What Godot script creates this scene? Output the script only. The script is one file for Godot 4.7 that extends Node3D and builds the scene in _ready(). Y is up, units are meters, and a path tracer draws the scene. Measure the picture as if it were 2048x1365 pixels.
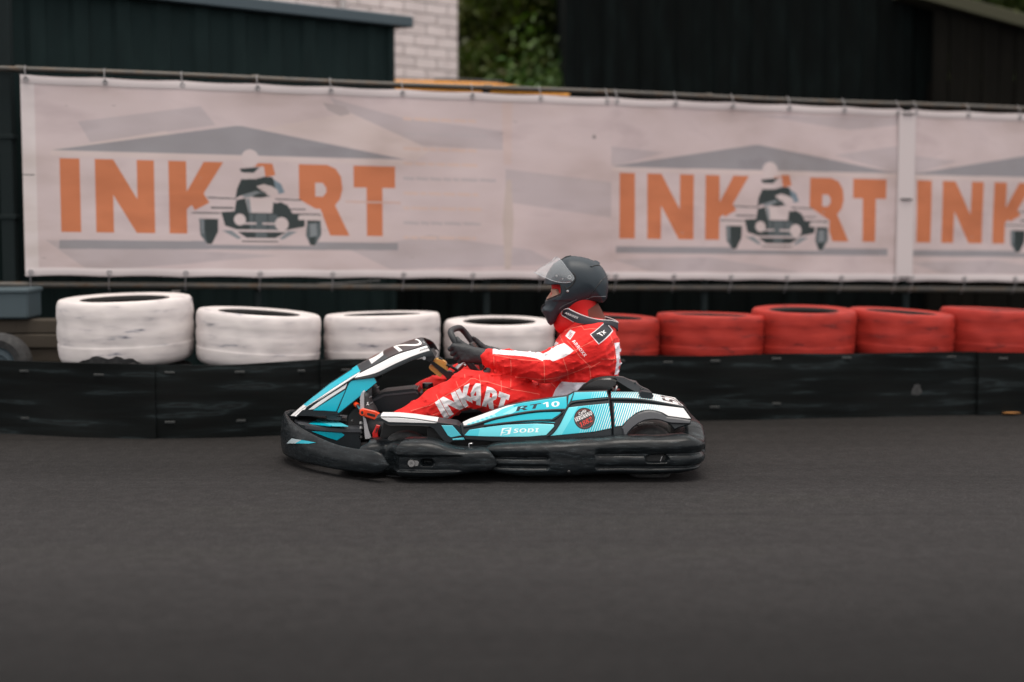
extends Node3D
# A rental kart passing a tyre wall and a fence of banners on an overcast day. Units are metres; the kart drives towards -x and its near side faces +z.

var used := {}
var M := {}
const ZC = -0.63        # the kart's middle plane
const FENCE_O = Vector3(-3.048, 0.8797, -2.32)
const FENCE_DIR = Vector3(0.96393, 0, -0.26615)
const FENCE_SLOPE = -0.0181

func _ready():
	var cam = Camera3D.new(); cam.name = "camera"
	cam.fov = 24.832; cam.near = 0.1; cam.far = 400.0
	var att = CameraAttributesPhysical.new()
	att.frustum_focal_length = 54.5; att.frustum_focus_distance = 7.58; att.exposure_aperture = 0.78
	att.frustum_near = 0.1; att.frustum_far = 400.0
	cam.attributes = att
	cam.position = Vector3(0, 1.31, 7.38); cam.rotation_degrees = Vector3(-4.932, 0, 0)
	add_child(cam); cam.current = true
	var env = Environment.new()
	env.background_mode = Environment.BG_SKY
	var sm = ProceduralSkyMaterial.new()
	sm.sky_top_color = Color(0.90, 0.885, 0.88); sm.sky_horizon_color = Color(0.83, 0.82, 0.82); sm.sky_curve = 0.25
	sm.ground_bottom_color = Color(0.12, 0.115, 0.11); sm.ground_horizon_color = Color(0.25, 0.24, 0.235)
	sm.sky_energy_multiplier = 1.0
	var sky = Sky.new(); sky.sky_material = sm; env.sky = sky
	env.background_energy_multiplier = 1.0
	env.tonemap_mode = Environment.TONE_MAPPER_LINEAR
	env.tonemap_exposure = 1.8
	env.sdfgi_enabled = true; env.ssao_enabled = true; env.ssil_enabled = true
	var we = WorldEnvironment.new(); we.name = "world_environment"; we.environment = env; add_child(we)
	var sun = DirectionalLight3D.new(); sun.name = "sun"
	sun.light_energy = 0.5; sun.light_angular_distance = 36.0; sun.light_color = Color(1.0, 0.965, 0.93); sun.shadow_enabled = true
	sun.rotation_degrees = Vector3(-78, 18, 0); add_child(sun)
	make_materials()
	build_ground()
	build_buildings()
	build_trees()
	build_fence()
	build_belt()
	build_tyres()
	build_kart()
	build_driver()

# ---------------------------------------------------------------- naming
func numbered(n: String, parent = null) -> String:
	var k = n if parent == null else str(parent.get_instance_id()) + n
	used[k] = used.get(k, -1) + 1
	return n if used[k] == 0 else "%s_%03d" % [n, used[k]]

func thing(called: String, label: String, category: String, at = Vector3.ZERO, group = "") -> Node3D:
	var o = Node3D.new(); o.name = numbered(called); o.position = at; add_child(o)
	o.set_meta("label", label); o.set_meta("category", category)
	if group: o.set_meta("group", group)
	return o

func world_of(n: Node3D) -> Vector3:
	var p = Vector3.ZERO; var q = n
	while q != self:
		p += q.position; q = q.get_parent()
	return p

# a part given in world coordinates
func part(called: String, mesh: Mesh, mat, parent: Node3D, label = "") -> MeshInstance3D:
	var m = MeshInstance3D.new(); m.name = numbered(called, parent); m.mesh = mesh
	if mat is Array:
		for i in mat.size(): mesh.surface_set_material(i, mat[i])
	else: m.material_override = mat
	parent.add_child(m); m.position = -world_of(parent)
	if label: m.set_meta("label", label)
	return m

func structure(called: String, mesh: Mesh, mat) -> MeshInstance3D:
	var m = part(called, mesh, mat, self); m.set_meta("kind", "structure"); return m

# ---------------------------------------------------------------- meshes
class MB:
	var v := PackedVector3Array()
	var n := PackedVector3Array()
	var uv := PackedVector2Array()
	var ix := PackedInt32Array()
	func vert(p: Vector3, nn: Vector3, t := Vector2.ZERO) -> int:
		v.append(p); n.append(nn); uv.append(t); return v.size() - 1
	func tri(a: int, b: int, c: int):
		var f = (v[c] - v[a]).cross(v[b] - v[a])
		if f.dot(n[a] + n[b] + n[c]) < 0.0: ix.append(a); ix.append(c); ix.append(b)
		else: ix.append(a); ix.append(b); ix.append(c)
	func quad(a: int, b: int, c: int, d: int):
		tri(a, b, c); tri(a, c, d)
	func face(pts: Array, nn: Vector3, uvs = []):
		var k = []
		for i in pts.size(): k.append(vert(pts[i], nn, uvs[i] if uvs.size() else Vector2.ZERO))
		for i in range(1, pts.size() - 1): tri(k[0], k[i], k[i + 1])
	func add(o, xf := Transform3D()):
		var b = v.size()
		var nb = xf.basis.inverse().transposed()
		var flip = xf.basis.determinant() < 0.0
		for i in o.v.size(): vert(xf * o.v[i], (nb * o.n[i]).normalized(), o.uv[i])
		for i in range(0, o.ix.size(), 3):
			ix.append(o.ix[i] + b)
			if flip: ix.append(o.ix[i + 2] + b); ix.append(o.ix[i + 1] + b)
			else: ix.append(o.ix[i + 1] + b); ix.append(o.ix[i + 2] + b)
		return self
	func into(am: ArrayMesh):
		var a = []; a.resize(Mesh.ARRAY_MAX)
		a[Mesh.ARRAY_VERTEX] = v; a[Mesh.ARRAY_NORMAL] = n; a[Mesh.ARRAY_TEX_UV] = uv; a[Mesh.ARRAY_INDEX] = ix
		am.add_surface_from_arrays(Mesh.PRIMITIVE_TRIANGLES, a)
		return am
	func mesh() -> ArrayMesh:
		return into(ArrayMesh.new())
	# a smooth surface through rows of points
	func grid(rows: Array, wrap_u := false, wrap_v := false, hint := Vector3.ZERO, uvs = null):
		var m = rows.size(); var w = rows[0].size(); var b = v.size(); var s = 0.0
		var mid = Vector3.ZERO
		for r in rows:
			for p in r: mid += p
		mid /= float(m * w)
		for i in m:
			for j in w:
				var i0 = (i - 1 + m) % m if wrap_v else maxi(i - 1, 0)
				var i1 = (i + 1) % m if wrap_v else mini(i + 1, m - 1)
				var j0 = (j - 1 + w) % w if wrap_u else maxi(j - 1, 0)
				var j1 = (j + 1) % w if wrap_u else mini(j + 1, w - 1)
				var du = rows[i][j1] - rows[i][j0]; var dv = rows[i1][j] - rows[i0][j]
				var nn = du.cross(dv)
				if nn.length_squared() < 1e-14:
					var ia = i0 if i == m - 1 else i1
					nn = (rows[ia][j1] - rows[ia][j0]).cross(dv)
				nn = nn.normalized()
				s += nn.dot(hint) if hint != Vector3.ZERO else nn.dot(rows[i][j] - mid)
				vert(rows[i][j], nn, uvs[i][j] if uvs != null else Vector2(float(j) / maxf(w - 1, 1), float(i) / maxf(m - 1, 1)))
		if s < 0.0:
			for i in range(b, v.size()): n[i] = -n[i]
		for i in (m if wrap_v else m - 1):
			for j in (w if wrap_u else w - 1):
				var ii = (i + 1) % m; var jj = (j + 1) % w
				var q0 = b + i * w + j; var q1 = b + i * w + jj; var q2 = b + ii * w + jj; var q3 = b + ii * w + j
				quad(q0, q1, q2, q3)
		return self
	# a grid with thickness: outer face, inner face and rims
	func shell(rows: Array, thick: float, hint: Vector3, uvs = null):
		var b = v.size(); var m = rows.size(); var w = rows[0].size()
		grid(rows, false, false, hint, uvs)
		var inner = []
		for i in m:
			var r = PackedVector3Array()
			for j in w: r.append(rows[i][j] - n[b + i * w + j] * thick)
			inner.append(r)
		grid(inner, false, false, -hint, uvs)
		for e in 4:
			var o = PackedVector3Array(); var q = PackedVector3Array(); var t = []
			if e < 2:
				var i = 0 if e == 0 else m - 1
				for j in w: o.append(rows[i][j]); q.append(inner[i][j]); t.append(uvs[i][j] if uvs != null else Vector2.ZERO)
			else:
				var j = 0 if e == 2 else w - 1
				for i in m: o.append(rows[i][j]); q.append(inner[i][j]); t.append(uvs[i][j] if uvs != null else Vector2.ZERO)
			var out = Vector3.ZERO
			var ci = rows[m / 2][w / 2]
			for p in o: out += p - ci
			grid([o, q], false, false, out, [t, t])
		return self
	func tube(path: PackedVector3Array, r, sides := 10, closed := false, caps := true):
		var rows = []; var k = path.size()
		var up = Vector3.UP
		var t0 = (path[1] - path[0]).normalized()
		if absf(t0.dot(up)) > 0.9: up = Vector3.RIGHT
		var side = t0.cross(up).normalized()
		for i in k:
			var a = path[(i - 1 + k) % k] if closed else path[maxi(i - 1, 0)]
			var c = path[(i + 1) % k] if closed else path[mini(i + 1, k - 1)]
			var t = (c - a).normalized()
			side = (side - t * side.dot(t)).normalized()
			var u2 = t.cross(side)
			var rr = r[i] if r is Array or r is PackedFloat32Array else r
			var row = PackedVector3Array()
			for s in sides:
				var an = TAU * s / sides
				row.append(path[i] + (side * cos(an) + u2 * sin(an)) * rr)
			rows.append(row)
		grid(rows, true, closed)
		if not closed and caps:
			face(Array(rows[0]), (path[0] - path[1]).normalized())
			face(Array(rows[k - 1]), (path[k - 1] - path[k - 2]).normalized())
		return self
	# profile of (radius, height) turned about y; corners sharper than 35 degrees stay sharp
	func lathe(prof: PackedVector2Array, seg := 32):
		var groups = []; var cur = [prof[0]]
		for i in range(1, prof.size()):
			cur.append(prof[i])
			if i < prof.size() - 1:
				var a = (prof[i] - prof[i - 1]).angle_to(prof[i + 1] - prof[i])
				if absf(a) > 0.6: groups.append(cur); cur = [prof[i]]
		groups.append(cur)
		var area = 0.0
		for i in prof.size():
			area += prof[i].cross(prof[(i + 1) % prof.size()])
		for g in groups:
			var rows = []
			for p in g:
				var row = PackedVector3Array()
				for s in seg + 1:
					var an = TAU * s / seg
					row.append(Vector3(p.x * cos(an), p.y, p.x * sin(an)))
				rows.append(row)
			var b = v.size()
			grid(rows)
			# outward: to the right of the way along the profile when it runs counter-clockwise
			var mid = int(g.size() / 2)
			var d = g[mid] - g[maxi(mid - 1, 0)] if mid > 0 else g[1] - g[0]
			var o2 = Vector2(d.y, -d.x) * signf(area)
			var base = b + mid * (seg + 1)
			if n[base].dot(Vector3(o2.x, o2.y, 0)) < 0.0:
				for i in range(b, v.size()): n[i] = -n[i]
				var start = ix.size() - (g.size() - 1) * seg * 6
				for i in range(start, ix.size(), 3):
					var t = ix[i + 1]; ix[i + 1] = ix[i + 2]; ix[i + 2] = t
		return self

static func area2(p: PackedVector2Array) -> float:
	var s = 0.0
	for i in p.size(): s += p[i].cross(p[(i + 1) % p.size()])
	return s * 0.5

static func ccw(p: PackedVector2Array) -> PackedVector2Array:
	if area2(p) < 0.0:
		var q = p.duplicate(); q.reverse(); return q
	return p

static func inset(p: PackedVector2Array, d: float) -> PackedVector2Array:
	var o = PackedVector2Array(); var k = p.size()
	for i in k:
		var e0 = (p[i] - p[(i - 1 + k) % k]).normalized(); var e1 = (p[(i + 1) % k] - p[i]).normalized()
		var n0 = Vector2(-e0.y, e0.x); var n1 = Vector2(-e1.y, e1.x)
		var b = n0 + n1
		var l = maxf(b.length_squared() * 0.5, 0.35)
		o.append(p[i] + b / l * d)
	return o

static func smooth_poly(p: PackedVector2Array, per := 3, closed := true) -> PackedVector2Array:
	var o = PackedVector2Array(); var k = p.size()
	for i in (k if closed else k - 1):
		var a = p[(i - 1 + k) % k] if closed else p[maxi(i - 1, 0)]
		var d = p[(i + 2) % k] if closed else p[mini(i + 2, k - 1)]
		for s in per: o.append(p[i].cubic_interpolate(p[(i + 1) % k], a, d, float(s) / per))
	if not closed: o.append(p[k - 1])
	return o

static func smooth_path(p: PackedVector3Array, per := 4, closed := false) -> PackedVector3Array:
	var o = PackedVector3Array(); var k = p.size()
	for i in (k if closed else k - 1):
		var a = p[(i - 1 + k) % k] if closed else p[maxi(i - 1, 0)]
		var d = p[(i + 2) % k] if closed else p[mini(i + 2, k - 1)]
		for s in per: o.append(p[i].cubic_interpolate(p[(i + 1) % k], a, d, float(s) / per))
	if not closed: o.append(p[k - 1])
	return o

# corners cut round
static func rounded(p: PackedVector2Array, r: float, seg := 3) -> PackedVector2Array:
	var o = PackedVector2Array(); var k = p.size()
	for i in k:
		var a = p[(i - 1 + k) % k]; var c = p[(i + 1) % k]
		var da = a - p[i]; var dc = c - p[i]
		var q = minf(r, minf(da.length(), dc.length()) * 0.45)
		var s = p[i] + da.normalized() * q; var e = p[i] + dc.normalized() * q
		for t in seg + 1:
			var f = float(t) / seg
			o.append(s.lerp(p[i], f).lerp(p[i].lerp(e, f), f))
	return o

# prism over a polygon in x, y, from z0 (back) to z1 (front), its edges bevelled
static func prism(poly: PackedVector2Array, z0: float, z1: float, bevel := 0.0) -> MB:
	var mb = MB.new(); var p = ccw(poly); var k = p.size()
	var q = inset(p, bevel) if bevel > 0.0 else p
	var tr = Geometry2D.triangulate_polygon(q)
	if tr.is_empty(): q = p; tr = Geometry2D.triangulate_polygon(p)
	for side in 2:
		var z = z1 if side == 0 else z0
		var nn = Vector3(0, 0, 1 if side == 0 else -1)
		var b = mb.v.size()
		for t in q: mb.vert(Vector3(t.x, t.y, z), nn, t)
		for i in range(0, tr.size(), 3): mb.tri(b + tr[i], b + tr[i + 1], b + tr[i + 2])
	for i in k:
		var j = (i + 1) % k
		var e = (p[j] - p[i]).normalized(); var nn = Vector3(e.y, -e.x, 0)
		mb.face([Vector3(p[i].x, p[i].y, z0 + bevel), Vector3(p[j].x, p[j].y, z0 + bevel), Vector3(p[j].x, p[j].y, z1 - bevel), Vector3(p[i].x, p[i].y, z1 - bevel)], nn, [p[i], p[j], p[j], p[i]])
		if bevel > 0.0:
			mb.face([Vector3(p[i].x, p[i].y, z1 - bevel), Vector3(p[j].x, p[j].y, z1 - bevel), Vector3(q[j].x, q[j].y, z1), Vector3(q[i].x, q[i].y, z1)], (nn + Vector3(0, 0, 1)).normalized(), [p[i], p[j], q[j], q[i]])
			mb.face([Vector3(p[i].x, p[i].y, z0 + bevel), Vector3(p[j].x, p[j].y, z0 + bevel), Vector3(q[j].x, q[j].y, z0), Vector3(q[i].x, q[i].y, z0)], (nn + Vector3(0, 0, -1)).normalized(), [p[i], p[j], q[j], q[i]])
	return mb

static func boxm(size: Vector3, bevel := 0.004) -> MB:
	var h = size * 0.5; var c = minf(bevel, minf(h.x, h.y) * 0.9)
	var p = PackedVector2Array([Vector2(-h.x + c, -h.y), Vector2(h.x - c, -h.y), Vector2(h.x, -h.y + c), Vector2(h.x, h.y - c), Vector2(h.x - c, h.y), Vector2(-h.x + c, h.y), Vector2(-h.x, h.y - c), Vector2(-h.x, -h.y + c)])
	return prism(p, -h.z, h.z, minf(c, h.z * 0.9))

# a curved plate: a polygon in x, y laid on the surface z = zf(x, y), with a bevelled edge and thickness
static func sheet(poly: PackedVector2Array, zf: Callable, lift := 0.0, thick := 0.01, bevel := 0.002, step := 0.05) -> MB:
	var mb = MB.new(); var p = ccw(poly)
	var q = inset(p, bevel)
	if Geometry2D.triangulate_polygon(q).is_empty(): q = p
	var lo = p[0]; var hi = p[0]
	for t in p: lo = lo.min(t); hi = hi.max(t)
	var nrm = func(t: Vector2) -> Vector3:
		var e = 0.004
		return Vector3(-(zf.call(t.x + e, t.y) - zf.call(t.x - e, t.y)) / (2 * e), -(zf.call(t.x, t.y + e) - zf.call(t.x, t.y - e)) / (2 * e), 1.0).normalized()
	var cx = int(ceil((hi.x - lo.x) / step)); var cy = int(ceil((hi.y - lo.y) / step))
	for a in cx:
		for b in cy:
			var c = lo + Vector2(a, b) * step; var d = c + Vector2(step, step)
			var cell = PackedVector2Array([c, Vector2(d.x, c.y), d, Vector2(c.x, d.y)])
			for g in Geometry2D.intersect_polygons(q, cell):
				if Geometry2D.is_polygon_clockwise(g) and absf(area2(g)) < 1e-9: continue
				var tr = Geometry2D.triangulate_polygon(g)
				var s = mb.v.size()
				for t in g: mb.vert(Vector3(t.x, t.y, zf.call(t.x, t.y) + lift), nrm.call(t), t)
				for i in range(0, tr.size(), 3): mb.tri(s + tr[i], s + tr[i + 1], s + tr[i + 2])
	var k = p.size()
	for i in k:
		var j = (i + 1) % k
		var e = (p[j] - p[i]).normalized(); var nn = Vector3(e.y, -e.x, 0)
		var cut = maxi(1, int((p[j] - p[i]).length() / step))
		for s in cut:
			var f0 = float(s) / cut; var f1 = float(s + 1) / cut
			var a = p[i].lerp(p[j], f0); var b = p[i].lerp(p[j], f1); var a2 = q[i].lerp(q[j], f0); var b2 = q[i].lerp(q[j], f1)
			var za = zf.call(a.x, a.y) + lift; var zb = zf.call(b.x, b.y) + lift
			mb.face([Vector3(a.x, a.y, za - bevel), Vector3(b.x, b.y, zb - bevel), Vector3(b2.x, b2.y, zf.call(b2.x, b2.y) + lift), Vector3(a2.x, a2.y, zf.call(a2.x, a2.y) + lift)], (nn + Vector3(0, 0, 1)).normalized(), [a, b, b2, a2])
			mb.face([Vector3(a.x, a.y, za - thick), Vector3(b.x, b.y, zb - thick), Vector3(b.x, b.y, zb - bevel), Vector3(a.x, a.y, za - bevel)], nn, [a, b, b, a])
	return mb

static func mirrored(m: MB, zc := ZC) -> MB:
	return MB.new().add(m, Transform3D(Basis.from_scale(Vector3(1, 1, -1)), Vector3(0, 0, 2 * zc)))

static func ball(c: Vector3, r: Vector3, seg := 16, rings := 10) -> MB:
	var mb = MB.new()
	for i in rings + 1:
		var t = PI * i / rings
		for j in seg + 1:
			var f = TAU * j / seg
			var d = Vector3(sin(t) * cos(f), cos(t), sin(t) * sin(f))
			mb.vert(c + d * r, (d / r).normalized(), Vector2(float(j) / seg, float(i) / rings))
	for i in rings:
		for j in seg:
			var a = i * (seg + 1) + j
			mb.quad(a, a + 1, a + seg + 2, a + seg + 1)
	return mb

# ---------------------------------------------------------------- fields: smooth bodies from tapered bones
class Field:
	var lo: Vector3
	var cell: float
	var nx: int
	var ny: int
	var nz: int
	var f := PackedFloat32Array()
	func _init(a: Vector3, b: Vector3, c: float):
		lo = a; cell = c
		nx = int((b.x - a.x) / c) + 2; ny = int((b.y - a.y) / c) + 2; nz = int((b.z - a.z) / c) + 2
		f.resize(nx * ny * nz); f.fill(1.0)
	func bone(a: Vector3, b: Vector3, ra: float, rb: float, k := 0.03, flat := Vector3.ONE):
		var r = maxf(ra, rb) + k + cell * 3.0
		var p0 = (a.min(b) - Vector3.ONE * r - lo) / cell; var p1 = (a.max(b) + Vector3.ONE * r - lo) / cell
		var ab = (b - a) * flat; var l2 = maxf(ab.length_squared(), 1e-9)
		for z in range(maxi(0, int(p0.z)), mini(nz, int(p1.z) + 1)):
			for y in range(maxi(0, int(p0.y)), mini(ny, int(p1.y) + 1)):
				var i = (z * ny + y) * nx
				for x in range(maxi(0, int(p0.x)), mini(nx, int(p1.x) + 1)):
					var q = (lo + Vector3(x, y, z) * cell - a) * flat
					var h = clampf(q.dot(ab) / l2, 0.0, 1.0)
					var d = (q - ab * h).length() - lerpf(ra, rb, h)
					var e = f[i + x]
					var m = maxf(k - absf(d - e), 0.0) / k
					f[i + x] = minf(d, e) - m * m * k * 0.25
	func wrinkle(fn: Callable, band := 0.03):
		for z in nz:
			for y in ny:
				var i = (z * ny + y) * nx
				for x in nx:
					if absf(f[i + x]) < band: f[i + x] += fn.call(lo + Vector3(x, y, z) * cell)
	func mesh() -> MB:
		var mb = MB.new(); var ids := {}
		var sx = 1; var sy = nx; var sz = nx * ny
		var off = [0, sx, sy, sx + sy, sz, sx + sz, sy + sz, sx + sy + sz]
		var ed = [[0, 1], [2, 3], [4, 5], [6, 7], [0, 2], [1, 3], [4, 6], [5, 7], [0, 4], [1, 5], [2, 6], [3, 7]]
		for z in nz - 1:
			for y in ny - 1:
				var row = (z * ny + y) * nx
				for x in nx - 1:
					var i = row + x
					var s = f[i] < 0.0
					if (f[i + 1] < 0.0) == s and (f[i + sy] < 0.0) == s and (f[i + sy + 1] < 0.0) == s and (f[i + sz] < 0.0) == s and (f[i + sz + 1] < 0.0) == s and (f[i + sz + sy] < 0.0) == s and (f[i + sz + sy + 1] < 0.0) == s: continue
					var p = Vector3.ZERO; var c = 0
					for e in ed:
						var a = f[i + off[e[0]]]; var b = f[i + off[e[1]]]
						if (a < 0.0) != (b < 0.0):
							var t = a / (a - b)
							var pa = Vector3(e[0] & 1, (e[0] >> 1) & 1, e[0] >> 2); var pb = Vector3(e[1] & 1, (e[1] >> 1) & 1, e[1] >> 2)
							p += pa.lerp(pb, t); c += 1
					p /= c
					var g = Vector3(f[i + 1] - f[i] + f[i + sy + 1] - f[i + sy] + f[i + sz + 1] - f[i + sz] + f[i + sy + sz + 1] - f[i + sy + sz],
						f[i + sy] - f[i] + f[i + sy + 1] - f[i + 1] + f[i + sz + sy] - f[i + sz] + f[i + sy + sz + 1] - f[i + sz + 1],
						f[i + sz] - f[i] + f[i + sz + 1] - f[i + 1] + f[i + sz + sy] - f[i + sy] + f[i + sy + sz + 1] - f[i + sy + 1])
					var w = lo + (Vector3(x, y, z) + p) * cell
					ids[i] = mb.vert(w, g.normalized(), Vector2(w.x, w.y))
		for i in ids:
			var s = f[i] < 0.0
			# edges that leave this cell's low corner: each is shared by four cells
			for ax in 3:
				var st = [sx, sy, sz][ax]; var u = [sy, sz, sx][ax]; var w = [sz, sx, sy][ax]
				if (f[i + st] < 0.0) == s: continue
				if ids.has(i - u) and ids.has(i - w) and ids.has(i - u - w): mb.quad(ids[i], ids[i - u], ids[i - u - w], ids[i - w])
		# normals from the faces, smoother than the field's
		var acc = PackedVector3Array(); acc.resize(mb.v.size())
		for t in range(0, mb.ix.size(), 3):
			var a = mb.ix[t]; var b = mb.ix[t + 1]; var c = mb.ix[t + 2]
			var fn = (mb.v[c] - mb.v[a]).cross(mb.v[b] - mb.v[a])
			acc[a] += fn; acc[b] += fn; acc[c] += fn
		for j in acc.size():
			if acc[j].length_squared() > 0.0: mb.n[j] = acc[j].normalized()
		return mb

# ---------------------------------------------------------------- prints: flat artwork rastered in metres
class Print:
	var im: Image
	var o: Vector2
	var s: float
	var w: int
	var h: int
	func _init(lo: Vector2, hi: Vector2, width: int, col: Color):
		o = lo; s = width / (hi.x - lo.x); w = width; h = int(round((hi.y - lo.y) * s))
		im = Image.create(w, h, false, Image.FORMAT_RGB8); im.fill(col)
	func uv(p: Vector2) -> Vector2:
		return Vector2((p.x - o.x) * s / w, 1.0 - (p.y - o.y) * s / h)
	func poly(pts: PackedVector2Array, col: Color):
		var q = PackedVector2Array(); var y0 = 1e9; var y1 = -1e9
		for p in pts:
			var t = Vector2((p.x - o.x) * s, h - (p.y - o.y) * s); q.append(t); y0 = minf(y0, t.y); y1 = maxf(y1, t.y)
		for y in range(maxi(0, int(y0)), mini(h, int(y1) + 1)):
			var yy = y + 0.5; var xs = []
			for i in q.size():
				var a = q[i]; var b = q[(i + 1) % q.size()]
				if (a.y <= yy) != (b.y <= yy): xs.append(a.x + (yy - a.y) / (b.y - a.y) * (b.x - a.x))
			xs.sort()
			for i in range(0, xs.size() - 1, 2):
				var xa = clampi(int(round(xs[i])), 0, w); var xb = clampi(int(round(xs[i + 1])), 0, w)
				if xb > xa: im.fill_rect(Rect2i(xa, y, xb - xa, 1), col)
	func line(pts: PackedVector2Array, width: float, col: Color):
		for i in pts.size() - 1:
			var d = (pts[i + 1] - pts[i]).normalized() * width * 0.5; var c = Vector2(-d.y, d.x)
			poly(PackedVector2Array([pts[i] - d * 0.5 + c, pts[i + 1] + d * 0.5 + c, pts[i + 1] + d * 0.5 - c, pts[i] - d * 0.5 - c]), col)
	func disc(c: Vector2, r: float, col: Color):
		var p = PackedVector2Array()
		for i in 40: p.append(c + Vector2(cos(TAU * i / 40), sin(TAU * i / 40)) * r)
		poly(p, col)
	# triangles of lettering in a unit square, laid into the quadrilateral tl, tr, br, bl
	func letters(tris: PackedVector2Array, q: PackedVector2Array, col: Color):
		for i in range(0, tris.size(), 3):
			var t = PackedVector2Array()
			for k in 3:
				var p = tris[i + k]
				t.append(q[3].lerp(q[2], p.x).lerp(q[0].lerp(q[1], p.x), p.y))
			poly(t, col)
	func texture() -> ImageTexture:
		return ImageTexture.create_from_image(im)

# lettering as triangles scaled to fill the unit square
func lettering(txt: String, family := "Droid Sans", weight := 700) -> PackedVector2Array:
	var t = TextMesh.new(); var f = SystemFont.new(); f.font_names = PackedStringArray([family]); f.font_weight = weight
	t.font = f; t.font_size = 48; t.pixel_size = 0.01; t.depth = 0.02; t.curve_step = 1.0; t.text = txt
	var a = t.get_mesh_arrays(); var out = PackedVector2Array()
	var vs = a[Mesh.ARRAY_VERTEX]; var ns = a[Mesh.ARRAY_NORMAL]; var ids = a[Mesh.ARRAY_INDEX]
	var lo = Vector2(1e9, 1e9); var hi = -lo
	for i in range(0, ids.size(), 3):
		if ns[ids[i]].z < 0.5: continue
		for k in 3:
			var p = Vector2(vs[ids[i + k]].x, vs[ids[i + k]].y); out.append(p); lo = lo.min(p); hi = hi.max(p)
	for i in out.size(): out[i] = (out[i] - lo) / (hi - lo)
	return out

# ---------------------------------------------------------------- materials
func lin(r: float, g: float, b: float, a := 1.0) -> Color:
	var c = Color(r, g, b).linear_to_srgb(); c.a = a; return c

func std(c: Color, rough := 0.6, metal := 0.0) -> StandardMaterial3D:
	var m = StandardMaterial3D.new(); m.albedo_color = c; m.roughness = rough; m.metallic = metal
	m.cull_mode = BaseMaterial3D.CULL_DISABLED
	return m

func noise(freq: float, octaves := 4, kind = FastNoiseLite.TYPE_SIMPLEX_SMOOTH, sd := 1) -> FastNoiseLite:
	var n = FastNoiseLite.new(); n.seed = sd; n.noise_type = kind; n.frequency = freq; n.fractal_octaves = octaves
	return n

func ramp(stops: Array) -> Gradient:
	var g = Gradient.new(); var o = PackedFloat32Array(); var c = PackedColorArray()
	for s in stops: o.append(s[0]); c.append(s[1])
	g.offsets = o; g.colors = c; return g

func ntex(n: FastNoiseLite, size: int, g: Gradient = null, normal := 0.0) -> NoiseTexture2D:
	var t = NoiseTexture2D.new(); t.width = size; t.height = size; t.seamless = true; t.noise = n
	if g: t.color_ramp = g
	if normal > 0.0: t.as_normal_map = true; t.bump_strength = normal
	return t

func grey(v: float) -> Color: return lin(v, v, v)

func tri(m: StandardMaterial3D, scale: Vector3, world := true):
	m.uv1_triplanar = true; m.uv1_world_triplanar = world; m.uv1_scale = scale; m.uv1_triplanar_sharpness = 4.0
	return m

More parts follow.
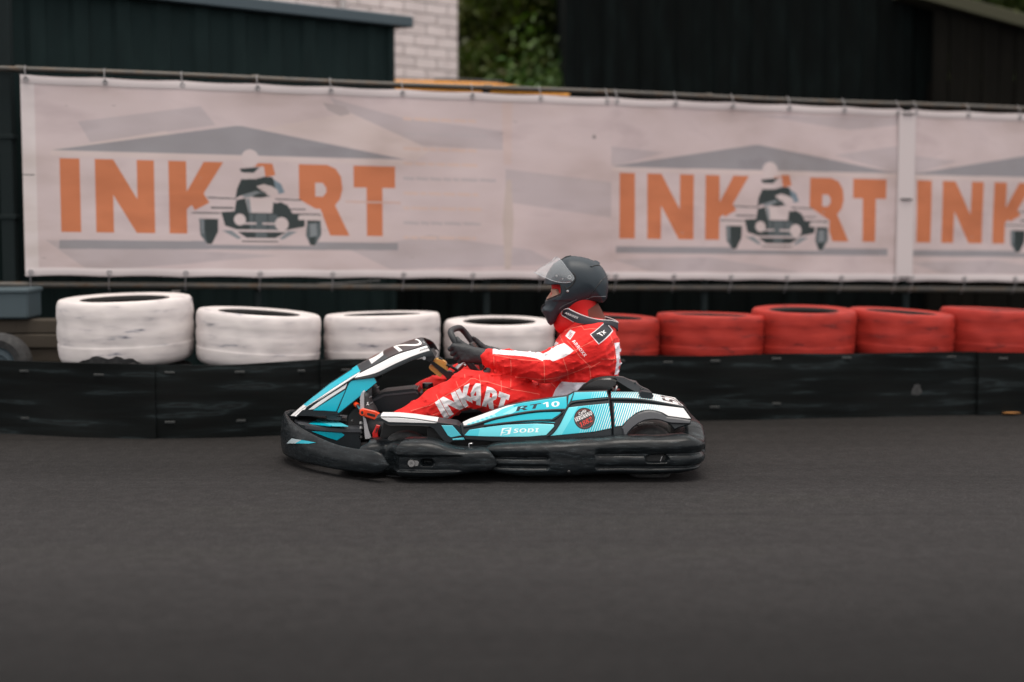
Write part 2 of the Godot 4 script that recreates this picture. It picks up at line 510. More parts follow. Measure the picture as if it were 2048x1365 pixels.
func make_materials():
	# moulded black plastic with pale scrapes along the kart
	var scr = noise(0.010, 5, FastNoiseLite.TYPE_SIMPLEX_SMOOTH, 7)
	var m = std(Color.WHITE, 1.0)
	m.albedo_texture = ntex(scr, 1024, ramp([[0.0, lin(0.008, 0.010, 0.012)], [0.64, lin(0.011, 0.014, 0.016)], [0.70, lin(0.012, 0.016, 0.018)], [0.725, lin(0.055, 0.072, 0.080)], [0.745, lin(0.014, 0.018, 0.021)], [0.86, lin(0.016, 0.020, 0.023)], [0.90, lin(0.06, 0.075, 0.082)], [0.95, lin(0.02, 0.025, 0.028)]]))
	m.roughness_texture = ntex(scr, 512, ramp([[0.0, Color(0.24, 0.24, 0.24)], [0.6, Color(0.30, 0.30, 0.30)], [0.72, Color(0.55, 0.55, 0.55)], [1.0, Color(0.5, 0.5, 0.5)]]))
	m.metallic_specular = 0.34
	M.scuffed = tri(m, Vector3(0.9, 6.0, 3.0))
	m = std(lin(0.016, 0.021, 0.025), 0.42); m.metallic_specular = 0.38
	m.heightmap_enabled = true; m.heightmap_scale = 0.03; m.heightmap_texture = ntex(noise(0.09, 3, FastNoiseLite.TYPE_SIMPLEX_SMOOTH, 19), 256)
	M.plastic = tri(m, Vector3(6, 6, 6))
	M.grey_plastic = std(lin(0.05, 0.054, 0.062), 0.42)
	M.hoop_grey = std(lin(0.042, 0.038, 0.042), 0.5)
	M.black = std(lin(0.012, 0.013, 0.014), 0.6)
	M.gloss_black = std(lin(0.012, 0.012, 0.013), 0.25)
	M.white = std(lin(0.78, 0.78, 0.79), 0.32)
	M.cyan = std(lin(0.0, 0.42, 0.55), 0.3)
	M.pale_cyan = std(lin(0.09, 0.56, 0.68), 0.3)
	M.orange_red = std(lin(0.75, 0.055, 0.01), 0.35)
	M.pedal_red = std(lin(0.55, 0.012, 0.01), 0.35)
	M.steel = std(lin(0.55, 0.55, 0.56), 0.3, 1.0)
	M.dull_steel = std(lin(0.30, 0.30, 0.30), 0.5, 0.8)
	M.amber = std(lin(0.62, 0.33, 0.07), 0.35); M.amber.subsurf_scatter_enabled = true; M.amber.subsurf_scatter_strength = 0.3
	M.amber_dark = std(lin(0.22, 0.10, 0.02), 0.25)
	M.pale_grey = std(lin(0.42, 0.50, 0.53), 0.35)
	m = std(lin(0.020, 0.023, 0.027), 0.55)
	m.heightmap_enabled = true; m.heightmap_scale = 0.05; m.heightmap_texture = ntex(noise(0.12, 2, FastNoiseLite.TYPE_CELLULAR, 21), 256)
	M.rim_grip = tri(m, Vector3(8, 8, 8))
	# what the driver wears
	m = std(lin(0.021, 0.031, 0.040), 0.46); m.metallic_specular = 0.42; m.heightmap_enabled = true; m.heightmap_scale = 0.02; m.heightmap_texture = ntex(noise(0.15, 2, FastNoiseLite.TYPE_SIMPLEX_SMOOTH, 23), 256)
	M.helmet = tri(m, Vector3(10, 10, 10))
	M.visor = std(Color(0.92, 0.95, 0.97, 0.16), 0.08); M.visor.transparency = BaseMaterial3D.TRANSPARENCY_ALPHA
	M.visor_edge = std(Color(0.8, 0.82, 0.84, 0.55), 0.3); M.visor_edge.transparency = BaseMaterial3D.TRANSPARENCY_ALPHA
	M.trim_grey = std(lin(0.12, 0.13, 0.14), 0.4)
	M.button_grey = std(lin(0.45, 0.46, 0.47), 0.3, 0.5)
	M.navy_cloth = std(lin(0.016, 0.018, 0.027), 0.7)
	M.piping = std(lin(0.62, 0.58, 0.59), 0.6)
	M.neck_cloth = std(lin(0.16, 0.045, 0.03), 0.8)
	M.hood_red = std(lin(0.62, 0.008, 0.008), 0.7)
	M.skin = std(lin(0.42, 0.22, 0.16), 0.55); M.skin.subsurf_scatter_enabled = true; M.skin.subsurf_scatter_strength = 0.2
	M.eye_white = std(lin(0.55, 0.5, 0.48), 0.2)
	m = std(lin(0.021, 0.024, 0.028), 0.6); m.heightmap_enabled = true; m.heightmap_scale = 0.06; m.heightmap_texture = ntex(noise(0.12, 2, FastNoiseLite.TYPE_CELLULAR, 25), 256)
	M.glove = tri(m, Vector3(12, 12, 12))
	M.glove_band = std(lin(0.05, 0.055, 0.06), 0.7)
	M.shoe = std(lin(0.012, 0.012, 0.014), 0.6)
	M.sole = std(lin(0.42, 0.42, 0.44), 0.55)
	# rubber
	m = std(Color.WHITE, 0.85)
	m.albedo_texture = ntex(noise(0.02, 4, FastNoiseLite.TYPE_SIMPLEX_SMOOTH, 3), 256, ramp([[0.0, lin(0.018, 0.018, 0.019)], [0.6, lin(0.034, 0.035, 0.036)], [1.0, lin(0.06, 0.059, 0.057)]]))
	M.tyre = tri(m, Vector3(4, 4, 4))
	M.tyre_inside = std(lin(0.008, 0.008, 0.008), 0.9)
	# conveyor belting with scrape marks along it
	var sb = noise(0.011, 5, FastNoiseLite.TYPE_SIMPLEX_SMOOTH, 31)
	m = std(Color.WHITE, 1.0)
	m.albedo_texture = ntex(sb, 1024, ramp([[0.0, lin(0.004, 0.0045, 0.0045)], [0.5, lin(0.0055, 0.007, 0.007)], [0.66, lin(0.008, 0.0105, 0.011)], [0.74, lin(0.020, 0.027, 0.029)], [0.82, lin(0.010, 0.012, 0.0125)], [1.0, lin(0.03, 0.038, 0.04)]]))
	m.roughness_texture = ntex(sb, 512, ramp([[0.0, Color(0.72, 0.72, 0.72)], [0.7, Color(0.62, 0.62, 0.62)], [1.0, Color(0.85, 0.85, 0.85)]]))
	m.heightmap_enabled = true; m.heightmap_scale = 0.25; m.heightmap_texture = ntex(noise(0.012, 4, FastNoiseLite.TYPE_SIMPLEX_SMOOTH, 33), 512)
	m.metallic_specular = 0.2; M.belt = tri(m, Vector3(0.10, 0.9, 0.10))
	# painted tyres: paint scraped off along the tread
	var sp = noise(0.011, 5, FastNoiseLite.TYPE_SIMPLEX_SMOOTH, 41)
	m = std(Color.WHITE, 0.6)
	m.albedo_texture = ntex(sp, 1024, ramp([[0.0, lin(0.66, 0.615, 0.60)], [0.55, lin(0.61, 0.565, 0.56)], [0.74, lin(0.54, 0.50, 0.50)], [0.83, lin(0.36, 0.345, 0.37)], [0.91, lin(0.14, 0.14, 0.16)], [1.0, lin(0.05, 0.05, 0.055)]]))
	m.heightmap_enabled = true; m.heightmap_scale = 0.15; m.heightmap_texture = ntex(noise(0.012, 4, FastNoiseLite.TYPE_SIMPLEX_SMOOTH, 43), 512)
	M.white_tyre = tri(m, Vector3(0.32, 1.25, 0.32))
	m = std(Color.WHITE, 0.55)
	m.albedo_texture = ntex(sp, 1024, ramp([[0.0, lin(0.39, 0.034, 0.023)], [0.5, lin(0.34, 0.028, 0.020)], [0.74, lin(0.28, 0.024, 0.018)], [0.80, lin(0.14, 0.014, 0.012)], [0.86, lin(0.27, 0.035, 0.03)], [1.0, lin(0.05, 0.02, 0.015)]]))
	m.heightmap_enabled = true; m.heightmap_scale = 0.15; m.heightmap_texture = ntex(noise(0.012, 4, FastNoiseLite.TYPE_SIMPLEX_SMOOTH, 47), 512)
	m.metallic_specular = 0.32; M.red_tyre = tri(m, Vector3(0.32, 1.25, 0.32))
	# buildings
	m = std(Color.WHITE, 0.55)
	m.albedo_texture = ntex(noise(0.012, 4, FastNoiseLite.TYPE_SIMPLEX_SMOOTH, 51), 512, ramp([[0.0, lin(0.0060, 0.0130, 0.0135)], [0.6, lin(0.0085, 0.0185, 0.019)], [1.0, lin(0.013, 0.025, 0.025)]]))
	m.roughness = 0.8; m.metallic_specular = 0.25
	M.green_steel = tri(m, Vector3(0.9, 0.25, 0.9))
	m = std(Color.WHITE, 0.6)
	m.albedo_texture = ntex(noise(0.012, 4, FastNoiseLite.TYPE_SIMPLEX_SMOOTH, 53), 512, ramp([[0.0, lin(0.0026, 0.0036, 0.0036)], [0.6, lin(0.0036, 0.0056, 0.0056)], [1.0, lin(0.006, 0.010, 0.010)]]))
	m.roughness = 0.85; m.metallic_specular = 0.18
	M.dark_steel = tri(m, Vector3(0.9, 0.2, 0.9))
	m = std(Color.WHITE, 0.8)
	m.albedo_texture = ntex(noise(0.012, 4, FastNoiseLite.TYPE_SIMPLEX_SMOOTH, 55), 512, ramp([[0.0, lin(0.0045, 0.0042, 0.0034)], [0.6, lin(0.0062, 0.0058, 0.0047)], [1.0, lin(0.010, 0.009, 0.007)]]))
	m.metallic_specular = 0.18
	M.brown_board = tri(m, Vector3(1.2, 0.2, 1.2))
	for k in 4:
		m = std(Color.WHITE, 0.75)
		var t = [1.0, 0.96, 1.03, 0.92][k]
		m.albedo_texture = ntex(noise(0.02, 5, FastNoiseLite.TYPE_SIMPLEX_SMOOTH, 61 + k), 256, ramp([[0.0, lin(0.72 * t, 0.645 * t, 0.635 * t)], [0.6, lin(0.69 * t, 0.61 * t, 0.60 * t)], [0.8, lin(0.63 * t, 0.55 * t, 0.54 * t)], [1.0, lin(0.42, 0.33, 0.31)]]))
		m.heightmap_enabled = true; m.heightmap_scale = 0.4; m.heightmap_texture = ntex(noise(0.04, 4, FastNoiseLite.TYPE_SIMPLEX_SMOOTH, 71 + k), 256)
		M["brick%d" % k] = tri(m, Vector3(1.3, 1.3, 1.3))
	M.mortar = std(lin(0.22, 0.19, 0.19), 0.95)
	M.slate_trim = std(lin(0.045, 0.07, 0.086), 0.6)
	M.pipe_paint = std(lin(0.42, 0.39, 0.385), 0.5)
	m = std(Color.WHITE, 0.4)
	m.albedo_texture = ntex(noise(0.03, 4, FastNoiseLite.TYPE_SIMPLEX_SMOOTH, 81), 256, ramp([[0.0, lin(0.78, 0.34, 0.04)], [0.7, lin(0.68, 0.28, 0.03)], [1.0, lin(0.35, 0.14, 0.03)]]))
	M.yellow_paint = tri(m, Vector3(2, 2, 2))
	m = std(Color.WHITE, 0.5, 0.35)
	m.albedo_texture = ntex(noise(0.02, 5, FastNoiseLite.TYPE_SIMPLEX_SMOOTH, 83), 256, ramp([[0.0, lin(0.045, 0.043, 0.04)], [0.5, lin(0.07, 0.066, 0.06)], [0.75, lin(0.085, 0.065, 0.048)], [1.0, lin(0.06, 0.032, 0.018)]]))
	M.rail = tri(m, Vector3(1.4, 4, 1.4))
	M.moss_roof = std(lin(0.045, 0.045, 0.025), 0.9)
	M.post_green = std(lin(0.011, 0.017, 0.018), 0.7); M.post_green.metallic_specular = 0.25
	M.crate_blue = std(lin(0.045, 0.068, 0.08), 0.75)
	M.timber = tri(std(lin(0.045, 0.036, 0.026), 0.9), Vector3.ONE)
	M.bark = std(lin(0.035, 0.028, 0.02), 0.95)
	M.banner_white = std(lin(0.585, 0.53, 0.535), 0.55); M.banner_white.backlight_enabled = true; M.banner_white.backlight = lin(0.1, 0.1, 0.1)
	M.eyelet = std(lin(0.35, 0.34, 0.35), 0.4, 0.7)
	M.tie_grey = std(lin(0.26, 0.25, 0.26), 0.5)
	M.fixing = std(lin(0.025, 0.028, 0.028), 0.55, 0.2)
	M.dead_leaf = std(lin(0.30, 0.13, 0.03), 0.7)
	# asphalt
	m = std(Color.WHITE, 0.9); m.metallic_specular = 0.25
	m.albedo_texture = asphalt_texture()
	tri(m, Vector3(0.5, 0.5, 0.5)); m.uv1_offset = Vector3(0.3, 0, 0.1); m.metallic_specular = 0.3
	m.heightmap_enabled = true; m.heightmap_scale = 0.3; m.heightmap_texture = ntex(noise(0.11, 3, FastNoiseLite.TYPE_CELLULAR, 93), 1024)
	m.detail_enabled = true; m.detail_blend_mode = BaseMaterial3D.BLEND_MODE_MUL; m.detail_uv_layer = BaseMaterial3D.DETAIL_UV_2
	m.uv2_triplanar = true; m.uv2_world_triplanar = true; m.uv2_scale = Vector3(1.0 / 26.0, 1, 1.0 / 15.0); m.uv2_offset = Vector3(0.5, 0, 0.5)
	m.detail_albedo = track_wear_and_shade()
	M.asphalt = m

# wear and painted shade of the track, 26 m along and 15 m across: a paler polished line, rubber laid down along it, the shade of the foreground and right side painted in
func track_wear_and_shade() -> ImageTexture:
	var w = 512; var h = 1536; var out = PackedByteArray(); out.resize(w * h * 3)
	var a = noise(1.0, 4, FastNoiseLite.TYPE_SIMPLEX_SMOOTH, 95); var b = noise(1.0, 3, FastNoiseLite.TYPE_SIMPLEX_SMOOTH, 96)
	for j in h:
		var z = (float(j) / h - 0.5) * 15.0
		var base = 0.74 + 0.12 * smoothstep(-2.2, -0.2, z) + 0.14 * smoothstep(-0.4, 0.8, z) - 0.42 * smoothstep(1.5, 3.3, z)  # the last term paints the foreground shade into the colour
		var warm = 0.025 * (1.0 - smoothstep(-1.8, 0.2, z))
		for i in w:
			var x = (float(i) / w - 0.5) * 26.0
			var v = base - 0.10 * smoothstep(0.4, 2.4, x) * smoothstep(0.3, 2.0, z) + 0.06 * a.get_noise_2d(x * 0.10, z * 2.6) + 0.06 * b.get_noise_2d(x * 0.35 + 40.0, z * 0.5)  # the first subtraction paints shade into the near right side
			var streak = a.get_noise_2d(x * 0.05 + 90.0, z * 5.0)
			if streak > 0.30: v -= (streak - 0.30) * 0.35
			v += 0.05 * a.get_noise_2d(x * 0.55 + 300.0, z * 26.0)
			var k = (j * w + i) * 3
			out[k] = int(clampf((v + warm) * 255.0, 0, 255)); out[k + 1] = int(clampf(v * 253.0 + warm * 120.0, 0, 255)); out[k + 2] = int(clampf((v - warm * 0.6) * 257.0, 0, 255))
	return ImageTexture.create_from_image(Image.create_from_data(w, h, false, Image.FORMAT_RGB8, out))

func asphalt_texture() -> ImageTexture:
	var n = 1024; var rng = RandomNumberGenerator.new(); rng.seed = 5
	var a = noise(0.02, 4, FastNoiseLite.TYPE_SIMPLEX_SMOOTH, 91).get_seamless_image(n, n); a.convert(Image.FORMAT_L8)
	var b = noise(0.16, 2, FastNoiseLite.TYPE_CELLULAR, 92).get_seamless_image(n, n); b.convert(Image.FORMAT_L8)
	var da = a.get_data(); var db = b.get_data(); var out = PackedByteArray(); out.resize(n * n * 3)
	for i in n * n:
		var v = 43.5 + (da[i] - 128) * 0.05 + (db[i] - 128) * 0.10 + rng.randf_range(-6.0, 6.0)
		if rng.randf() < 0.012: v += rng.randf_range(14.0, 46.0)
		out[i * 3] = int(clampf(v * 1.01, 0, 255)); out[i * 3 + 1] = int(clampf(v * 0.99, 0, 255)); out[i * 3 + 2] = int(clampf(v * 0.985, 0, 255))
	return ImageTexture.create_from_image(Image.create_from_data(n, n, false, Image.FORMAT_RGB8, out))

# ---------------------------------------------------------------- the ground
func build_ground():
	var mb = MB.new(); var rows = []
	for i in 41:
		var r = PackedVector3Array()
		for j in 41: r.append(Vector3(-80 + j * 4.0, 0, -80 + i * 4.0))
		rows.append(r)
	mb.grid(rows, false, false, Vector3.UP)
	structure("asphalt_track", mb.mesh(), M.asphalt)

# ---------------------------------------------------------------- buildings behind the fence
# profile of ribs as (offset along, depth), repeated
func ribbed(a: Vector3, b: Vector3, y0: float, y1: float, pitch: float, depth: float) -> MB:
	var mb = MB.new(); var d = (b - a); d.y = 0; var l = d.length(); d /= l
	var out = d.cross(Vector3.UP)
	if out.z < 0: out = -out
	var s = 0.0
	while s < l - 0.01:
		var w = minf(pitch, l - s)
		var st = [[0.0, 0.0], [0.32, 0.0], [0.42, -depth], [0.90, -depth], [1.0, 0.0]]
		for k in 4:
			var p = a + d * (s + st[k][0] * w) + out * st[k][1]; var q = a + d * (s + st[k + 1][0] * w) + out * st[k + 1][1]
			var nn = (q - p).normalized().cross(Vector3.UP)
			if nn.dot(out) < 0: nn = -nn
			mb.face([Vector3(p.x, y0, p.z), Vector3(q.x, y0, q.z), Vector3(q.x, y1, q.z), Vector3(p.x, y1, p.z)], nn)
		s += pitch
	return mb

# one flat-sided solid along a line: height range and thickness behind the line
func slab(a: Vector3, b: Vector3, y0: float, y1: float, thick: float, bevel := 0.003) -> MB:
	var d = b - a; d.y = 0; var l = d.length(); d /= l
	var out = d.cross(Vector3.UP)
	if out.z < 0: out = -out
	var c = (a + b) * 0.5 - out * thick * 0.5; c.y = (y0 + y1) * 0.5
	return MB.new().add(boxm(Vector3(l, y1 - y0, thick), bevel), Transform3D(Basis(d, Vector3.UP, out if d.cross(Vector3.UP).dot(out) > 0 else -out), c))

func build_buildings():
	var a = Vector3(-3.08, 0, -2.60); var b = Vector3(-0.913, 0, -4.75)
	var d = (b - a).normalized(); var out = Vector3(-d.z, 0, d.x)
	if out.z < 0: out = -out
	var t = thing("steel_shed", "dark green ribbed steel shed with slate blue eaves behind the fence's left end", "shed", a)
	var s = 0.0; var l = (b - a).length() - 0.06; var k = 0
	var aa = a - d * 0.6
	l += 0.6
	while s < l - 0.02:            # each wall sheet a panel of two ribs
		var e = minf(s + 0.62, l)
		part("wall_panel", ribbed(aa + d * s, aa + d * e, 0.0, 2.70, 0.31, 0.022).mesh(), M.green_steel, t)
		s = e; k += 1
	part("back_wall", slab(aa - out * 0.05, b - out * 0.05, 0.0, 2.68, 0.6).mesh(), M.green_steel, t)
	part("corner_post", slab(b - d * 0.06 + out * 0.012, b + out * 0.012, 0.0, 2.70, 0.07).mesh(), M.green_steel, t)
	var g = MB.new()
	g.add(slab(aa + out * 0.075, b + d * 0.14 + out * 0.075, 2.70, 2.785, 0.72, 0.008))
	part("eaves", g.mesh(), M.slate_trim, t)
	for q in [[0.42, 2.18], [0.58, 2.06], [1.02, 0.72]]:
		var c = a + d * q[0] + out * 0.006
		part("screw_plate", slab(c, c + d * 0.07, q[1], q[1] + 0.013, 0.01, 0.002).mesh(), M.pipe_paint, t)
	# notice pinned low on the shed wall
	var n0 = Vector3(-2.243, 0.6761, -3.75); var n1 = n0 + d * 0.36
	var notice = part("paper_notice", slab(n0 + out * 0.02, n1 + out * 0.02, n0.y - 0.05, n0.y + 0.05, 0.006, 0.001).mesh(), notice_material(), self)
	notice.set_meta("label", "small pale paper notice of printed lines on the dark shed wall under the fence rail"); notice.set_meta("category", "notice")

	# white painted brick building
	var w0 = Vector3(-2.35, 0, -4.47); var w1 = Vector3(-0.469, 0, -6.35)
	var wd = (w1 - w0).normalized(); var wo = Vector3(-wd.z, 0, wd.x)
	if wo.z < 0: wo = -wo
	var wt = thing("brick_building", "white painted brick building rising behind the dark green shed", "building", w0)
	var wl = (w1 - w0).length()
	part("wall_core", slab(w0 - wo * 0.012, w1 - wo * 0.012 - wd * 0.012, 0.0, 3.6, 0.8, 0.0).mesh(), M.mortar, wt)
	var course = 0.0935; var bw = 0.25; var rng = RandomNumberGenerator.new(); rng.seed = 11
	var meshes = []
	for v in 3:
		meshes.append(boxm(Vector3(bw - [0.009, 0.011, 0.010][v], course - [0.009, 0.008, 0.010][v], 0.05), 0.004).mesh())
	var half = boxm(Vector3(bw * 0.5 - 0.01, course - 0.009, 0.05), 0.004).mesh()
	var basis = Basis(wd, Vector3.UP, wd.cross(Vector3.UP))
	for r in 15:
		var y = 2.215 + r * course
		var x = wl; var first = r % 2 == 0
		while x > 0.1:
			var w = bw * 0.5 if first else bw
			var br = part("brick", half if first else meshes[rng.randi() % 3], M["brick%d" % (rng.randi() % 4)], wt)
			first = false
			var p = w0 + wd * (x - w * 0.5) + Vector3.UP * (y + course * 0.5) - wo * (0.025 + rng.randf_range(0.0, 0.003))
			br.transform = Transform3D(basis.rotated(wo, rng.randf_range(-0.006, 0.006)), p - w0)
			x -= w
	# the return of the corner
	for r in 15:
		for c in 3:
			var off = (0.0 if r % 2 == 0 else bw * 0.5) + c * bw
			var br = part("brick", meshes[rng.randi() % 3], M["brick%d" % (rng.randi() % 4)], wt)
			br.transform = Transform3D(Basis(-wo, Vector3.UP, (-wo).cross(Vector3.UP)), w1 - w0 - wo * (0.055 + off + bw * 0.5) + Vector3.UP * (2.215 + (r + 0.5) * course) - wd * 0.025)
	var dp = w0 + wd * 1.33 + wo * 0.05
	part("downpipe", MB.new().tube(PackedVector3Array([dp + Vector3.UP * 1.0, dp + Vector3.UP * 2.2, dp + Vector3.UP * 3.6]), 0.028, 14).mesh(), M.pipe_paint, wt)

	# hoarding with a yellow rail on top, in the gap
	var ha = Vector3(-1.008, 2.1949, -5.55); var hb = Vector3(0.4866, 2.2086, -5.75); ha.y = 0; hb.y = 0
	var h = thing("site_hoarding", "black steel hoarding topped by a yellow rail between white brick and dark shed", "hoarding", Vector3(ha.x, 0, ha.z))
	s = 0.0; var hd = (hb - ha); l = hd.length(); hd /= l
	while s < l - 0.02:
		var e = minf(s + 0.5, l)
		part("panel", ribbed(ha + hd * s, ha + hd * e, 0.0, 2.24, 0.25, 0.02).mesh(), M.dark_steel, h); s = e
	var up = PackedVector3Array([Vector3(-0.9923, 2.3315, -5.52), Vector3(-0.5939, 2.3249, -5.54), Vector3(-0.1405, 2.3142, -5.56), Vector3(-0.0331, 2.3027, -5.57), Vector3(0.2114, 2.2763, -5.6), Vector3(0.4733, 2.2531, -5.62)])
	part("yellow_beam", MB.new().tube(up, PackedFloat32Array([0.026, 0.026, 0.024, 0.016, 0.010, 0.008]), 12).mesh(), M.yellow_paint, h)
	var lo = PackedVector3Array([Vector3(-0.9888, 2.2829, -5.47), Vector3(-0.5918, 2.2762, -5.49), Vector3(-0.0988, 2.2655, -5.51), Vector3(0.1897, 2.2548, -5.53), Vector3(0.4708, 2.2358, -5.55)])
	part("yellow_beam", MB.new().tube(lo, 0.022, 12).mesh(), M.yellow_paint, h)
	part("rubber_strip", MB.new().tube(PackedVector3Array([Vector3(-0.6432, 2.3575, -5.54), Vector3(-0.3879, 2.3543, -5.55), Vector3(-0.0785, 2.3387, -5.56)]), 0.014, 8).mesh(), M.black, h)

	# dark shed on the right
	var ra = Vector3(0.4891, 1.8195, -6.5); var rb = Vector3(3.7665, 1.8213, -6.55); ra.y = 0; rb.y = 0
	var rt = thing("dark_shed", "near black ribbed metal building behind the right half of the fence", "building", ra)
	s = 0.0; var rd = rb - ra; l = rd.length(); rd /= l
	while s < l - 0.02:
		var e = minf(s + 0.66, l)
		part("wall_panel", ribbed(ra + rd * s, ra + rd * e, 0.0, 4.1, 0.33, 0.03).mesh(), M.dark_steel, rt); s = e
	part("back_wall", slab(ra - Vector3(0, 0, 0.06), rb - Vector3(0, 0, 0.06), 0.0, 4.05, 2.5).mesh(), M.dark_steel, rt)
	part("corner_trim", slab(ra + Vector3(-0.02, 0, 0.02), ra + Vector3(0.05, 0, 0.02), 0.0, 4.12, 0.08).mesh(), M.dark_steel, rt)
	part("roof_edge", slab(ra + Vector3(-0.1, 0, 0.1), rb + Vector3(0.0, 0, 0.1), 4.1, 4.2, 2.8).mesh(), M.slate_trim, rt)

	# brown boarded shed with a sloping roof at the right edge
	var g0 = Vector3(3.7033, 1.8121, -6.3); var g1 = Vector3(5.7237, 1.8121, -6.3)
	var gt = thing("boarded_shed", "dark brown boarded shed with a sloping mossy roof edge at the right edge", "shed", Vector3(g0.x, 0, -6.3))
	var pa = Vector3(3.6728, 3.1158, -6.3); var pb = Vector3(5.6961, 2.5745, -6.3)
	var n = 14
	for i in n:
		var x0 = lerpf(pa.x, pb.x, float(i) / n) + 0.003; var x1 = lerpf(pa.x, pb.x, float(i + 1) / n) - 0.003
		var t0 = lerpf(pa.y, pb.y, float(i) / n); var t1 = lerpf(pa.y, pb.y, float(i + 1) / n)
		var z = -6.3 + (0.0 if i % 2 == 0 else 0.012)
		part("board", prism(PackedVector2Array([Vector2(x0, 0), Vector2(x1, 0), Vector2(x1, t1 - 0.03), Vector2(x0, t0 - 0.03)]), z - 0.03, z, 0.003).mesh(), M.brown_board, gt)
	var sl = (pb - pa).normalized(); var e0 = pa - sl * 0.3
	part("roof_edge", prism(PackedVector2Array([Vector2(e0.x, e0.y - 0.05), Vector2(pb.x, pb.y - 0.05), Vector2(pb.x, pb.y + 0.06), Vector2(e0.x, e0.y + 0.06)]), -8.3, -6.18, 0.006).mesh(), M.moss_roof, gt)
	part("back_wall", slab(Vector3(g0.x, 0, -6.36), Vector3(g1.x, 0, -6.36), 0.0, pb.y - 0.15, 1.9).mesh(), M.brown_board, gt)

	# at the left edge: post, crate, block and a wheel
	var po = thing("steel_post", "dark green square steel post at the left end of the fence", "post", Vector3(-3.2023, -0.1295, -2.42) * Vector3(1, 0, 1))
	var pc = Vector3(-3.1703, 1.357, -2.42)
	part("shaft", MB.new().add(boxm(Vector3(0.085, 2.9, 0.085), 0.006), Transform3D(Basis(), Vector3(pc.x, 1.45, -2.42))).mesh(), M.post_green, po)
	part("base_plate", MB.new().add(boxm(Vector3(0.2, 0.012, 0.2), 0.003), Transform3D(Basis(), Vector3(pc.x, 0.007, -2.42))).mesh(), M.dull_steel, po)
	for yy in [1.75, 1.25]:
		part("bracket", MB.new().add(boxm(Vector3(0.11, 0.03, 0.10), 0.004), Transform3D(Basis(), Vector3(pc.x, yy, -2.42))).mesh(), M.post_green, po)
	var bx = Vector3(-3.0772, 0.7024, -2.2)
	var bt = thing("plastic_crate", "pale blue grey plastic crate on blocks at the left edge below the fence", "crate", Vector3(bx.x - 0.08, 0.63, -2.20))
	part("body", MB.new().add(boxm(Vector3(0.40, 0.18, 0.28), 0.012), Transform3D(Basis(), Vector3(bx.x - 0.08, 0.72, -2.20))).mesh(), M.crate_blue, bt)
	part("rim", MB.new().add(boxm(Vector3(0.42, 0.03, 0.30), 0.008), Transform3D(Basis(), Vector3(bx.x - 0.08, 0.80, -2.20))).mesh(), M.crate_blue, bt)
	var bb = thing("timber_stack", "brown timber blocks stacked beside the first white tyre at the left edge", "timber", Vector3(bx.x, 0, -2.20))
	var rr = RandomNumberGenerator.new(); rr.seed = 3
	for r in 7:
		for c in 2:
			part("timber_block", MB.new().add(boxm(Vector3(0.40, 0.084, 0.16), 0.006), Transform3D(Basis(Vector3.UP, rr.randf_range(-0.04, 0.04)), Vector3(bx.x - 0.06 + 0.30 * c + rr.randf_range(-0.02, 0.02) - 0.1, 0.045 + r * 0.089, -2.20 + 0.02 * (r % 2)))).mesh(), M.timber, bb)
	var wc = Vector3(-3.0674, 0.3759, -1.86)
	var wh = thing("spare_wheel", "old black wheel standing upright behind the belt at the left edge", "wheel", Vector3(wc.x, 0, -1.86))
	var turn = Transform3D(Basis(Vector3.RIGHT, PI / 2), Vector3(wc.x, wc.y, -1.86))
	part("tyre", MB.new().add(MB.new().lathe(PackedVector2Array([Vector2(0.105, -0.06), Vector2(0.15, -0.075), Vector2(0.18, -0.05), Vector2(0.188, 0.0), Vector2(0.18, 0.05), Vector2(0.15, 0.075), Vector2(0.105, 0.06), Vector2(0.10, 0.0)]), 36), turn).mesh(), M.tyre, wh)
	part("rim", MB.new().add(MB.new().lathe(PackedVector2Array([Vector2(0.001, 0.03), Vector2(0.05, 0.03), Vector2(0.06, 0.045), Vector2(0.09, 0.04), Vector2(0.107, 0.055), Vector2(0.107, -0.055), Vector2(0.001, -0.03)]), 30), turn).mesh(), M.slate_trim, wh)
	part("stand", MB.new().add(boxm(Vector3(0.2, wc.y - 0.17, 0.12), 0.006), Transform3D(Basis(), Vector3(wc.x, (wc.y - 0.17) * 0.5, -1.86))).mesh(), M.timber, wh)

func notice_material() -> StandardMaterial3D:
	var p = Print.new(Vector2(0, 0), Vector2(0.36, 0.10), 360, lin(0.36, 0.40, 0.42))
	for i in 4: p.poly(PackedVector2Array([Vector2(0.02, 0.018 + i * 0.02), Vector2(0.30, 0.018 + i * 0.02), Vector2(0.30, 0.026 + i * 0.02), Vector2(0.02, 0.026 + i * 0.02)]), lin(0.16, 0.20, 0.22))
	var m = std(Color.WHITE, 0.7); m.albedo_texture = p.texture()
	m.uv1_scale = Vector3(1.0 / 0.36, -1.0 / 0.10, 1); m.uv1_offset = Vector3(0.5, 0.5, 0)
	return m

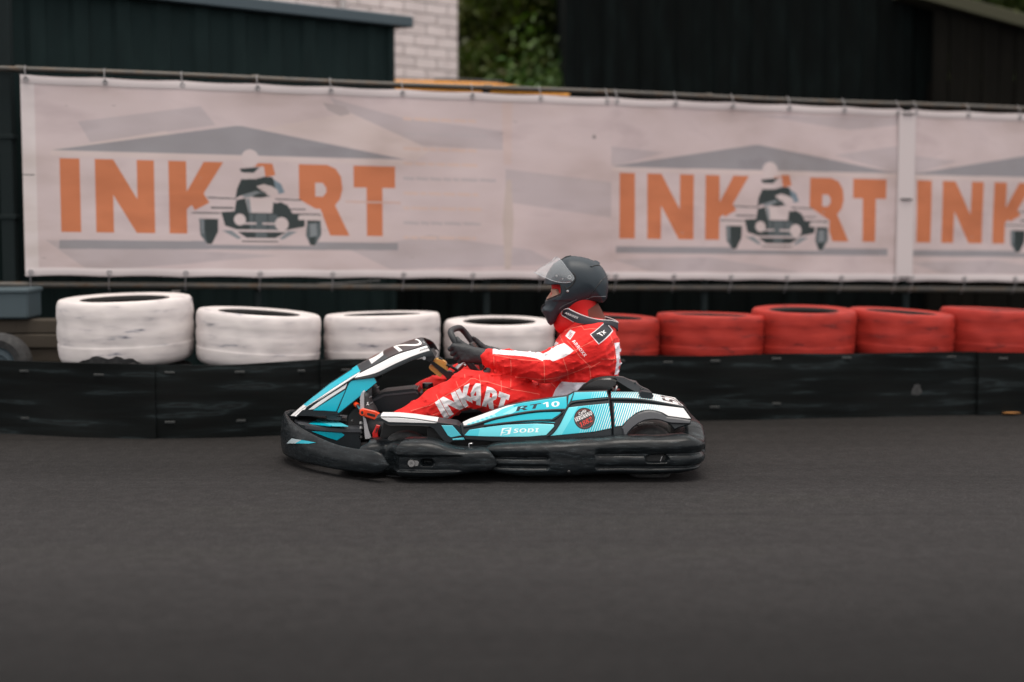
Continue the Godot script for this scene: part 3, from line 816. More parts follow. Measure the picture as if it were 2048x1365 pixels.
# ---------------------------------------------------------------- trees
func leaf_cluster(sd: int, leaves: int, size: float) -> ArrayMesh:
	var mb = MB.new(); var rng = RandomNumberGenerator.new(); rng.seed = sd
	for i in leaves:
		var c = Vector3(rng.randfn(), rng.randfn(), rng.randfn()) * 0.11
		var d = Vector3(rng.randfn(), rng.randfn() * 0.6 - 0.25, rng.randfn()).normalized()
		var s = d.cross(Vector3(rng.randfn(), 1.4, rng.randfn())).normalized(); var u = s.cross(d)
		if u.y < 0: u = -u
		var l = size * rng.randf_range(0.7, 1.25); var w = l * 0.42
		var a = c; var m1 = c + d * l * 0.5 + u * l * 0.06; var e = c + d * l - u * l * 0.08
		var k0 = mb.vert(a, u); var k1 = mb.vert(m1 + s * w * 0.5, (u + s * 0.3).normalized()); var k2 = mb.vert(e, u); var k3 = mb.vert(m1 - s * w * 0.5, (u - s * 0.3).normalized())
		mb.tri(k0, k1, k2); mb.tri(k0, k2, k3)
	return mb.mesh()

func leaf_mat(c: Color) -> StandardMaterial3D:
	var m = std(c, 0.55); m.backlight_enabled = true; m.backlight = lin(0.34, 0.48, 0.10); m.vertex_color_use_as_albedo = true
	return m

func tree(called: String, label: String, at: Vector3, height: float, rad: Vector3, count: int, tint: Color, sd: int, leaf := 0.11, group := "trees behind the fence"):
	var t = thing(called, label, "tree", at, group)
	var rng = RandomNumberGenerator.new(); rng.seed = sd
	var path = PackedVector3Array(); var radii = PackedFloat32Array()
	for i in 9:
		var f = i / 8.0
		path.append(at + Vector3(sin(f * 3.0 + sd) * 0.10 * f, f * height * 0.8, cos(f * 2.3 + sd) * 0.10 * f)); radii.append(lerpf(0.14, 0.03, f) * height / 4.0)
	part("trunk", MB.new().tube(path, radii, 10).mesh(), M.bark, t)
	var tips = []
	for i in 13:
		var f = rng.randf_range(0.3, 0.95); var p = at + Vector3(0, f * height * 0.8, 0)
		var an = rng.randf() * TAU
		var e = at + Vector3(cos(an) * rad.x * rng.randf_range(0.5, 0.95), height - rad.y + rad.y * rng.randf_range(-0.7, 0.85), sin(an) * rad.z * rng.randf_range(0.5, 0.95))
		var mid = p.lerp(e, 0.5) + Vector3(0, 0.15, 0)
		part("limb", MB.new().tube(smooth_path(PackedVector3Array([p, mid, e]), 3), PackedFloat32Array([0.05, 0.043, 0.036, 0.03, 0.024, 0.018, 0.01]), 6).mesh(), M.bark, t)
		tips.append(e); tips.append(mid)
	var mm = MultiMesh.new(); mm.transform_format = MultiMesh.TRANSFORM_3D; mm.use_colors = true
	mm.mesh = leaf_cluster(sd, 26, leaf); mm.instance_count = count
	for i in count:
		var c: Vector3
		if i % 3 == 0:
			c = tips[rng.randi() % tips.size()] + Vector3(rng.randfn(), rng.randfn(), rng.randfn()) * 0.20
		else:
			var d = Vector3(rng.randfn(), rng.randfn(), rng.randfn()).normalized() * pow(rng.randf(), 0.45)
			var lump = 0.82 + 0.22 * sin(d.x * 5.0 + sd) * cos(d.y * 4.0 + sd * 2.0) + 0.14 * sin(d.z * 7.0)
			c = at + Vector3(0, height - rad.y, 0) + d * rad * lump
		var sc = rng.randf_range(0.7, 1.35)
		mm.set_instance_transform(i, Transform3D(Basis.from_euler(Vector3(rng.randf_range(-0.5, 0.5), rng.randf() * TAU, rng.randf_range(-0.5, 0.5))).scaled(Vector3.ONE * sc), c - at))
		var q = rng.randf_range(0.6, 1.35)
		mm.set_instance_color(i, Color(q * rng.randf_range(0.85, 1.2), q, q * rng.randf_range(0.7, 1.0)))
	var ci = MultiMeshInstance3D.new(); ci.name = "crown"; ci.multimesh = mm; ci.material_override = leaf_mat(tint); ci.set_meta("kind", "stuff")
	t.add_child(ci)

func build_trees():
	tree("dark_tree", "dark olive tree filling the left of the gap beside the white brick wall", Vector3(-0.35, 0, -9.2), 4.6, Vector3(1.35, 2.2, 1.3), 1500, lin(0.085, 0.105, 0.030), 21)
	tree("green_tree", "mid green tree beside the dark right-hand building in the gap", Vector3(0.85, 0, -9.8), 4.7, Vector3(1.25, 2.1, 1.3), 1400, lin(0.095, 0.165, 0.045), 22)
	tree("leafy_shrub", "pale green bush low in the gap just above the yellow rail", Vector3(0.50, 0, -7.9), 2.62, Vector3(0.50, 0.85, 0.5), 520, lin(0.14, 0.24, 0.095), 23, 0.09)
	tree("far_tree", "tall dark tree behind the others in the gap", Vector3(0.2, 0, -13.5), 7.0, Vector3(3.0, 3.4, 2.2), 2600, lin(0.075, 0.10, 0.03), 24, 0.14)
	tree("corner_tree", "green tree above the mossy roof in the top right corner", Vector3(5.4, 0, -10.6), 5.6, Vector3(2.6, 2.2, 2.0), 2000, lin(0.08, 0.12, 0.032), 25, 0.13)

# ---------------------------------------------------------------- the fence and its banners
func fence_at(s: float, h: float, off := 0.0) -> Vector3:
	return FENCE_O + FENCE_DIR * s + Vector3(0, h + FENCE_SLOPE * s, 0) + Vector3(-FENCE_DIR.z, 0, FENCE_DIR.x) * off

func build_fence():
	var t = thing("fence_frame", "grey steel pipe frame of the banner fence with its rusty rails", "fence", fence_at(3.5, 0) * Vector3(1, 0, 1))
	var top = PackedVector3Array(); var bot = PackedVector3Array()
	for i in 24:
		var s = -0.16 + i * 0.37
		top.append(fence_at(s, 1.286 + 0.004 * sin(s * 2.1), -0.03)); bot.append(fence_at(s, -0.058 + 0.003 * sin(s * 1.3 + 1.0), -0.03))
	part("top_rail", MB.new().tube(top, 0.018, 12).mesh(), M.rail, t)
	part("bottom_rail", MB.new().tube(bot, 0.021, 12).mesh(), M.rail, t)
	for s in [1.45, 3.0, 4.6, 6.2, 7.8]:
		var b = fence_at(s, 0, -0.075)
		part("post", MB.new().tube(PackedVector3Array([Vector3(b.x, 0, b.z), Vector3(b.x, 1.0, b.z), Vector3(b.x, fence_at(s, 1.28).y, b.z)]), 0.024, 12).mesh(), M.post_green, t)
	for s in [0.0, 1.45, 3.0, 4.6, 6.2, 7.8]:
		part("clamp", MB.new().tube(PackedVector3Array([fence_at(s - 0.025, 1.286, -0.03), fence_at(s + 0.025, 1.286, -0.03)]), 0.024, 10).mesh(), M.rail, t)
	# a loose wire hanging under the bottom rail
	var w = part("loose_wire", MB.new().tube(smooth_path(PackedVector3Array([Vector3(-1.347, 0.7984, -2.95), Vector3(-1.1167, 0.807, -2.98), Vector3(-0.8843, 0.8228, -3)]), 4), 0.004, 6).mesh(), M.dull_steel, t)
	banner("banner", "wide pale banner with orange lettering and kart emblem, left of the helmet", 0.0, 3.8705, banner_print_wide(), 6)
	banner("banner", "narrow pale banner with orange lettering directly right of the helmet", 3.871, 6.095, null, 6)
	banner("banner", "pale banner cut off by the right edge, beyond the white seam", 6.165, 8.388, null, 7)
	# white strip over the seam
	var st = thing("seam_strip", "white vertical strip covering the seam between the two right-hand banners", "strip", fence_at(6.13, 0))
	var rows = []
	for i in 12:
		var r = PackedVector3Array()
		for j in 5: r.append(fence_at(6.062 + j * 0.034, 0.012 + i * 1.225 / 11.0, 0.016 + 0.006 * sin(j * 0.785)))
		rows.append(r)
	part("strip", MB.new().shell(rows, 0.002, Vector3(0.2, 0, 1)).mesh(), M.banner_white, st)
	for h in [1.215, 0.60, 0.03]:
		part("cable_tie", MB.new().tube(PackedVector3Array([fence_at(6.085, h, 0.026), fence_at(6.13, h, 0.029), fence_at(6.175, h, 0.026)]), 0.006, 8).mesh(), M.black, st)

var narrow_print: StandardMaterial3D
var grain: NoiseTexture2D

func cloth(tex: Texture2D) -> StandardMaterial3D:
	var m = std(Color.WHITE, 0.55); m.albedo_texture = tex
	m.backlight_enabled = true; m.backlight = lin(0.10, 0.10, 0.10)
	if grain == null:
		grain = ntex(noise(0.006, 5, FastNoiseLite.TYPE_SIMPLEX_SMOOTH, 99), 512, ramp([[0.0, Color(0.90, 0.885, 0.87)], [0.35, Color(0.97, 0.965, 0.96)], [0.7, Color(1, 1, 1)], [1.0, Color(0.93, 0.92, 0.925)]]))
	m.detail_enabled = true; m.detail_blend_mode = BaseMaterial3D.BLEND_MODE_MUL; m.detail_albedo = grain; m.detail_uv_layer = BaseMaterial3D.DETAIL_UV_1
	return m

func banner(called: String, label: String, s0: float, s1: float, mat, sd: int):
	if mat == null:
		if narrow_print == null: narrow_print = banner_print_narrow()
		mat = narrow_print
	var t = thing(called, label, "banner", fence_at((s0 + s1) * 0.5, 0))
	var n = noise(1.1, 3, FastNoiseLite.TYPE_SIMPLEX_SMOOTH, sd)
	var nu = int((s1 - s0) / 0.05); var nv = 25; var rows = []; var uvs = []
	var ties = maxi(2, int(round((s1 - s0) / 0.46)))
	for i in nv + 1:
		var r = PackedVector3Array(); var q = []
		for j in nu + 1:
			var f = float(j) / nu; var g = float(i) / nv
			var tie = absf(sin(f * ties * PI))      # the cloth hangs between its ties
			var s = lerpf(s0, s1, f); var h = 1.252 * g
			var edge = pow(absf(g * 2.0 - 1.0), 6.0)
			h -= 0.008 * tie * edge * signf(g - 0.5)
			r.append(fence_at(s, h, 0.004 + 0.022 * n.get_noise_2d(s * 1.0, h * 0.5) * (1.0 - edge * 0.7) + 0.004 * tie * edge)); q.append(Vector2(f, 1.0 - g))
		rows.append(r); uvs.append(q)
	part("cloth", MB.new().shell(rows, 0.0015, Vector3(0.2, 0, 1), uvs).mesh(), mat, t)
	# folded hems
	for g in [[0.004, 0.052], [1.200, 1.248]]:
		var hr = []
		for i in 4:
			var r = PackedVector3Array()
			for j in nu + 1:
				var f = float(j) / nu; var tie = absf(sin(f * ties * PI)); var s = lerpf(s0 + 0.004, s1 - 0.004, f)
				var h = lerpf(g[0], g[1], i / 3.0)
				var gg = h / 1.252; var edge = pow(absf(gg * 2.0 - 1.0), 6.0)
				h -= 0.008 * tie * edge * signf(gg - 0.5)
				r.append(fence_at(s, h, 0.0075 + 0.022 * n.get_noise_2d(s, h * 0.5) * (1.0 - edge * 0.7) + 0.004 * tie * edge + (0.002 if i == 1 or i == 2 else 0.0)))
			hr.append(r)
		part("hem", MB.new().shell(hr, 0.0015, Vector3(0.2, 0, 1)).mesh(), M.banner_white, t)
	for k in ties + 1:
		var s = lerpf(s0 + 0.035, s1 - 0.035, float(k) / ties)
		for h in [1.224, 0.028]:
			var c = fence_at(s, h, 0.014)
			var ring = PackedVector3Array()
			for i in 14: ring.append(c + FENCE_DIR * cos(TAU * i / 14) * 0.013 + Vector3.UP * sin(TAU * i / 14) * 0.013)
			part("eyelet", MB.new().tube(ring, 0.0045, 6, true).mesh(), M.eyelet, t)
			var e = fence_at(s, 1.305 if h > 0.5 else -0.08, -0.03)
			part("cable_tie", MB.new().tube(smooth_path(PackedVector3Array([c - Vector3(0, 0, 0.012), c + Vector3(0, 0.02 * signf(h - 0.5), 0.012), e + Vector3(0, 0, 0.02), e - Vector3(0, 0, 0.02)]), 3), 0.0026, 6).mesh(), M.tie_grey, t)

const PAPER = Color(0.785, 0.728, 0.730)

func emblem(p: Print, c: Vector2, k: float):
	# a kart and its driver seen from the front, in dark grey and white
	var dk = Color(0.16, 0.205, 0.21); var mid = Color(0.33, 0.37, 0.385); var wh = Color(0.795, 0.745, 0.742); var gr = Color(0.50, 0.53, 0.55); var bl = Color(0.45, 0.52, 0.57); var or_ = Color(0.77, 0.46, 0.305)
	var at = func(pts: Array) -> PackedVector2Array:
		var o = PackedVector2Array()
		for q in pts: o.append(c + Vector2(q[0], q[1]) * k)
		return o
	p.poly(at.call([[-0.676, 0.006], [-0.262, 0.229], [0.294, 0.229], [0.689, 0.006], [0.689, -0.135], [0.608, -0.353], [-0.545, -0.353], [-0.656, -0.135]]), PAPER)
	p.poly(at.call([[-0.232, 0.476], [0.062, 0.491], [0.183, 0.400], [0.304, 0.229], [0.294, 0.107], [-0.232, 0.107], [-0.262, 0.249]]), PAPER)
	p.poly(at.call([[0.062, 0.520], [0.158, 0.520], [0.188, 0.400], [0.082, 0.380]]), or_)
	p.disc(c + Vector2(-0.080, 0.572) * k, 0.094 * k, wh)
	p.poly(at.call([[-0.193, 0.459], [0.023, 0.483], [-0.044, 0.419], [-0.171, 0.423]]), dk)
	p.poly(at.call([[-0.181, 0.408], [-0.014, 0.415], [-0.055, 0.355], [-0.171, 0.352]]), wh)
	p.poly(at.call([[-0.176, 0.348], [-0.019, 0.354], [0.072, 0.382], [0.148, 0.380], [0.195, 0.330], [0.188, 0.269], [0.117, 0.213], [-0.181, 0.176], [-0.240, 0.146], [-0.221, 0.249]]), dk)
	p.poly(at.call([[0.168, 0.355], [0.246, 0.309], [0.284, 0.218], [0.223, 0.200], [0.183, 0.269]]), bl)
	p.poly(at.call([[-0.019, 0.277], [0.062, 0.303], [0.153, 0.279], [0.223, 0.229], [0.132, 0.200], [0.041, 0.229]]), wh)
	p.poly(at.call([[-0.181, 0.178], [-0.019, 0.229], [0.082, 0.200], [0.143, 0.168], [0.001, 0.178], [-0.130, 0.152]]), gr)
	p.poly(at.call([[-0.060, 0.174], [0.011, 0.206], [0.087, 0.200], [0.112, 0.172], [0.031, 0.156], [-0.050, 0.160]]), dk)
	p.poly(at.call([[-0.230, 0.125], [-0.130, 0.148], [-0.098, -0.006], [-0.230, -0.024]]), dk)
	p.poly(at.call([[0.168, 0.092], [0.244, 0.115], [0.309, 0.077], [0.314, -0.018], [0.158, -0.014]]), dk)
	p.poly(at.call([[-0.230, 0.125], [-0.130, 0.152], [0.168, 0.107], [0.309, 0.087], [0.365, -0.006], [0.496, -0.034], [0.491, -0.146], [0.294, -0.186], [-0.232, -0.186], [-0.353, -0.146], [-0.393, -0.002], [-0.252, 0.006]]), dk)
	p.poly(at.call([[-0.139, 0.148], [0.165, 0.148], [0.149, -0.004], [-0.100, -0.004]]), wh)
	p.poly(at.call([[-0.130, 0.140], [-0.090, 0.140], [-0.075, -0.000], [-0.100, -0.000]]), gr)
	p.poly(at.call([[-0.393, -0.002], [-0.262, 0.004], [-0.221, -0.024], [-0.221, -0.176], [-0.343, -0.146]]), dk)
	p.poly(at.call([[0.314, -0.014], [0.426, -0.012], [0.496, -0.044], [0.486, -0.146], [0.284, -0.181]]), dk)
	p.poly(at.call([[-0.262, -0.019], [0.274, -0.019], [0.304, -0.186], [-0.232, -0.186]]), dk)
	p.poly(at.call([[-0.098, -0.016], [-0.050, -0.014], [-0.050, -0.186], [-0.092, -0.186]]), mid)
	p.poly(at.call([[-0.034, -0.014], [0.097, -0.014], [0.097, -0.186], [-0.039, -0.186]]), mid)
	p.poly(at.call([[0.107, -0.016], [0.183, -0.016], [0.244, -0.075], [0.193, -0.186], [0.107, -0.186]]), mid)
	p.disc(c + Vector2(-0.196, -0.080) * k, 0.063 * k, wh)
	p.disc(c + Vector2(0.249, -0.120) * k, 0.073 * k, wh)
	p.poly(at.call([[-0.216, -0.111], [-0.019, -0.111], [-0.019, -0.129], [-0.216, -0.129]]), wh)
	p.poly(at.call([[0.043, -0.111], [0.223, -0.111], [0.223, -0.131], [0.043, -0.131]]), wh)
	p.poly(at.call([[-0.262, -0.190], [0.314, -0.190], [0.314, -0.206], [-0.262, -0.206]]), wh)
	p.poly(at.call([[-0.221, -0.210], [0.289, -0.210], [0.183, -0.271], [-0.130, -0.271]]), dk)
	p.poly(at.call([[-0.034, -0.214], [0.092, -0.214], [0.092, -0.269], [-0.034, -0.269]]), mid)
	p.poly(at.call([[-0.201, -0.279], [0.234, -0.279], [0.223, -0.299], [-0.191, -0.299]]), wh)
	p.poly(at.call([[-0.181, -0.303], [0.213, -0.303], [0.208, -0.315], [-0.176, -0.315]]), dk)
	p.poly(at.call([[-0.383, -0.198], [-0.282, -0.198], [-0.181, -0.277], [-0.221, -0.287]]), gr)
	p.poly(at.call([[0.314, -0.198], [0.416, -0.198], [0.259, -0.287], [0.218, -0.279]]), gr)
	p.poly(at.call([[-0.661, -0.022], [-0.403, -0.022], [-0.403, -0.075], [-0.661, -0.075]]), wh)
	p.poly(at.call([[0.426, -0.024], [0.658, -0.024], [0.658, -0.075], [0.426, -0.075]]), wh)
	p.poly(at.call([[-0.621, -0.079], [-0.424, -0.079], [-0.429, -0.216], [-0.494, -0.343], [-0.545, -0.343], [-0.614, -0.247]]), mid)
	p.poly(at.call([[-0.567, -0.079], [-0.424, -0.079], [-0.429, -0.216], [-0.494, -0.343], [-0.540, -0.343], [-0.563, -0.247]]), dk)
	p.poly(at.call([[-0.604, -0.085], [-0.580, -0.085], [-0.577, -0.237], [-0.598, -0.229]]), gr)
	p.poly(at.call([[0.522, -0.079], [0.668, -0.079], [0.673, -0.226], [0.603, -0.348], [0.549, -0.343], [0.505, -0.237]]), mid)
	p.poly(at.call([[0.549, -0.095], [0.618, -0.095], [0.628, -0.237], [0.552, -0.257]]), gr)
	p.poly(at.call([[0.517, -0.079], [0.648, -0.079], [0.643, -0.105], [0.537, -0.110]]), dk)
	p.poly(at.call([[0.542, -0.257], [0.613, -0.257], [0.598, -0.348], [0.549, -0.343]]), dk)
	p.poly(at.call([[-0.530, 0.154], [-0.232, 0.146], [-0.232, 0.135], [-0.530, 0.142]]), dk)
	p.poly(at.call([[0.183, 0.152], [0.461, 0.144], [0.461, 0.133], [0.183, 0.140]]), dk)
	p.poly(at.call([[-0.499, 0.049], [-0.262, 0.049], [-0.262, 0.034], [-0.499, 0.034]]), dk)
	p.poly(at.call([[0.325, 0.047], [0.507, 0.044], [0.507, 0.034], [0.325, 0.034]]), dk)
	p.poly(at.call([[-0.702, -0.012], [-0.403, -0.010], [-0.403, -0.022], [-0.702, -0.022]]), dk)
	p.poly(at.call([[0.335, -0.004], [0.668, -0.008], [0.668, -0.020], [0.335, -0.016]]), dk)

func logo_letters(p: Print, x0: float, x1: float, y0: float, y1: float):
	# heavy capitals drawn in a box from x0 to x1; t is the stem
	var or_ = Color(0.77, 0.46, 0.305)
	var w = x1 - x0; var h = y1 - y0
	var q = func(pts: Array):
		var o = PackedVector2Array()
		for a in pts: o.append(Vector2(x0 + a[0] * w, y0 + a[1] * h))
		p.poly(o, or_)
	q.call([[0.0, 0], [0.056, 0], [0.056, 1], [0.0, 1]])
	q.call([[0.100, 0], [0.150, 0], [0.150, 0.52], [0.216, 0], [0.270, 0], [0.270, 1], [0.220, 1], [0.220, 0.46], [0.152, 1], [0.100, 1]])
	q.call([[0.312, 0], [0.364, 0], [0.364, 0.34], [0.378, 0.40], [0.432, 0], [0.490, 0], [0.414, 0.56], [0.474, 1], [0.416, 1], [0.364, 0.58], [0.364, 1], [0.312, 1]])
	q.call([[0.490, 0], [0.540, 0], [0.552, 0.18], [0.622, 0.18], [0.634, 0], [0.686, 0], [0.618, 1], [0.558, 1]])
	p.poly(PackedVector2Array([Vector2(x0 + 0.565 * w, y0 + 0.34 * h), Vector2(x0 + 0.609 * w, y0 + 0.34 * h), Vector2(x0 + 0.588 * w, y0 + 0.72 * h)]), PAPER)
	var o = PackedVector2Array()
	for a in [[0.702, 0], [0.752, 0], [0.752, 0.38], [0.766, 0.38], [0.796, 0], [0.856, 0], [0.812, 0.43], [0.828, 0.52], [0.836, 0.66], [0.832, 0.83], [0.815, 0.95], [0.787, 1.0], [0.702, 1.0]]: o.append(Vector2(x0 + a[0] * w, y0 + a[1] * h))
	p.poly(o, or_)
	p.poly(PackedVector2Array([Vector2(x0 + 0.752 * w, y0 + 0.55 * h), Vector2(x0 + 0.775 * w, y0 + 0.55 * h), Vector2(x0 + 0.785 * w, y0 + 0.61 * h), Vector2(x0 + 0.785 * w, y0 + 0.68 * h), Vector2(x0 + 0.775 * w, y0 + 0.74 * h), Vector2(x0 + 0.752 * w, y0 + 0.74 * h)]), PAPER)
	q.call([[0.871, 0.69], [0.910, 0.69], [0.910, 0], [0.960, 0], [0.960, 0.69], [1.0, 0.69], [1.0, 1], [0.871, 1]])

func paper_marks(p: Print, sd: int, count: int, w: float):
	var rng = RandomNumberGenerator.new(); rng.seed = sd
	for i in count:
		var c = Vector2(rng.randf() * w, rng.randf_range(0.1, 1.15)); var r = rng.randf_range(0.003, 0.010)
		p.poly(PackedVector2Array([c, c + Vector2(r * rng.randf_range(1, 7), r * 0.3), c + Vector2(r * rng.randf_range(1, 5), -r)]), Color(0.67, 0.62, 0.62))

func banner_print_wide() -> StandardMaterial3D:
	var w = 3.868
	var p = Print.new(Vector2(0, 0), Vector2(w, 1.252), 1600, PAPER)
	var pale = Color(0.722, 0.680, 0.692); var gr = Color(0.580, 0.572, 0.592); var lt = Color(0.80, 0.745, 0.735)
	for q in [PackedVector2Array([Vector2(0.3389, 0.973), Vector2(1.095, 1.0959), Vector2(1.1874, 0.9785), Vector2(0.4115, 0.8446)]), PackedVector2Array([Vector2(1.93, 1.1803), Vector2(2.3939, 1.0664), Vector2(3.0957, 0.9997), Vector2(3.0956, 0.8726), Vector2(2.3927, 0.8859), Vector2(2.0597, 0.9675)]), PackedVector2Array([Vector2(3.113, 0.7456), Vector2(3.8803, 0.6721), Vector2(3.8818, 0.4283), Vector2(3.1129, 0.5237)]), PackedVector2Array([Vector2(0.1256, 0.2296), Vector2(0.8594, 0.1813), Vector2(1.5917, 0.1438), Vector2(0.3931, 0.0278)]), PackedVector2Array([Vector2(2.0526, 0.1879), Vector2(2.5931, 0.2939), Vector2(3.2893, 0.2013), Vector2(3.5035, 0.1009), Vector2(2.3198, 0.0579)])]: p.poly(q, pale)
	for q in [PackedVector2Array([Vector2(0.1694, 0.791), Vector2(0.8735, 0.9306), Vector2(0.9197, 0.9068), Vector2(0.2288, 0.7678)]), PackedVector2Array([Vector2(1.4735, 0.9621), Vector2(2.0608, 1.0878), Vector2(2.5957, 0.8586), Vector2(2.4934, 0.7832)])]: p.poly(q, lt)
	# roof over the lettering, bars under it
	p.poly(PackedVector2Array([Vector2(0.1784, 0.7913), Vector2(1.3141, 0.9762), Vector2(1.3523, 0.9774), Vector2(2.4191, 0.7912)]), gr)
	p.poly(PackedVector2Array([Vector2(0.1693, 0.7879), Vector2(2.4326, 0.7849), Vector2(2.4324, 0.7552), Vector2(0.1685, 0.7569)]), lt)
	p.poly(PackedVector2Array([Vector2(0.2098, 0.2306), Vector2(2.3717, 0.2378), Vector2(2.3714, 0.188), Vector2(0.2084, 0.1742)]), gr)
	var a = PackedVector2Array([Vector2(0.2229, 0.2747), Vector2(2.3551, 0.2841), Vector2(0.2343, 0.7493), Vector2(2.3581, 0.7369)])
	logo_letters(p, a[0].x, a[1].x, (a[0].y + a[1].y) * 0.5, (a[2].y + a[3].y) * 0.5)
	var c = PackedVector2Array([Vector2(1.4532, 0.4242), Vector2(1.0668, 0.3696), Vector2(1.856, 0.3822)])
	emblem(p, c[0], (c[2].x - c[1].x) / 1.30)
	# faded lines of print beside the emblem
	var l = PackedVector2Array([Vector2(2.4111, 1.1325), Vector2(3.061, 1.1553), Vector2(2.4106, 1.0506), Vector2(2.4059, 0.2981)])
	var n = 9; var rng = RandomNumberGenerator.new(); rng.seed = 4
	for i in n:
		var y = lerpf(l[2].y, l[3].y, i / float(n - 1)) - i * 0.004
		var x = l[0].x; var x1 = l[1].x - rng.randf_range(0.0, 0.16)
		while x < x1:
			var e = minf(x + rng.randf_range(0.03, 0.13), x1)
			var col = Color(0.81, 0.715, 0.68) if i % 3 != 1 else Color(0.71, 0.675, 0.69)
			p.poly(PackedVector2Array([Vector2(x, y), Vector2(e, y - 0.004), Vector2(e, y + 0.016), Vector2(x, y + 0.018)]), col)
			x = e + 0.012
	# stain down the cloth, scuffs, an old hole
	p.poly(PackedVector2Array([Vector2(3.12, 0.6719), Vector2(3.155, 0.6727), Vector2(3.1691, 0.4032), Vector2(3.148, 0.064), Vector2(3.1057, 0.0637), Vector2(3.0918, 0.4019)]), Color(0.745, 0.69, 0.67))
	p.poly(PackedVector2Array([Vector2(3.0854, 1.2228), Vector2(3.1621, 1.2256), Vector2(3.1551, 0.7735), Vector2(3.099, 0.7721)]), Color(0.79, 0.715, 0.705))
	p.poly(PackedVector2Array([Vector2(1.8805, 1.1462), Vector2(2.0281, 1.1288), Vector2(2.0607, 1.078), Vector2(1.9946, 1.0628), Vector2(1.9128, 1.0989)]), Color(0.69, 0.645, 0.65))
	p.disc(PackedVector2Array([Vector2(3.7411, 0.979)])[0], 0.014, Color(0.55, 0.52, 0.52))
	p.poly(PackedVector2Array([Vector2(2.0223, 0.5095), Vector2(2.3903, 0.5099), Vector2(2.3903, 0.4967), Vector2(2.0223, 0.4996)]), Color(0.78, 0.66, 0.62))
	paper_marks(p, 8, 18, w)
	var e0 = PackedVector2Array([Vector2(0.0163, 0.6322), Vector2(0.0818, 0.6337)])
	p.poly(PackedVector2Array([Vector2(0, 0), Vector2(e0[1].x, 0), Vector2(e0[1].x, 1.252), Vector2(0, 1.252)]), Color(0.83, 0.795, 0.795))
	p.poly(PackedVector2Array([Vector2(0, 0.63), Vector2(0.07, 0.63), Vector2(0.07, 0.637), Vector2(0, 0.637)]), Color(0.2, 0.2, 0.2))
	return cloth(p.texture())

func banner_print_narrow() -> StandardMaterial3D:
	var w = 2.223; var ox = 3.872
	var p = Print.new(Vector2(ox, 0), Vector2(ox + w, 1.252), 1024, PAPER)
	var pale = Color(0.722, 0.680, 0.692); var gr = Color(0.580, 0.572, 0.592); var lt = Color(0.80, 0.745, 0.735)
	for q in [PackedVector2Array([Vector2(3.7161, 0.9307), Vector2(4.2641, 0.8879), Vector2(3.9342, 0.7933), Vector2(3.7528, 0.7887)]), PackedVector2Array([Vector2(5.5632, 0.9058), Vector2(6.0603, 0.984), Vector2(6.0729, 0.7933), Vector2(6.0447, 0.7926)]), PackedVector2Array([Vector2(3.8944, 0.1387), Vector2(4.6087, 0.1628), Vector2(5.3037, 0.0621), Vector2(4.1601, 0.0541)]), PackedVector2Array([Vector2(4.8995, 1.1744), Vector2(5.6781, 1.0871), Vector2(6.0608, 1.1349), Vector2(6.0595, 1.1887)])]: p.poly(q, pale)
	p.poly(PackedVector2Array([Vector2(3.8688, 0.7814), Vector2(4.9408, 0.959), Vector2(4.979, 0.9601), Vector2(6.065, 0.7859)]), gr)
	p.poly(PackedVector2Array([Vector2(3.8688, 0.7779), Vector2(6.0652, 0.7787), Vector2(6.0658, 0.7534), Vector2(3.869, 0.7472)]), lt)
	p.poly(PackedVector2Array([Vector2(3.9085, 0.2322), Vector2(5.997, 0.2379), Vector2(5.9982, 0.187), Vector2(3.9088, 0.1873)]), gr)
	var a = PackedVector2Array([Vector2(3.9338, 0.2843), Vector2(5.9756, 0.2885), Vector2(3.9309, 0.7384), Vector2(5.9652, 0.7403)])
	logo_letters(p, a[0].x, a[1].x, (a[0].y + a[1].y) * 0.5, (a[2].y + a[3].y) * 0.5)
	var c = PackedVector2Array([Vector2(5.1104, 0.4342), Vector2(4.7159, 0.3927), Vector2(5.5138, 0.4048)])
	emblem(p, c[0], (c[2].x - c[1].x) / 1.30)
	paper_marks(p, 9, 30, 0.0)
	var rng = RandomNumberGenerator.new(); rng.seed = 14
	for i in 12:
		var q = Vector2(ox + rng.randf() * w, rng.randf_range(0.08, 1.17)); var r = rng.randf_range(0.003, 0.008)
		p.poly(PackedVector2Array([q, q + Vector2(r * 4, r * 0.3), q + Vector2(r * 3, -r)]), Color(0.67, 0.62, 0.62))
	return cloth(p.texture())

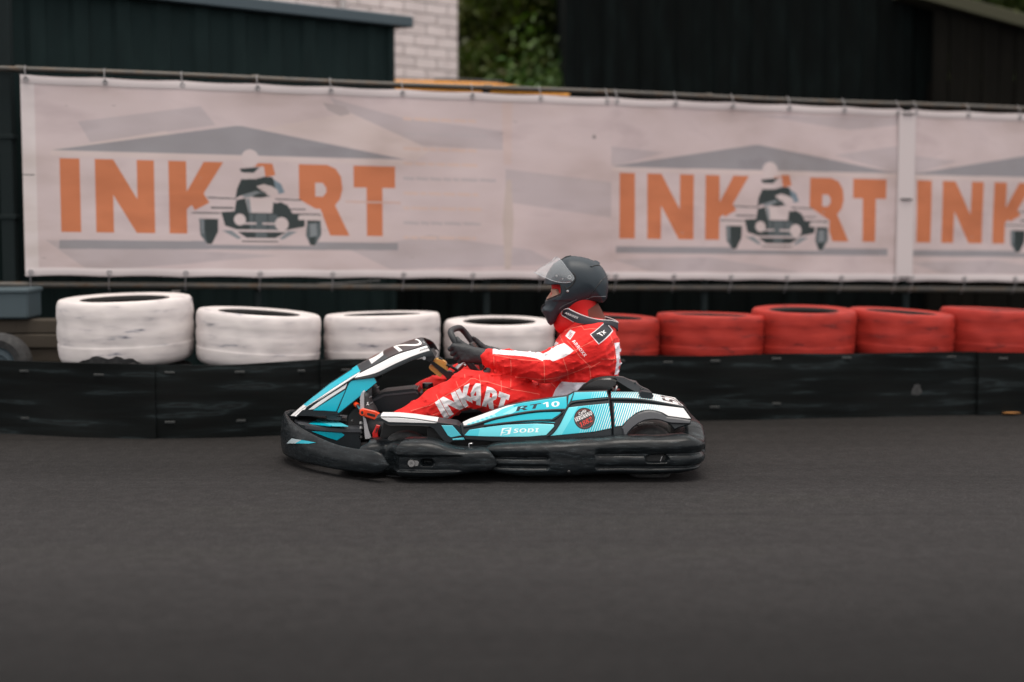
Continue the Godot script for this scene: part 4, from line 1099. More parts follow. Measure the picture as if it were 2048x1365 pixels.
# ---------------------------------------------------------------- rubber belt in front of the tyres
func build_belt():
	var base = [Vector3(-3.6979, 0, -1.5384), Vector3(-2.9722, 0, -1.5384), Vector3(-2.3451, 0, -1.3625), Vector3(-1.7153, 0, -1.3433), Vector3(-1.2226, 0, -1.479), Vector3(-0.0722, 0, -1.8691), Vector3(0.659, 0, -1.9994), Vector3(1.2473, 0, -2.0659), Vector3(1.9459, 0, -2.1789), Vector3(3.2444, 0, -2.3654), Vector3(4.0822, 0, -2.4613)]
	var hs = [0.44, 0.432, 0.424, 0.420, 0.428, 0.417, 0.412, 0.402, 0.405, 0.396, 0.392]
	var line = PackedVector3Array()
	for i in base.size(): line.append(Vector3(base[i].x, hs[i], base[i].z))
	var fine = smooth_path(line, 8)
	var cuts = [Vector3(-2.0561, 0, -1.3433).x, Vector3(-1.188, 0, -1.479).x, Vector3(0.5509, 0, -1.9774).x, Vector3(2.9041, 0, -2.3181).x, 99.0]
	var labels = ["black rubber belt section at the left edge below the first white tyre", "black rubber belt section below the second and third white tyres, left of the kart nose", "black rubber belt section directly behind the kart and driver", "long black rubber belt section below the middle red tyres right of the kart", "black rubber belt section at the right edge below the last red tyres"]
	var start = 0
	var rng = RandomNumberGenerator.new(); rng.seed = 77
	for c in cuts.size():
		var stop = start
		while stop < fine.size() - 1 and fine[stop].x < cuts[c]: stop += 1
		if stop - start < 2: continue
		var pts = fine.slice(start, stop + 1)
		var t = thing("rubber_belt", labels[c], "barrier", pts[0] * Vector3(1, 0, 1), "rubber belt along the tyre wall")
		var rows = []; var k = 9
		var back = 0.0 if c % 2 == 0 else 0.022
		for i in k:
			var r = PackedVector3Array()
			for j in pts.size():
				var p = pts[j]; var g = float(i) / (k - 1)
				var wob = 0.012 * sin(p.x * 3.1 + c) * sin(g * PI) + 0.006 * sin(p.x * 9.0 + g * 3.0)
				r.append(Vector3(p.x, p.y * g + 0.004 * sin(p.x * 5.0) * g, p.z - back + wob))
			rows.append(r)
		part("belt", MB.new().shell(rows, 0.018, Vector3(0, 0, 1)).mesh(), M.belt, t)
		# fixing plates with a bolt head
		var q = 1
		while q < pts.size() - 1:
			for yy in ([0.37] if rng.randf() < 0.6 else [0.37, 0.09]):
				var p = pts[q]; var z = p.z - back + 0.012 * sin(p.x * 3.1 + c) * sin(yy / p.y * PI) + 0.006 * sin(p.x * 9.0 + yy / p.y * 3.0)
				part("fixing_plate", MB.new().add(boxm(Vector3(0.06, 0.014, 0.006), 0.002), Transform3D(Basis(), Vector3(p.x, yy + rng.randf_range(-0.012, 0.012), z + 0.003))).mesh(), M.fixing, t)
			q += 4 + rng.randi() % 3
		start = stop
	# dead leaf at the belt's foot
	var lf = Vector3(3.1481, 0, -2.3417)
	var mb = MB.new(); var rows = []
	for i in 5:
		var r = PackedVector3Array(); var wv = [0.004, 0.022, 0.028, 0.018, 0.003][i]
		for j in 3: r.append(lf + Vector3(-0.05 + i * 0.028, 0.010 + 0.010 * absf(j - 1.0), 0.02 + (j - 1) * wv))
		rows.append(r)
	var leaf = part("dead_leaf", mb.shell(rows, 0.001, Vector3.UP).mesh(), M.dead_leaf, self)
	leaf.set_meta("label", "orange dead leaf on the asphalt at the belt's foot near the right edge"); leaf.set_meta("category", "leaf")

# ---------------------------------------------------------------- painted tyres standing in stacks behind the belt
func tyre_mesh(r: float, h: float, sd: int, inside := false) -> MB:
	var k = h * 0.5
	var prof = PackedVector2Array([Vector2(r * 0.60, -k * 0.98), Vector2(r * 0.80, -k), Vector2(r * 0.93, -k * 0.90), Vector2(r * 0.985, -k * 0.72), Vector2(r, -k * 0.40), Vector2(r * 1.003, -k * 0.3), Vector2(r * 1.004, 0), Vector2(r * 1.004, k * 0.34), Vector2(r * 1.002, k * 0.6), Vector2(r * 0.996, k * 0.80), Vector2(r * 0.972, k * 0.95), Vector2(r * 0.92, k), Vector2(r * 0.80, k * 0.985), Vector2(r * 0.74, k * 0.965), Vector2(r * 0.66, k * 0.955), Vector2(r * 0.63, k * 0.91), Vector2(r * 0.62, k * 0.74), Vector2(r * 0.80, k * 0.6), Vector2(r * 0.92, 0), Vector2(r * 0.80, -k * 0.7), Vector2(r * 0.62, -k * 0.8)])
	var p = smooth_poly(prof, 2); var q0 = 0 if not inside else 28; var q1 = 29 if not inside else p.size()
	var mb = MB.new(); var rows = []; var seg = 56
	var n = noise(2.2, 2, FastNoiseLite.TYPE_SIMPLEX_SMOOTH, sd)
	for i in range(q0, q1 + (1 if inside else 0)):
		var q = p[i % p.size()]
		var row = PackedVector3Array()
		for s in seg:
			var a = TAU * s / seg; var w = 1.0 + 0.018 * n.get_noise_3d(cos(a), q.y * 2.0, sin(a)) + 0.012 * sin(2.0 * a + sd)
			if q.x > r * 0.97: w -= 0.012 * (exp(-pow((q.y - k * 0.34) / (k * 0.035), 2.0)) + exp(-pow((q.y + k * 0.30) / (k * 0.035), 2.0)))
			row.append(Vector3(q.x * cos(a) * w, q.y + 0.010 * sin(a + sd) * q.x / r, q.x * sin(a) * w))
		rows.append(row)
	mb.grid(rows, true, false)
	return mb

const TYRE_SPECS = [   # x, z, radius, top, height, tilt
	[-2.294, -1.794, 0.391, 0.779, 0.386, -0.016], [-1.512, -1.829, 0.368, 0.693, 0.328, 0.044], [-0.792, -2.036, 0.352, 0.667, 0.317, 0.0],
	[-0.081, -2.254, 0.342, 0.608, 0.271, 0.016], [0.609, -2.354, 0.322, 0.626, 0.283, 0.0], [1.259, -2.450, 0.342, 0.635, 0.295, 0.036],
	[1.869, -2.538, 0.336, 0.661, 0.323, 0.024], [2.516, -2.629, 0.334, 0.642, 0.306, 0.028], [3.161, -2.742, 0.359, 0.647, 0.322, 0.048], [3.796, -2.845, 0.388, 0.654, 0.332, 0.0]]

func build_tyres():
	# u-range of each tyre gives centre, radius; then top height
	var specs = TYRE_SPECS
	var names = ["largest white painted tyre, leftmost in the wall, with a dark scraped patch", "second white painted tyre from the left, its black hole tilted", "white painted tyre directly above the nose of the kart", "white painted tyre behind the steering wheel", "red painted tyre half hidden behind the driver's back", "widest red painted tyre, just right of the driver", "tallest red painted tyre, its rim standing above its neighbours", "red painted tyre between the tallest red one and the one with the wide hole", "red painted tyre with a wide black hole near the right edge", "red tyre cut off by the right edge of the picture"]
	var lower = null
	var below = ["largest white tyre", "second white tyre from the left", "white tyre above the kart nose", "white tyre behind the steering wheel", "red tyre behind the driver", "widest red tyre", "tallest red tyre", "red tyre right of the tallest one", "red tyre with the wide black hole", "red tyre cut off at the right"]
	for i in specs.size():
		var q = specs[i]; var white = i < 4
		var top = q[3]; var h = q[4]
		var t = thing("painted_tyre", names[i], "tyre", Vector3(q[0], top - h, q[1]), "white painted tyres" if white else "red painted tyres")
		var mb = MB.new().add(tyre_mesh(q[2], h, i * 7 + 3), Transform3D(Basis(Vector3(0, 0, 1), -q[5]) * Basis(Vector3.UP, i * 1.3), Vector3(q[0], top - h * 0.5, q[1])))
		part("carcass", mb.mesh(), M.white_tyre if white else M.red_tyre, t)
		part("inner_wall", MB.new().add(tyre_mesh(q[2], h, i * 7 + 3, true), Transform3D(Basis(Vector3(0, 0, 1), -q[5]) * Basis(Vector3.UP, i * 1.3), Vector3(q[0], top - h * 0.5, q[1]))).mesh(), M.tyre_inside, t)
		if i == 0:         # paint scraped off down to the black rubber
			var pr = []
			for a in 9:
				var r = PackedVector3Array()
				for b in 17:
					var f = b / 16.0; var g = a / 8.0; var an = lerpf(2.05, 1.12, f)
					var up = (0.045 + 0.012 * sin(f * 9.0) + 0.008 * sin(f * 23.0)) * sin(f * PI)
					r.append(Vector3(q[0] + cos(an) * (q[2] * (0.975 + 0.025 * g) + 0.010), top - h + 0.028 + up * g + 0.004 * sin(f * 31.0), q[1] + sin(an) * (q[2] * (0.975 + 0.025 * g) + 0.010)))
				pr.append(r)
			part("bare_patch", MB.new().shell(pr, 0.004, Vector3(0, 0, 1)).mesh(), M.tyre, t)
		# the tyre under it
		var hh = top - h - 0.004
		if lower == null:
			lower = thing("plain_tyre", "bare black tyre hidden beneath the " + below[i], "tyre", Vector3(q[0], 0, q[1]), "bare tyres under the painted ones")
			part("carcass", MB.new().add(tyre_mesh(0.27, 1.0, 5), Transform3D(Basis(), Vector3(q[0], 0.5, q[1]))).mesh(), M.tyre, lower)
			lower.scale = Vector3(q[2] / 0.27, hh, q[2] / 0.27)
		else:
			var d = lower.duplicate(); d.name = numbered("plain_tyre"); d.set_meta("label", "bare black tyre hidden beneath the " + below[i]); add_child(d); d.position = Vector3(q[0], 0, q[1]); d.scale = Vector3(q[2] * 0.97 / 0.27, hh, q[2] * 0.97 / 0.27)

# ---------------------------------------------------------------- the kart
func print_mat(p: Print, rough: float) -> StandardMaterial3D:
	var m = std(Color.WHITE, rough); m.albedo_texture = p.texture()
	m.uv1_scale = Vector3(p.s / p.w, -p.s / p.h, 1); m.uv1_offset = Vector3(-p.o.x * p.s / p.w, 1.0 + p.o.y * p.s / p.h, 0)
	return m

# the side pods lean in towards their top
func pod_z(_x: float, y: float) -> float:
	return -0.02 - 0.10 * pow(maxf(0.0, (y - 0.20) / 0.23), 1.6)

const CY = Color(0.0, 0.70, 0.775)
const CYL = Color(0.40, 0.835, 0.885)
const WH = Color(0.90, 0.90, 0.905)
const NAVY = Color(0.09, 0.16, 0.21)

func kart_print() -> StandardMaterial3D:
	var p = Print.new(Vector2(-1.1, 0.10), Vector2(1.05, 0.50), 2048, CY)
	# upper strip: white at the front breaking up into cyan
	p.poly(PackedVector2Array([Vector2(-0.2418, 0.3008), Vector2(-0.0792, 0.3478), Vector2(-0.0047, 0.3678), Vector2(0.0166, 0.3377), Vector2(-0.0542, 0.2974), Vector2(-0.2025, 0.2567), Vector2(-0.2413, 0.2498)]), CYL)
	p.poly(PackedVector2Array([Vector2(-0.2418, 0.3008), Vector2(-0.0827, 0.3411), Vector2(0.0415, 0.3678), Vector2(0.0095, 0.3561), Vector2(-0.0472, 0.3377), Vector2(-0.0861, 0.3143), Vector2(-0.1568, 0.2873), Vector2(-0.2237, 0.2567), Vector2(-0.2413, 0.2498)]), WH)
	for i in 12:
		var a = Vector2(-0.2167, 0.2686).lerp(Vector2(-0.0861, 0.3143), i / 12.0)
		p.poly(PackedVector2Array([a, a + Vector2(0.014, 0.004), a + Vector2(0.020, -0.006), a + Vector2(0.004, -0.008)]), CYL if i % 2 == 0 else Color(0.62, 0.90, 0.92))
	p.poly(PackedVector2Array([Vector2(-0.0472, 0.3143), Vector2(0.0166, 0.3478), Vector2(0.0663, 0.3545), Vector2(-0.0047, 0.3143)]), Color(0.58, 0.87, 0.92))
	# lower panel: paler towards its middle, the skylight on its lean painted in
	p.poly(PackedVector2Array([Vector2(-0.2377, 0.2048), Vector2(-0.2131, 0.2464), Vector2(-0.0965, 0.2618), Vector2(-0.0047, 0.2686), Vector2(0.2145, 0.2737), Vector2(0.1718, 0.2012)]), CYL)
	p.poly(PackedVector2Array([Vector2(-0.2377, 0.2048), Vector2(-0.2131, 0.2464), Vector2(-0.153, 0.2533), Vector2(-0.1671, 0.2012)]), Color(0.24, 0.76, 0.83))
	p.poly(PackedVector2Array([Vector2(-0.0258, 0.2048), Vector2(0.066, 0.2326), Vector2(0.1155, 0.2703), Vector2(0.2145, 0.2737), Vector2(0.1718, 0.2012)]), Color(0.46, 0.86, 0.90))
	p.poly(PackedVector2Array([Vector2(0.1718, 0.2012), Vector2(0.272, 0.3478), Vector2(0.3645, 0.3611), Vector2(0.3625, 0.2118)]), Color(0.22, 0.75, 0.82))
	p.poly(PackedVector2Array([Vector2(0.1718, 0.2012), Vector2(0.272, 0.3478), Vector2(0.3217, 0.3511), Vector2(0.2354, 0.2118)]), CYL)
	# stripes that widen from cyan into white
	for i in 36:
		var x = 1480.0 + i * 31.0
		var wd = clampf(3.0 + i * 0.85, 3.0, 31.0)
		var a = Vector2(-0.2024, 0.2118); var b = Vector2(0.1507, 0.2118); var up = Vector2(-0.1398, 0.3845) - a; up = up * 1.75
		var q0 = a.lerp(b, x / 1000.0); var q1 = a.lerp(b, (x + wd) / 1000.0)
		q0.y = a.y; q1.y = a.y
		p.poly(PackedVector2Array([q0, q1, q1 + up, q0 + up]), WH)
	var r0 = Vector2(0.7014, 0.2118); var ru = (Vector2(-0.1398, 0.3845) - Vector2(-0.2024, 0.2118)) * 1.75; r0.y = Vector2(-0.2024, 0.2118).y
	p.poly(PackedVector2Array([r0 - ru, Vector2(1.05, 0.10), Vector2(1.05, 0.5), r0 + ru]), WH)
	# lettering
	p.letters(lettering("RT"), PackedVector2Array([Vector2(0.028, 0.3491), Vector2(0.1416, 0.3651), Vector2(0.1308, 0.3418), Vector2(0.0187, 0.327)]), NAVY)
	p.letters(lettering("10"), PackedVector2Array([Vector2(0.1463, 0.3678), Vector2(0.2312, 0.3738), Vector2(0.2288, 0.3491), Vector2(0.1514, 0.3451)]), WH)
	p.letters(lettering("SODI"), PackedVector2Array([Vector2(0.0109, 0.2471), Vector2(0.1303, 0.2491), Vector2(0.1274, 0.2306), Vector2(0.0059, 0.2271)]), Color(0.95, 0.97, 0.97))
	p.poly(PackedVector2Array([Vector2(-0.0471, 0.2491), Vector2(-0.0025, 0.2519), Vector2(-0.0096, 0.2215), Vector2(-0.0562, 0.2146)]), Color(0.95, 0.97, 0.97))
	p.line(PackedVector2Array([Vector2(-0.0135, 0.2457), Vector2(-0.0365, 0.2412), Vector2(-0.0417, 0.2326), Vector2(-0.0223, 0.2326), Vector2(-0.0258, 0.225), Vector2(-0.0488, 0.2202)]), 0.0075, CYL)
	var c = Vector2(0.3498, 0.2934); var rr = (Vector2(0.3507, 0.3438) - c).length()
	p.disc(c, rr, Color(0.13, 0.12, 0.125)); p.disc(c, rr * 0.86, Color(0.55, 0.24, 0.20)); p.disc(c, rr * 0.82, Color(0.14, 0.125, 0.13))
	p.letters(lettering("Caffè"), PackedVector2Array([Vector2(0.3205, 0.3216), Vector2(0.3569, 0.3367), Vector2(0.3609, 0.3243), Vector2(0.3245, 0.3082)]), Color(0.93, 0.92, 0.92))
	p.letters(lettering("VERGNANO"), PackedVector2Array([Vector2(0.301, 0.2967), Vector2(0.3834, 0.3304), Vector2(0.389, 0.3126), Vector2(0.3064, 0.2764)]), Color(0.96, 0.95, 0.95))
	p.letters(lettering("1882", "Droid Serif"), PackedVector2Array([Vector2(0.3234, 0.2737), Vector2(0.3829, 0.3048), Vector2(0.3885, 0.2812), Vector2(0.3302, 0.2526)]), Color(0.87, 0.22, 0.15))
	# number on the rear deck, read from behind
	p.letters(lettering("52"), PackedVector2Array([Vector2(Vector2(0.7386, 0.3593).x, 0.405), Vector2(Vector2(0.7386, 0.3593).x, 0.475), Vector2(Vector2(0.8328, 0.3593).x, 0.475), Vector2(Vector2(0.8328, 0.3593).x, 0.405)]), Color(0.12, 0.13, 0.15))
	return print_mat(p, 0.3)

# a bumper moulding swept along its top edge; disp gives how far the face sinks in
func band(tops: PackedVector3Array, yb: PackedFloat32Array, depth: float, disp: Callable, sides := 30) -> MB:
	var rows = []; var k = tops.size()
	for i in k:
		var t = tops[mini(i + 1, k - 1)] - tops[maxi(i - 1, 0)]; t.y = 0; t = t.normalized()
		var o = t.cross(Vector3.UP)
		var row = PackedVector3Array(); var mid = (tops[i].y + yb[i]) * 0.5; var hh = (tops[i].y - yb[i]) * 0.5
		for j in sides + 1:
			var g = 1.0 - 2.0 * j / sides
			var cz = clampf(g + 0.16 * sin(PI * g), -1.0, 1.0)      # closer rows near the rounded edges
			var sz = pow(maxf(1.0 - pow(absf(cz), 5.0), 0.0), 0.45)
			var p = Vector3(tops[i].x, mid + hh * cz, tops[i].z)
			var d = disp.call(p, cz) if sz > 0.5 else 0.0
			row.append(p + o * ((sz - 1.0) * depth * 0.75 - d))
		row.append(Vector3(tops[i].x, mid - hh * 0.6, tops[i].z) - o * depth); row.append(Vector3(tops[i].x, mid + hh * 0.6, tops[i].z) - o * depth)
		rows.append(row)
	var mb = MB.new().grid(rows, true, false)
	for e in [0, k - 1]:
		var t = (tops[1] - tops[0]) if e == 0 else (tops[k - 2] - tops[k - 1])
		mb.face(Array(rows[e]), -t.normalized())
	return mb

static func resample(p: PackedVector3Array, extra: PackedFloat32Array, step: float) -> Array:
	var sp = smooth_path(p, 8); var ex = PackedFloat32Array()
	for i in p.size() - 1:
		for s in 8: ex.append(lerpf(extra[i], extra[i + 1], s / 8.0))
	ex.append(extra[p.size() - 1])
	var o = PackedVector3Array([sp[0]]); var oe = PackedFloat32Array([ex[0]]); var left = step
	for i in range(1, sp.size()):
		var l = (sp[i] - sp[i - 1]).length(); var at = 0.0
		while at + left <= l and l > 1e-6:
			at += left; o.append(sp[i - 1].lerp(sp[i], at / l)); oe.append(lerpf(ex[i - 1], ex[i], at / l)); left = step
		left -= l - at
	o.append(sp[sp.size() - 1]); oe.append(ex[ex.size() - 1])
	return [o, oe]

static func groove(x: float, a: float, b: float, soft: float) -> float:
	return smoothstep(a - soft, a + soft, x) * (1.0 - smoothstep(b - soft, b + soft, x))

static func capsule_hole(p: Vector2, a: Vector2, b: Vector2, r: float) -> float:
	var h = clampf((p - a).dot(b - a) / (b - a).length_squared(), 0, 1)
	return 1.0 - smoothstep(r - 0.003, r + 0.002, (p - a - (b - a) * h).length())

func build_kart():
	var k = thing("go_kart", "turquoise, white and black rental kart with scuffed black bumpers, number 52 on its nose", "go kart", Vector3(-0.05, 0, ZC))
	var pm = kart_print()
	var flat = func(z: float) -> Callable: return func(_x, _y): return z
	# ---- frame and floor
	part("floor_tray", MB.new().add(boxm(Vector3(1.6, 0.012, 1.12), 0.004), Transform3D(Basis(), Vector3(-0.05, 0.05, ZC))).mesh(), M.black, k)  # tray made extra wide to keep the ground beneath dark
	for s in [-1, 1]:
		part("shade_plate", MB.new().add(boxm(Vector3(0.95, 0.19, 0.012), 0.004), Transform3D(Basis(), Vector3(0.06, 0.15, ZC + s * 0.52))).mesh(), M.black, k)  # black plates added to shut out light and darken the gap under the pods
	for s in [-1, 1]:
		var z = ZC + s * 0.33
		part("chassis_tube", MB.new().tube(smooth_path(PackedVector3Array([Vector3(-0.86, 0.07, ZC + s * 0.18), Vector3(-0.6, 0.07, z), Vector3(0.1, 0.07, z), Vector3(0.72, 0.075, ZC + s * 0.26)]), 5), 0.015, 10).mesh(), M.gloss_black, k)
	part("rear_axle", MB.new().tube(PackedVector3Array([Vector3(0.655, 0.14, -0.2), Vector3(0.655, 0.14, -0.6), Vector3(0.655, 0.14, -1.06)]), 0.02, 14).mesh(), M.steel, k)
	var en = part("engine", MB.new().add(boxm(Vector3(0.3, 0.18, 0.24), 0.02), Transform3D(Basis(), Vector3(0.42, 0.17, -1.02))).mesh(), M.black, k)
	for i in 7:
		part("cooling_fin", MB.new().add(boxm(Vector3(0.28, 0.008, 0.22), 0.002), Transform3D(Basis(), Vector3(0.42, 0.27 + i * 0.010, -1.02))).mesh(), M.dull_steel, en)
	part("exhaust", MB.new().tube(smooth_path(PackedVector3Array([Vector3(0.46, 0.2, -0.86), Vector3(0.6, 0.2, -0.8), Vector3(0.78, 0.19, -0.7), Vector3(0.84, 0.19, -0.5)]), 5), 0.045, 14).mesh(), M.dull_steel, k)
	# ---- wheels
	wheel(k, Vector3(-0.5202, 0.0876, -0.15), 0.130, 0.125)
	wheel(k, Vector3(0.6765, 0.1017, -0.17), 0.138, 0.19)
	var q = Vector3(-0.5202, 0.0876, -0.15); wheel(k, Vector3(q.x, q.y, 2 * ZC - q.z), 0.130, 0.125)
	q = Vector3(0.6765, 0.1017, -0.17); wheel(k, Vector3(q.x, q.y, 2 * ZC - q.z), 0.138, 0.19)
	# ---- side pods
	var pod = PackedVector2Array([Vector2(-0.2532, 0.2649), Vector2(-0.1787, 0.2973), Vector2(-0.0902, 0.3328), Vector2(-0.0266, 0.3545), Vector2(0.0521, 0.3705), Vector2(0.1796, 0.3887), Vector2(0.2696, 0.4), Vector2(0.2795, 0.4045), Vector2(0.3016, 0.417), Vector2(0.4647, 0.4215), Vector2(0.4779, 0.3796), Vector2(0.482, 0.2462), Vector2(0.4842, 0.2108), Vector2(0.3975, 0.1975), Vector2(0.2915, 0.1939), Vector2(0.1157, 0.1841), Vector2(-0.0819, 0.1817), Vector2(-0.2265, 0.1914), Vector2(-0.2457, 0.2227)])
	var pz = pod_z
	var body = sheet(pod, pz, 0.0, 0.022, 0.006, 0.04)
	var sp = part("side_pod", body.mesh(), M.plastic, k)
	var panels = [
		PackedVector2Array([Vector2(-0.238, 0.2764), Vector2(-0.2028, 0.293), Vector2(-0.0827, 0.3334), Vector2(-0.026, 0.3511), Vector2(0.0521, 0.3658), Vector2(0.1802, 0.3838), Vector2(0.265, 0.3938), Vector2(0.2667, 0.3478), Vector2(0.2605, 0.3364), Vector2(0.2045, 0.3351), Vector2(0.1158, 0.3304), Vector2(0.0272, 0.3193), Vector2(-0.0436, 0.3058), Vector2(-0.0967, 0.294), Vector2(-0.1567, 0.2764), Vector2(-0.2026, 0.2649), Vector2(-0.2326, 0.2594)]),
		PackedVector2Array([Vector2(-0.1354, 0.2703), Vector2(-0.079, 0.289), Vector2(-0.0047, 0.3042), Vector2(0.0803, 0.3166), Vector2(0.1512, 0.3227), Vector2(0.2362, 0.3237), Vector2(0.2344, 0.3159), Vector2(0.1934, 0.2907), Vector2(0.1156, 0.2879), Vector2(0.0448, 0.2839), Vector2(-0.0436, 0.2754), Vector2(-0.0966, 0.2686), Vector2(-0.1337, 0.2642)]),
		PackedVector2Array([Vector2(-0.0542, 0.271), Vector2(0.0448, 0.2795), Vector2(0.1509, 0.2815), Vector2(0.2092, 0.2754), Vector2(0.2039, 0.273), Vector2(0.1509, 0.2768), Vector2(0.0448, 0.2754), Vector2(-0.0506, 0.2683)]),
		PackedVector2Array([Vector2(-0.2288, 0.2153), Vector2(-0.206, 0.2406), Vector2(-0.0965, 0.2574), Vector2(-0.0259, 0.2645), Vector2(0.1155, 0.2696), Vector2(0.2014, 0.2666), Vector2(0.2038, 0.2567), Vector2(0.1648, 0.216), Vector2(0.0801, 0.209), Vector2(-0.0258, 0.2079), Vector2(-0.1318, 0.21), Vector2(-0.2129, 0.2128)]),
		PackedVector2Array([Vector2(0.2719, 0.3438), Vector2(0.3644, 0.3538), Vector2(0.4697, 0.3631), Vector2(0.4777, 0.2873), Vector2(0.4792, 0.2491), Vector2(0.3979, 0.2326), Vector2(0.2919, 0.2222), Vector2(0.1807, 0.2121), Vector2(0.186, 0.2188), Vector2(0.2215, 0.2608)]),
		PackedVector2Array([Vector2(0.3035, 0.4127), Vector2(0.4594, 0.4171), Vector2(0.467, 0.3918), Vector2(0.3829, 0.3845), Vector2(0.2892, 0.3745)]),
		PackedVector2Array([Vector2(0.2758, 0.3978), Vector2(0.2988, 0.4104), Vector2(0.2831, 0.3738), Vector2(0.2693, 0.3528)])]
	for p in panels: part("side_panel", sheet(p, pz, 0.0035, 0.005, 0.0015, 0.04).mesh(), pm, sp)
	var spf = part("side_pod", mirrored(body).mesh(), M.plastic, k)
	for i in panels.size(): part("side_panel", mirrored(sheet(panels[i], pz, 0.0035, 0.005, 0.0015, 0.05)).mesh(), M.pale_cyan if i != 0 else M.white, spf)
	# ridge mouldings between the panels
	for r in [[PackedVector2Array([Vector2(-0.2343, 0.255), Vector2(-0.2025, 0.2594), Vector2(-0.1531, 0.272), Vector2(-0.0931, 0.29), Vector2(-0.0401, 0.3015), Vector2(0.0307, 0.3149), Vector2(0.1158, 0.3263), Vector2(0.2044, 0.3314), Vector2(0.2576, 0.333)]), 0.007], [PackedVector2Array([Vector2(-0.1389, 0.2601), Vector2(-0.0895, 0.2649), Vector2(-0.04, 0.2717), Vector2(0.0448, 0.2805), Vector2(0.1226, 0.2842), Vector2(0.1934, 0.2859), Vector2(0.2361, 0.3143), Vector2(0.254, 0.331)]), 0.005], [PackedVector2Array([Vector2(0.1665, 0.2097), Vector2(0.193, 0.2257), Vector2(0.225, 0.2652), Vector2(0.2648, 0.3377), Vector2(0.2936, 0.3661), Vector2(0.3791, 0.3761), Vector2(0.4682, 0.3845)]), 0.006]]:
		var path = PackedVector3Array()
		for t in smooth_poly(r[0], 4, false): path.append(Vector3(t.x, t.y, pod_z(t.x, t.y) + 0.002))
		part("ridge", MB.new().tube(path, r[1], 8).mesh(), M.plastic, sp)
	# ---- rear fender with its wheel arch
	var fz = pod_z
	var fender = PackedVector2Array([Vector2(0.4797, 0.3849), Vector2(0.5991, 0.383), Vector2(0.7087, 0.3677), Vector2(0.8302, 0.3469), Vector2(0.8654, 0.2932), Vector2(0.8645, 0.2659), Vector2(0.8064, 0.2494), Vector2(0.7839, 0.2391), Vector2(0.768, 0.2573), Vector2(0.75, 0.2714), Vector2(0.7259, 0.2831), Vector2(0.7017, 0.2886), Vector2(0.6773, 0.2893), Vector2(0.6447, 0.2854), Vector2(0.6118, 0.2722), Vector2(0.583, 0.251), Vector2(0.5624, 0.2304), Vector2(0.5501, 0.2124), Vector2(0.4872, 0.2076)])
	fender = rounded(fender, 0.006, 2)
	var fb = sheet(fender, fz, 0.0, 0.05, 0.006, 0.04)
	var rf = part("rear_fender", fb.mesh(), M.plastic, k)
	var tailp = PackedVector2Array([Vector2(0.4929, 0.3642), Vector2(0.5982, 0.3623), Vector2(0.6553, 0.3604), Vector2(0.7122, 0.3546), Vector2(0.8299, 0.3412), Vector2(0.8642, 0.2932), Vector2(0.8483, 0.2932), Vector2(0.7551, 0.3056), Vector2(0.7272, 0.3211), Vector2(0.6949, 0.3304), Vector2(0.6625, 0.3342), Vector2(0.6297, 0.3304), Vector2(0.6008, 0.3196), Vector2(0.5718, 0.2987), Vector2(0.551, 0.2808), Vector2(0.5311, 0.2604), Vector2(0.4961, 0.2561)])
	part("rear_panel", sheet(tailp, fz, 0.0035, 0.005, 0.0015, 0.04).mesh(), pm, rf)
	var arch = PackedVector2Array([Vector2(0.5293, 0.2502), Vector2(0.5551, 0.2808), Vector2(0.58, 0.3025), Vector2(0.609, 0.3188), Vector2(0.6378, 0.3281), Vector2(0.6665, 0.3319), Vector2(0.6948, 0.3281), Vector2(0.723, 0.3188), Vector2(0.7469, 0.3025), Vector2(0.8037, 0.2963), Vector2(0.8627, 0.2862), Vector2(0.8629, 0.2679), Vector2(0.811, 0.2698), Vector2(0.7663, 0.2714), Vector2(0.7461, 0.2757), Vector2(0.7178, 0.2847), Vector2(0.6936, 0.2886), Vector2(0.6691, 0.2886), Vector2(0.6405, 0.2839), Vector2(0.6118, 0.2714), Vector2(0.583, 0.251), Vector2(0.5624, 0.2296), Vector2(0.5526, 0.2144), Vector2(0.5379, 0.2112)])
	part("wheel_arch", sheet(arch, func(x, y): return pod_z(x, y) + 0.0, 0.012, 0.016, 0.006, 0.03).mesh(), M.grey_plastic, rf)
	# deck over the rear wheel
	var e0 = PackedVector3Array([Vector3(0.481, 0.3856, -0.085), Vector3(0.5456, 0.3852, -0.085), Vector3(0.6067, 0.3826, -0.083), Vector3(0.6637, 0.3764, -0.08), Vector3(0.7085, 0.3692, -0.078), Vector3(0.7696, 0.3581, -0.075), Vector3(0.8306, 0.3469, -0.072)])
	var e1 = PackedVector3Array([Vector3(0.4947, 0.3928, -0.3), Vector3(0.5618, 0.3916, -0.31), Vector3(0.6257, 0.39, -0.32), Vector3(0.6856, 0.385, -0.33), Vector3(0.7373, 0.3736, -0.34), Vector3(0.8199, 0.3567, -0.36), Vector3(0.8584, 0.3161, -0.36)])
	var dk = []; var du = []
	for i in 6:
		var row = PackedVector3Array(); var uvr = []; var f = i / 5.0
		for j in e0.size():
			var pt = e0[j].lerp(e1[j], f) + Vector3(0, 0.006 * sin(f * PI), 0)
			row.append(pt); uvr.append(Vector2(pt.x, 0.385 + 0.10 * f))
		dk.append(row); du.append(uvr)
	var dmb = MB.new().shell(dk, 0.006, Vector3.UP, du)
	part("rear_deck", dmb.mesh(), pm, k)
	var rp = PackedVector3Array()
	for j in e0.size(): rp.append(e0[j] + Vector3(0, -0.002, 0.002))
	part("ridge", MB.new().tube(smooth_path(rp, 3), 0.007, 8).mesh(), M.plastic, rf)
	# tail plate closing the deck behind
	part("tail_plate", MB.new().tube(smooth_path(PackedVector3Array([Vector3(0.8309, 0.3457, -0.075), Vector3(0.8513, 0.3178, -0.09), Vector3(0.8723, 0.2841, -0.11)]), 4), 0.006, 8).mesh(), M.gloss_black, rf)
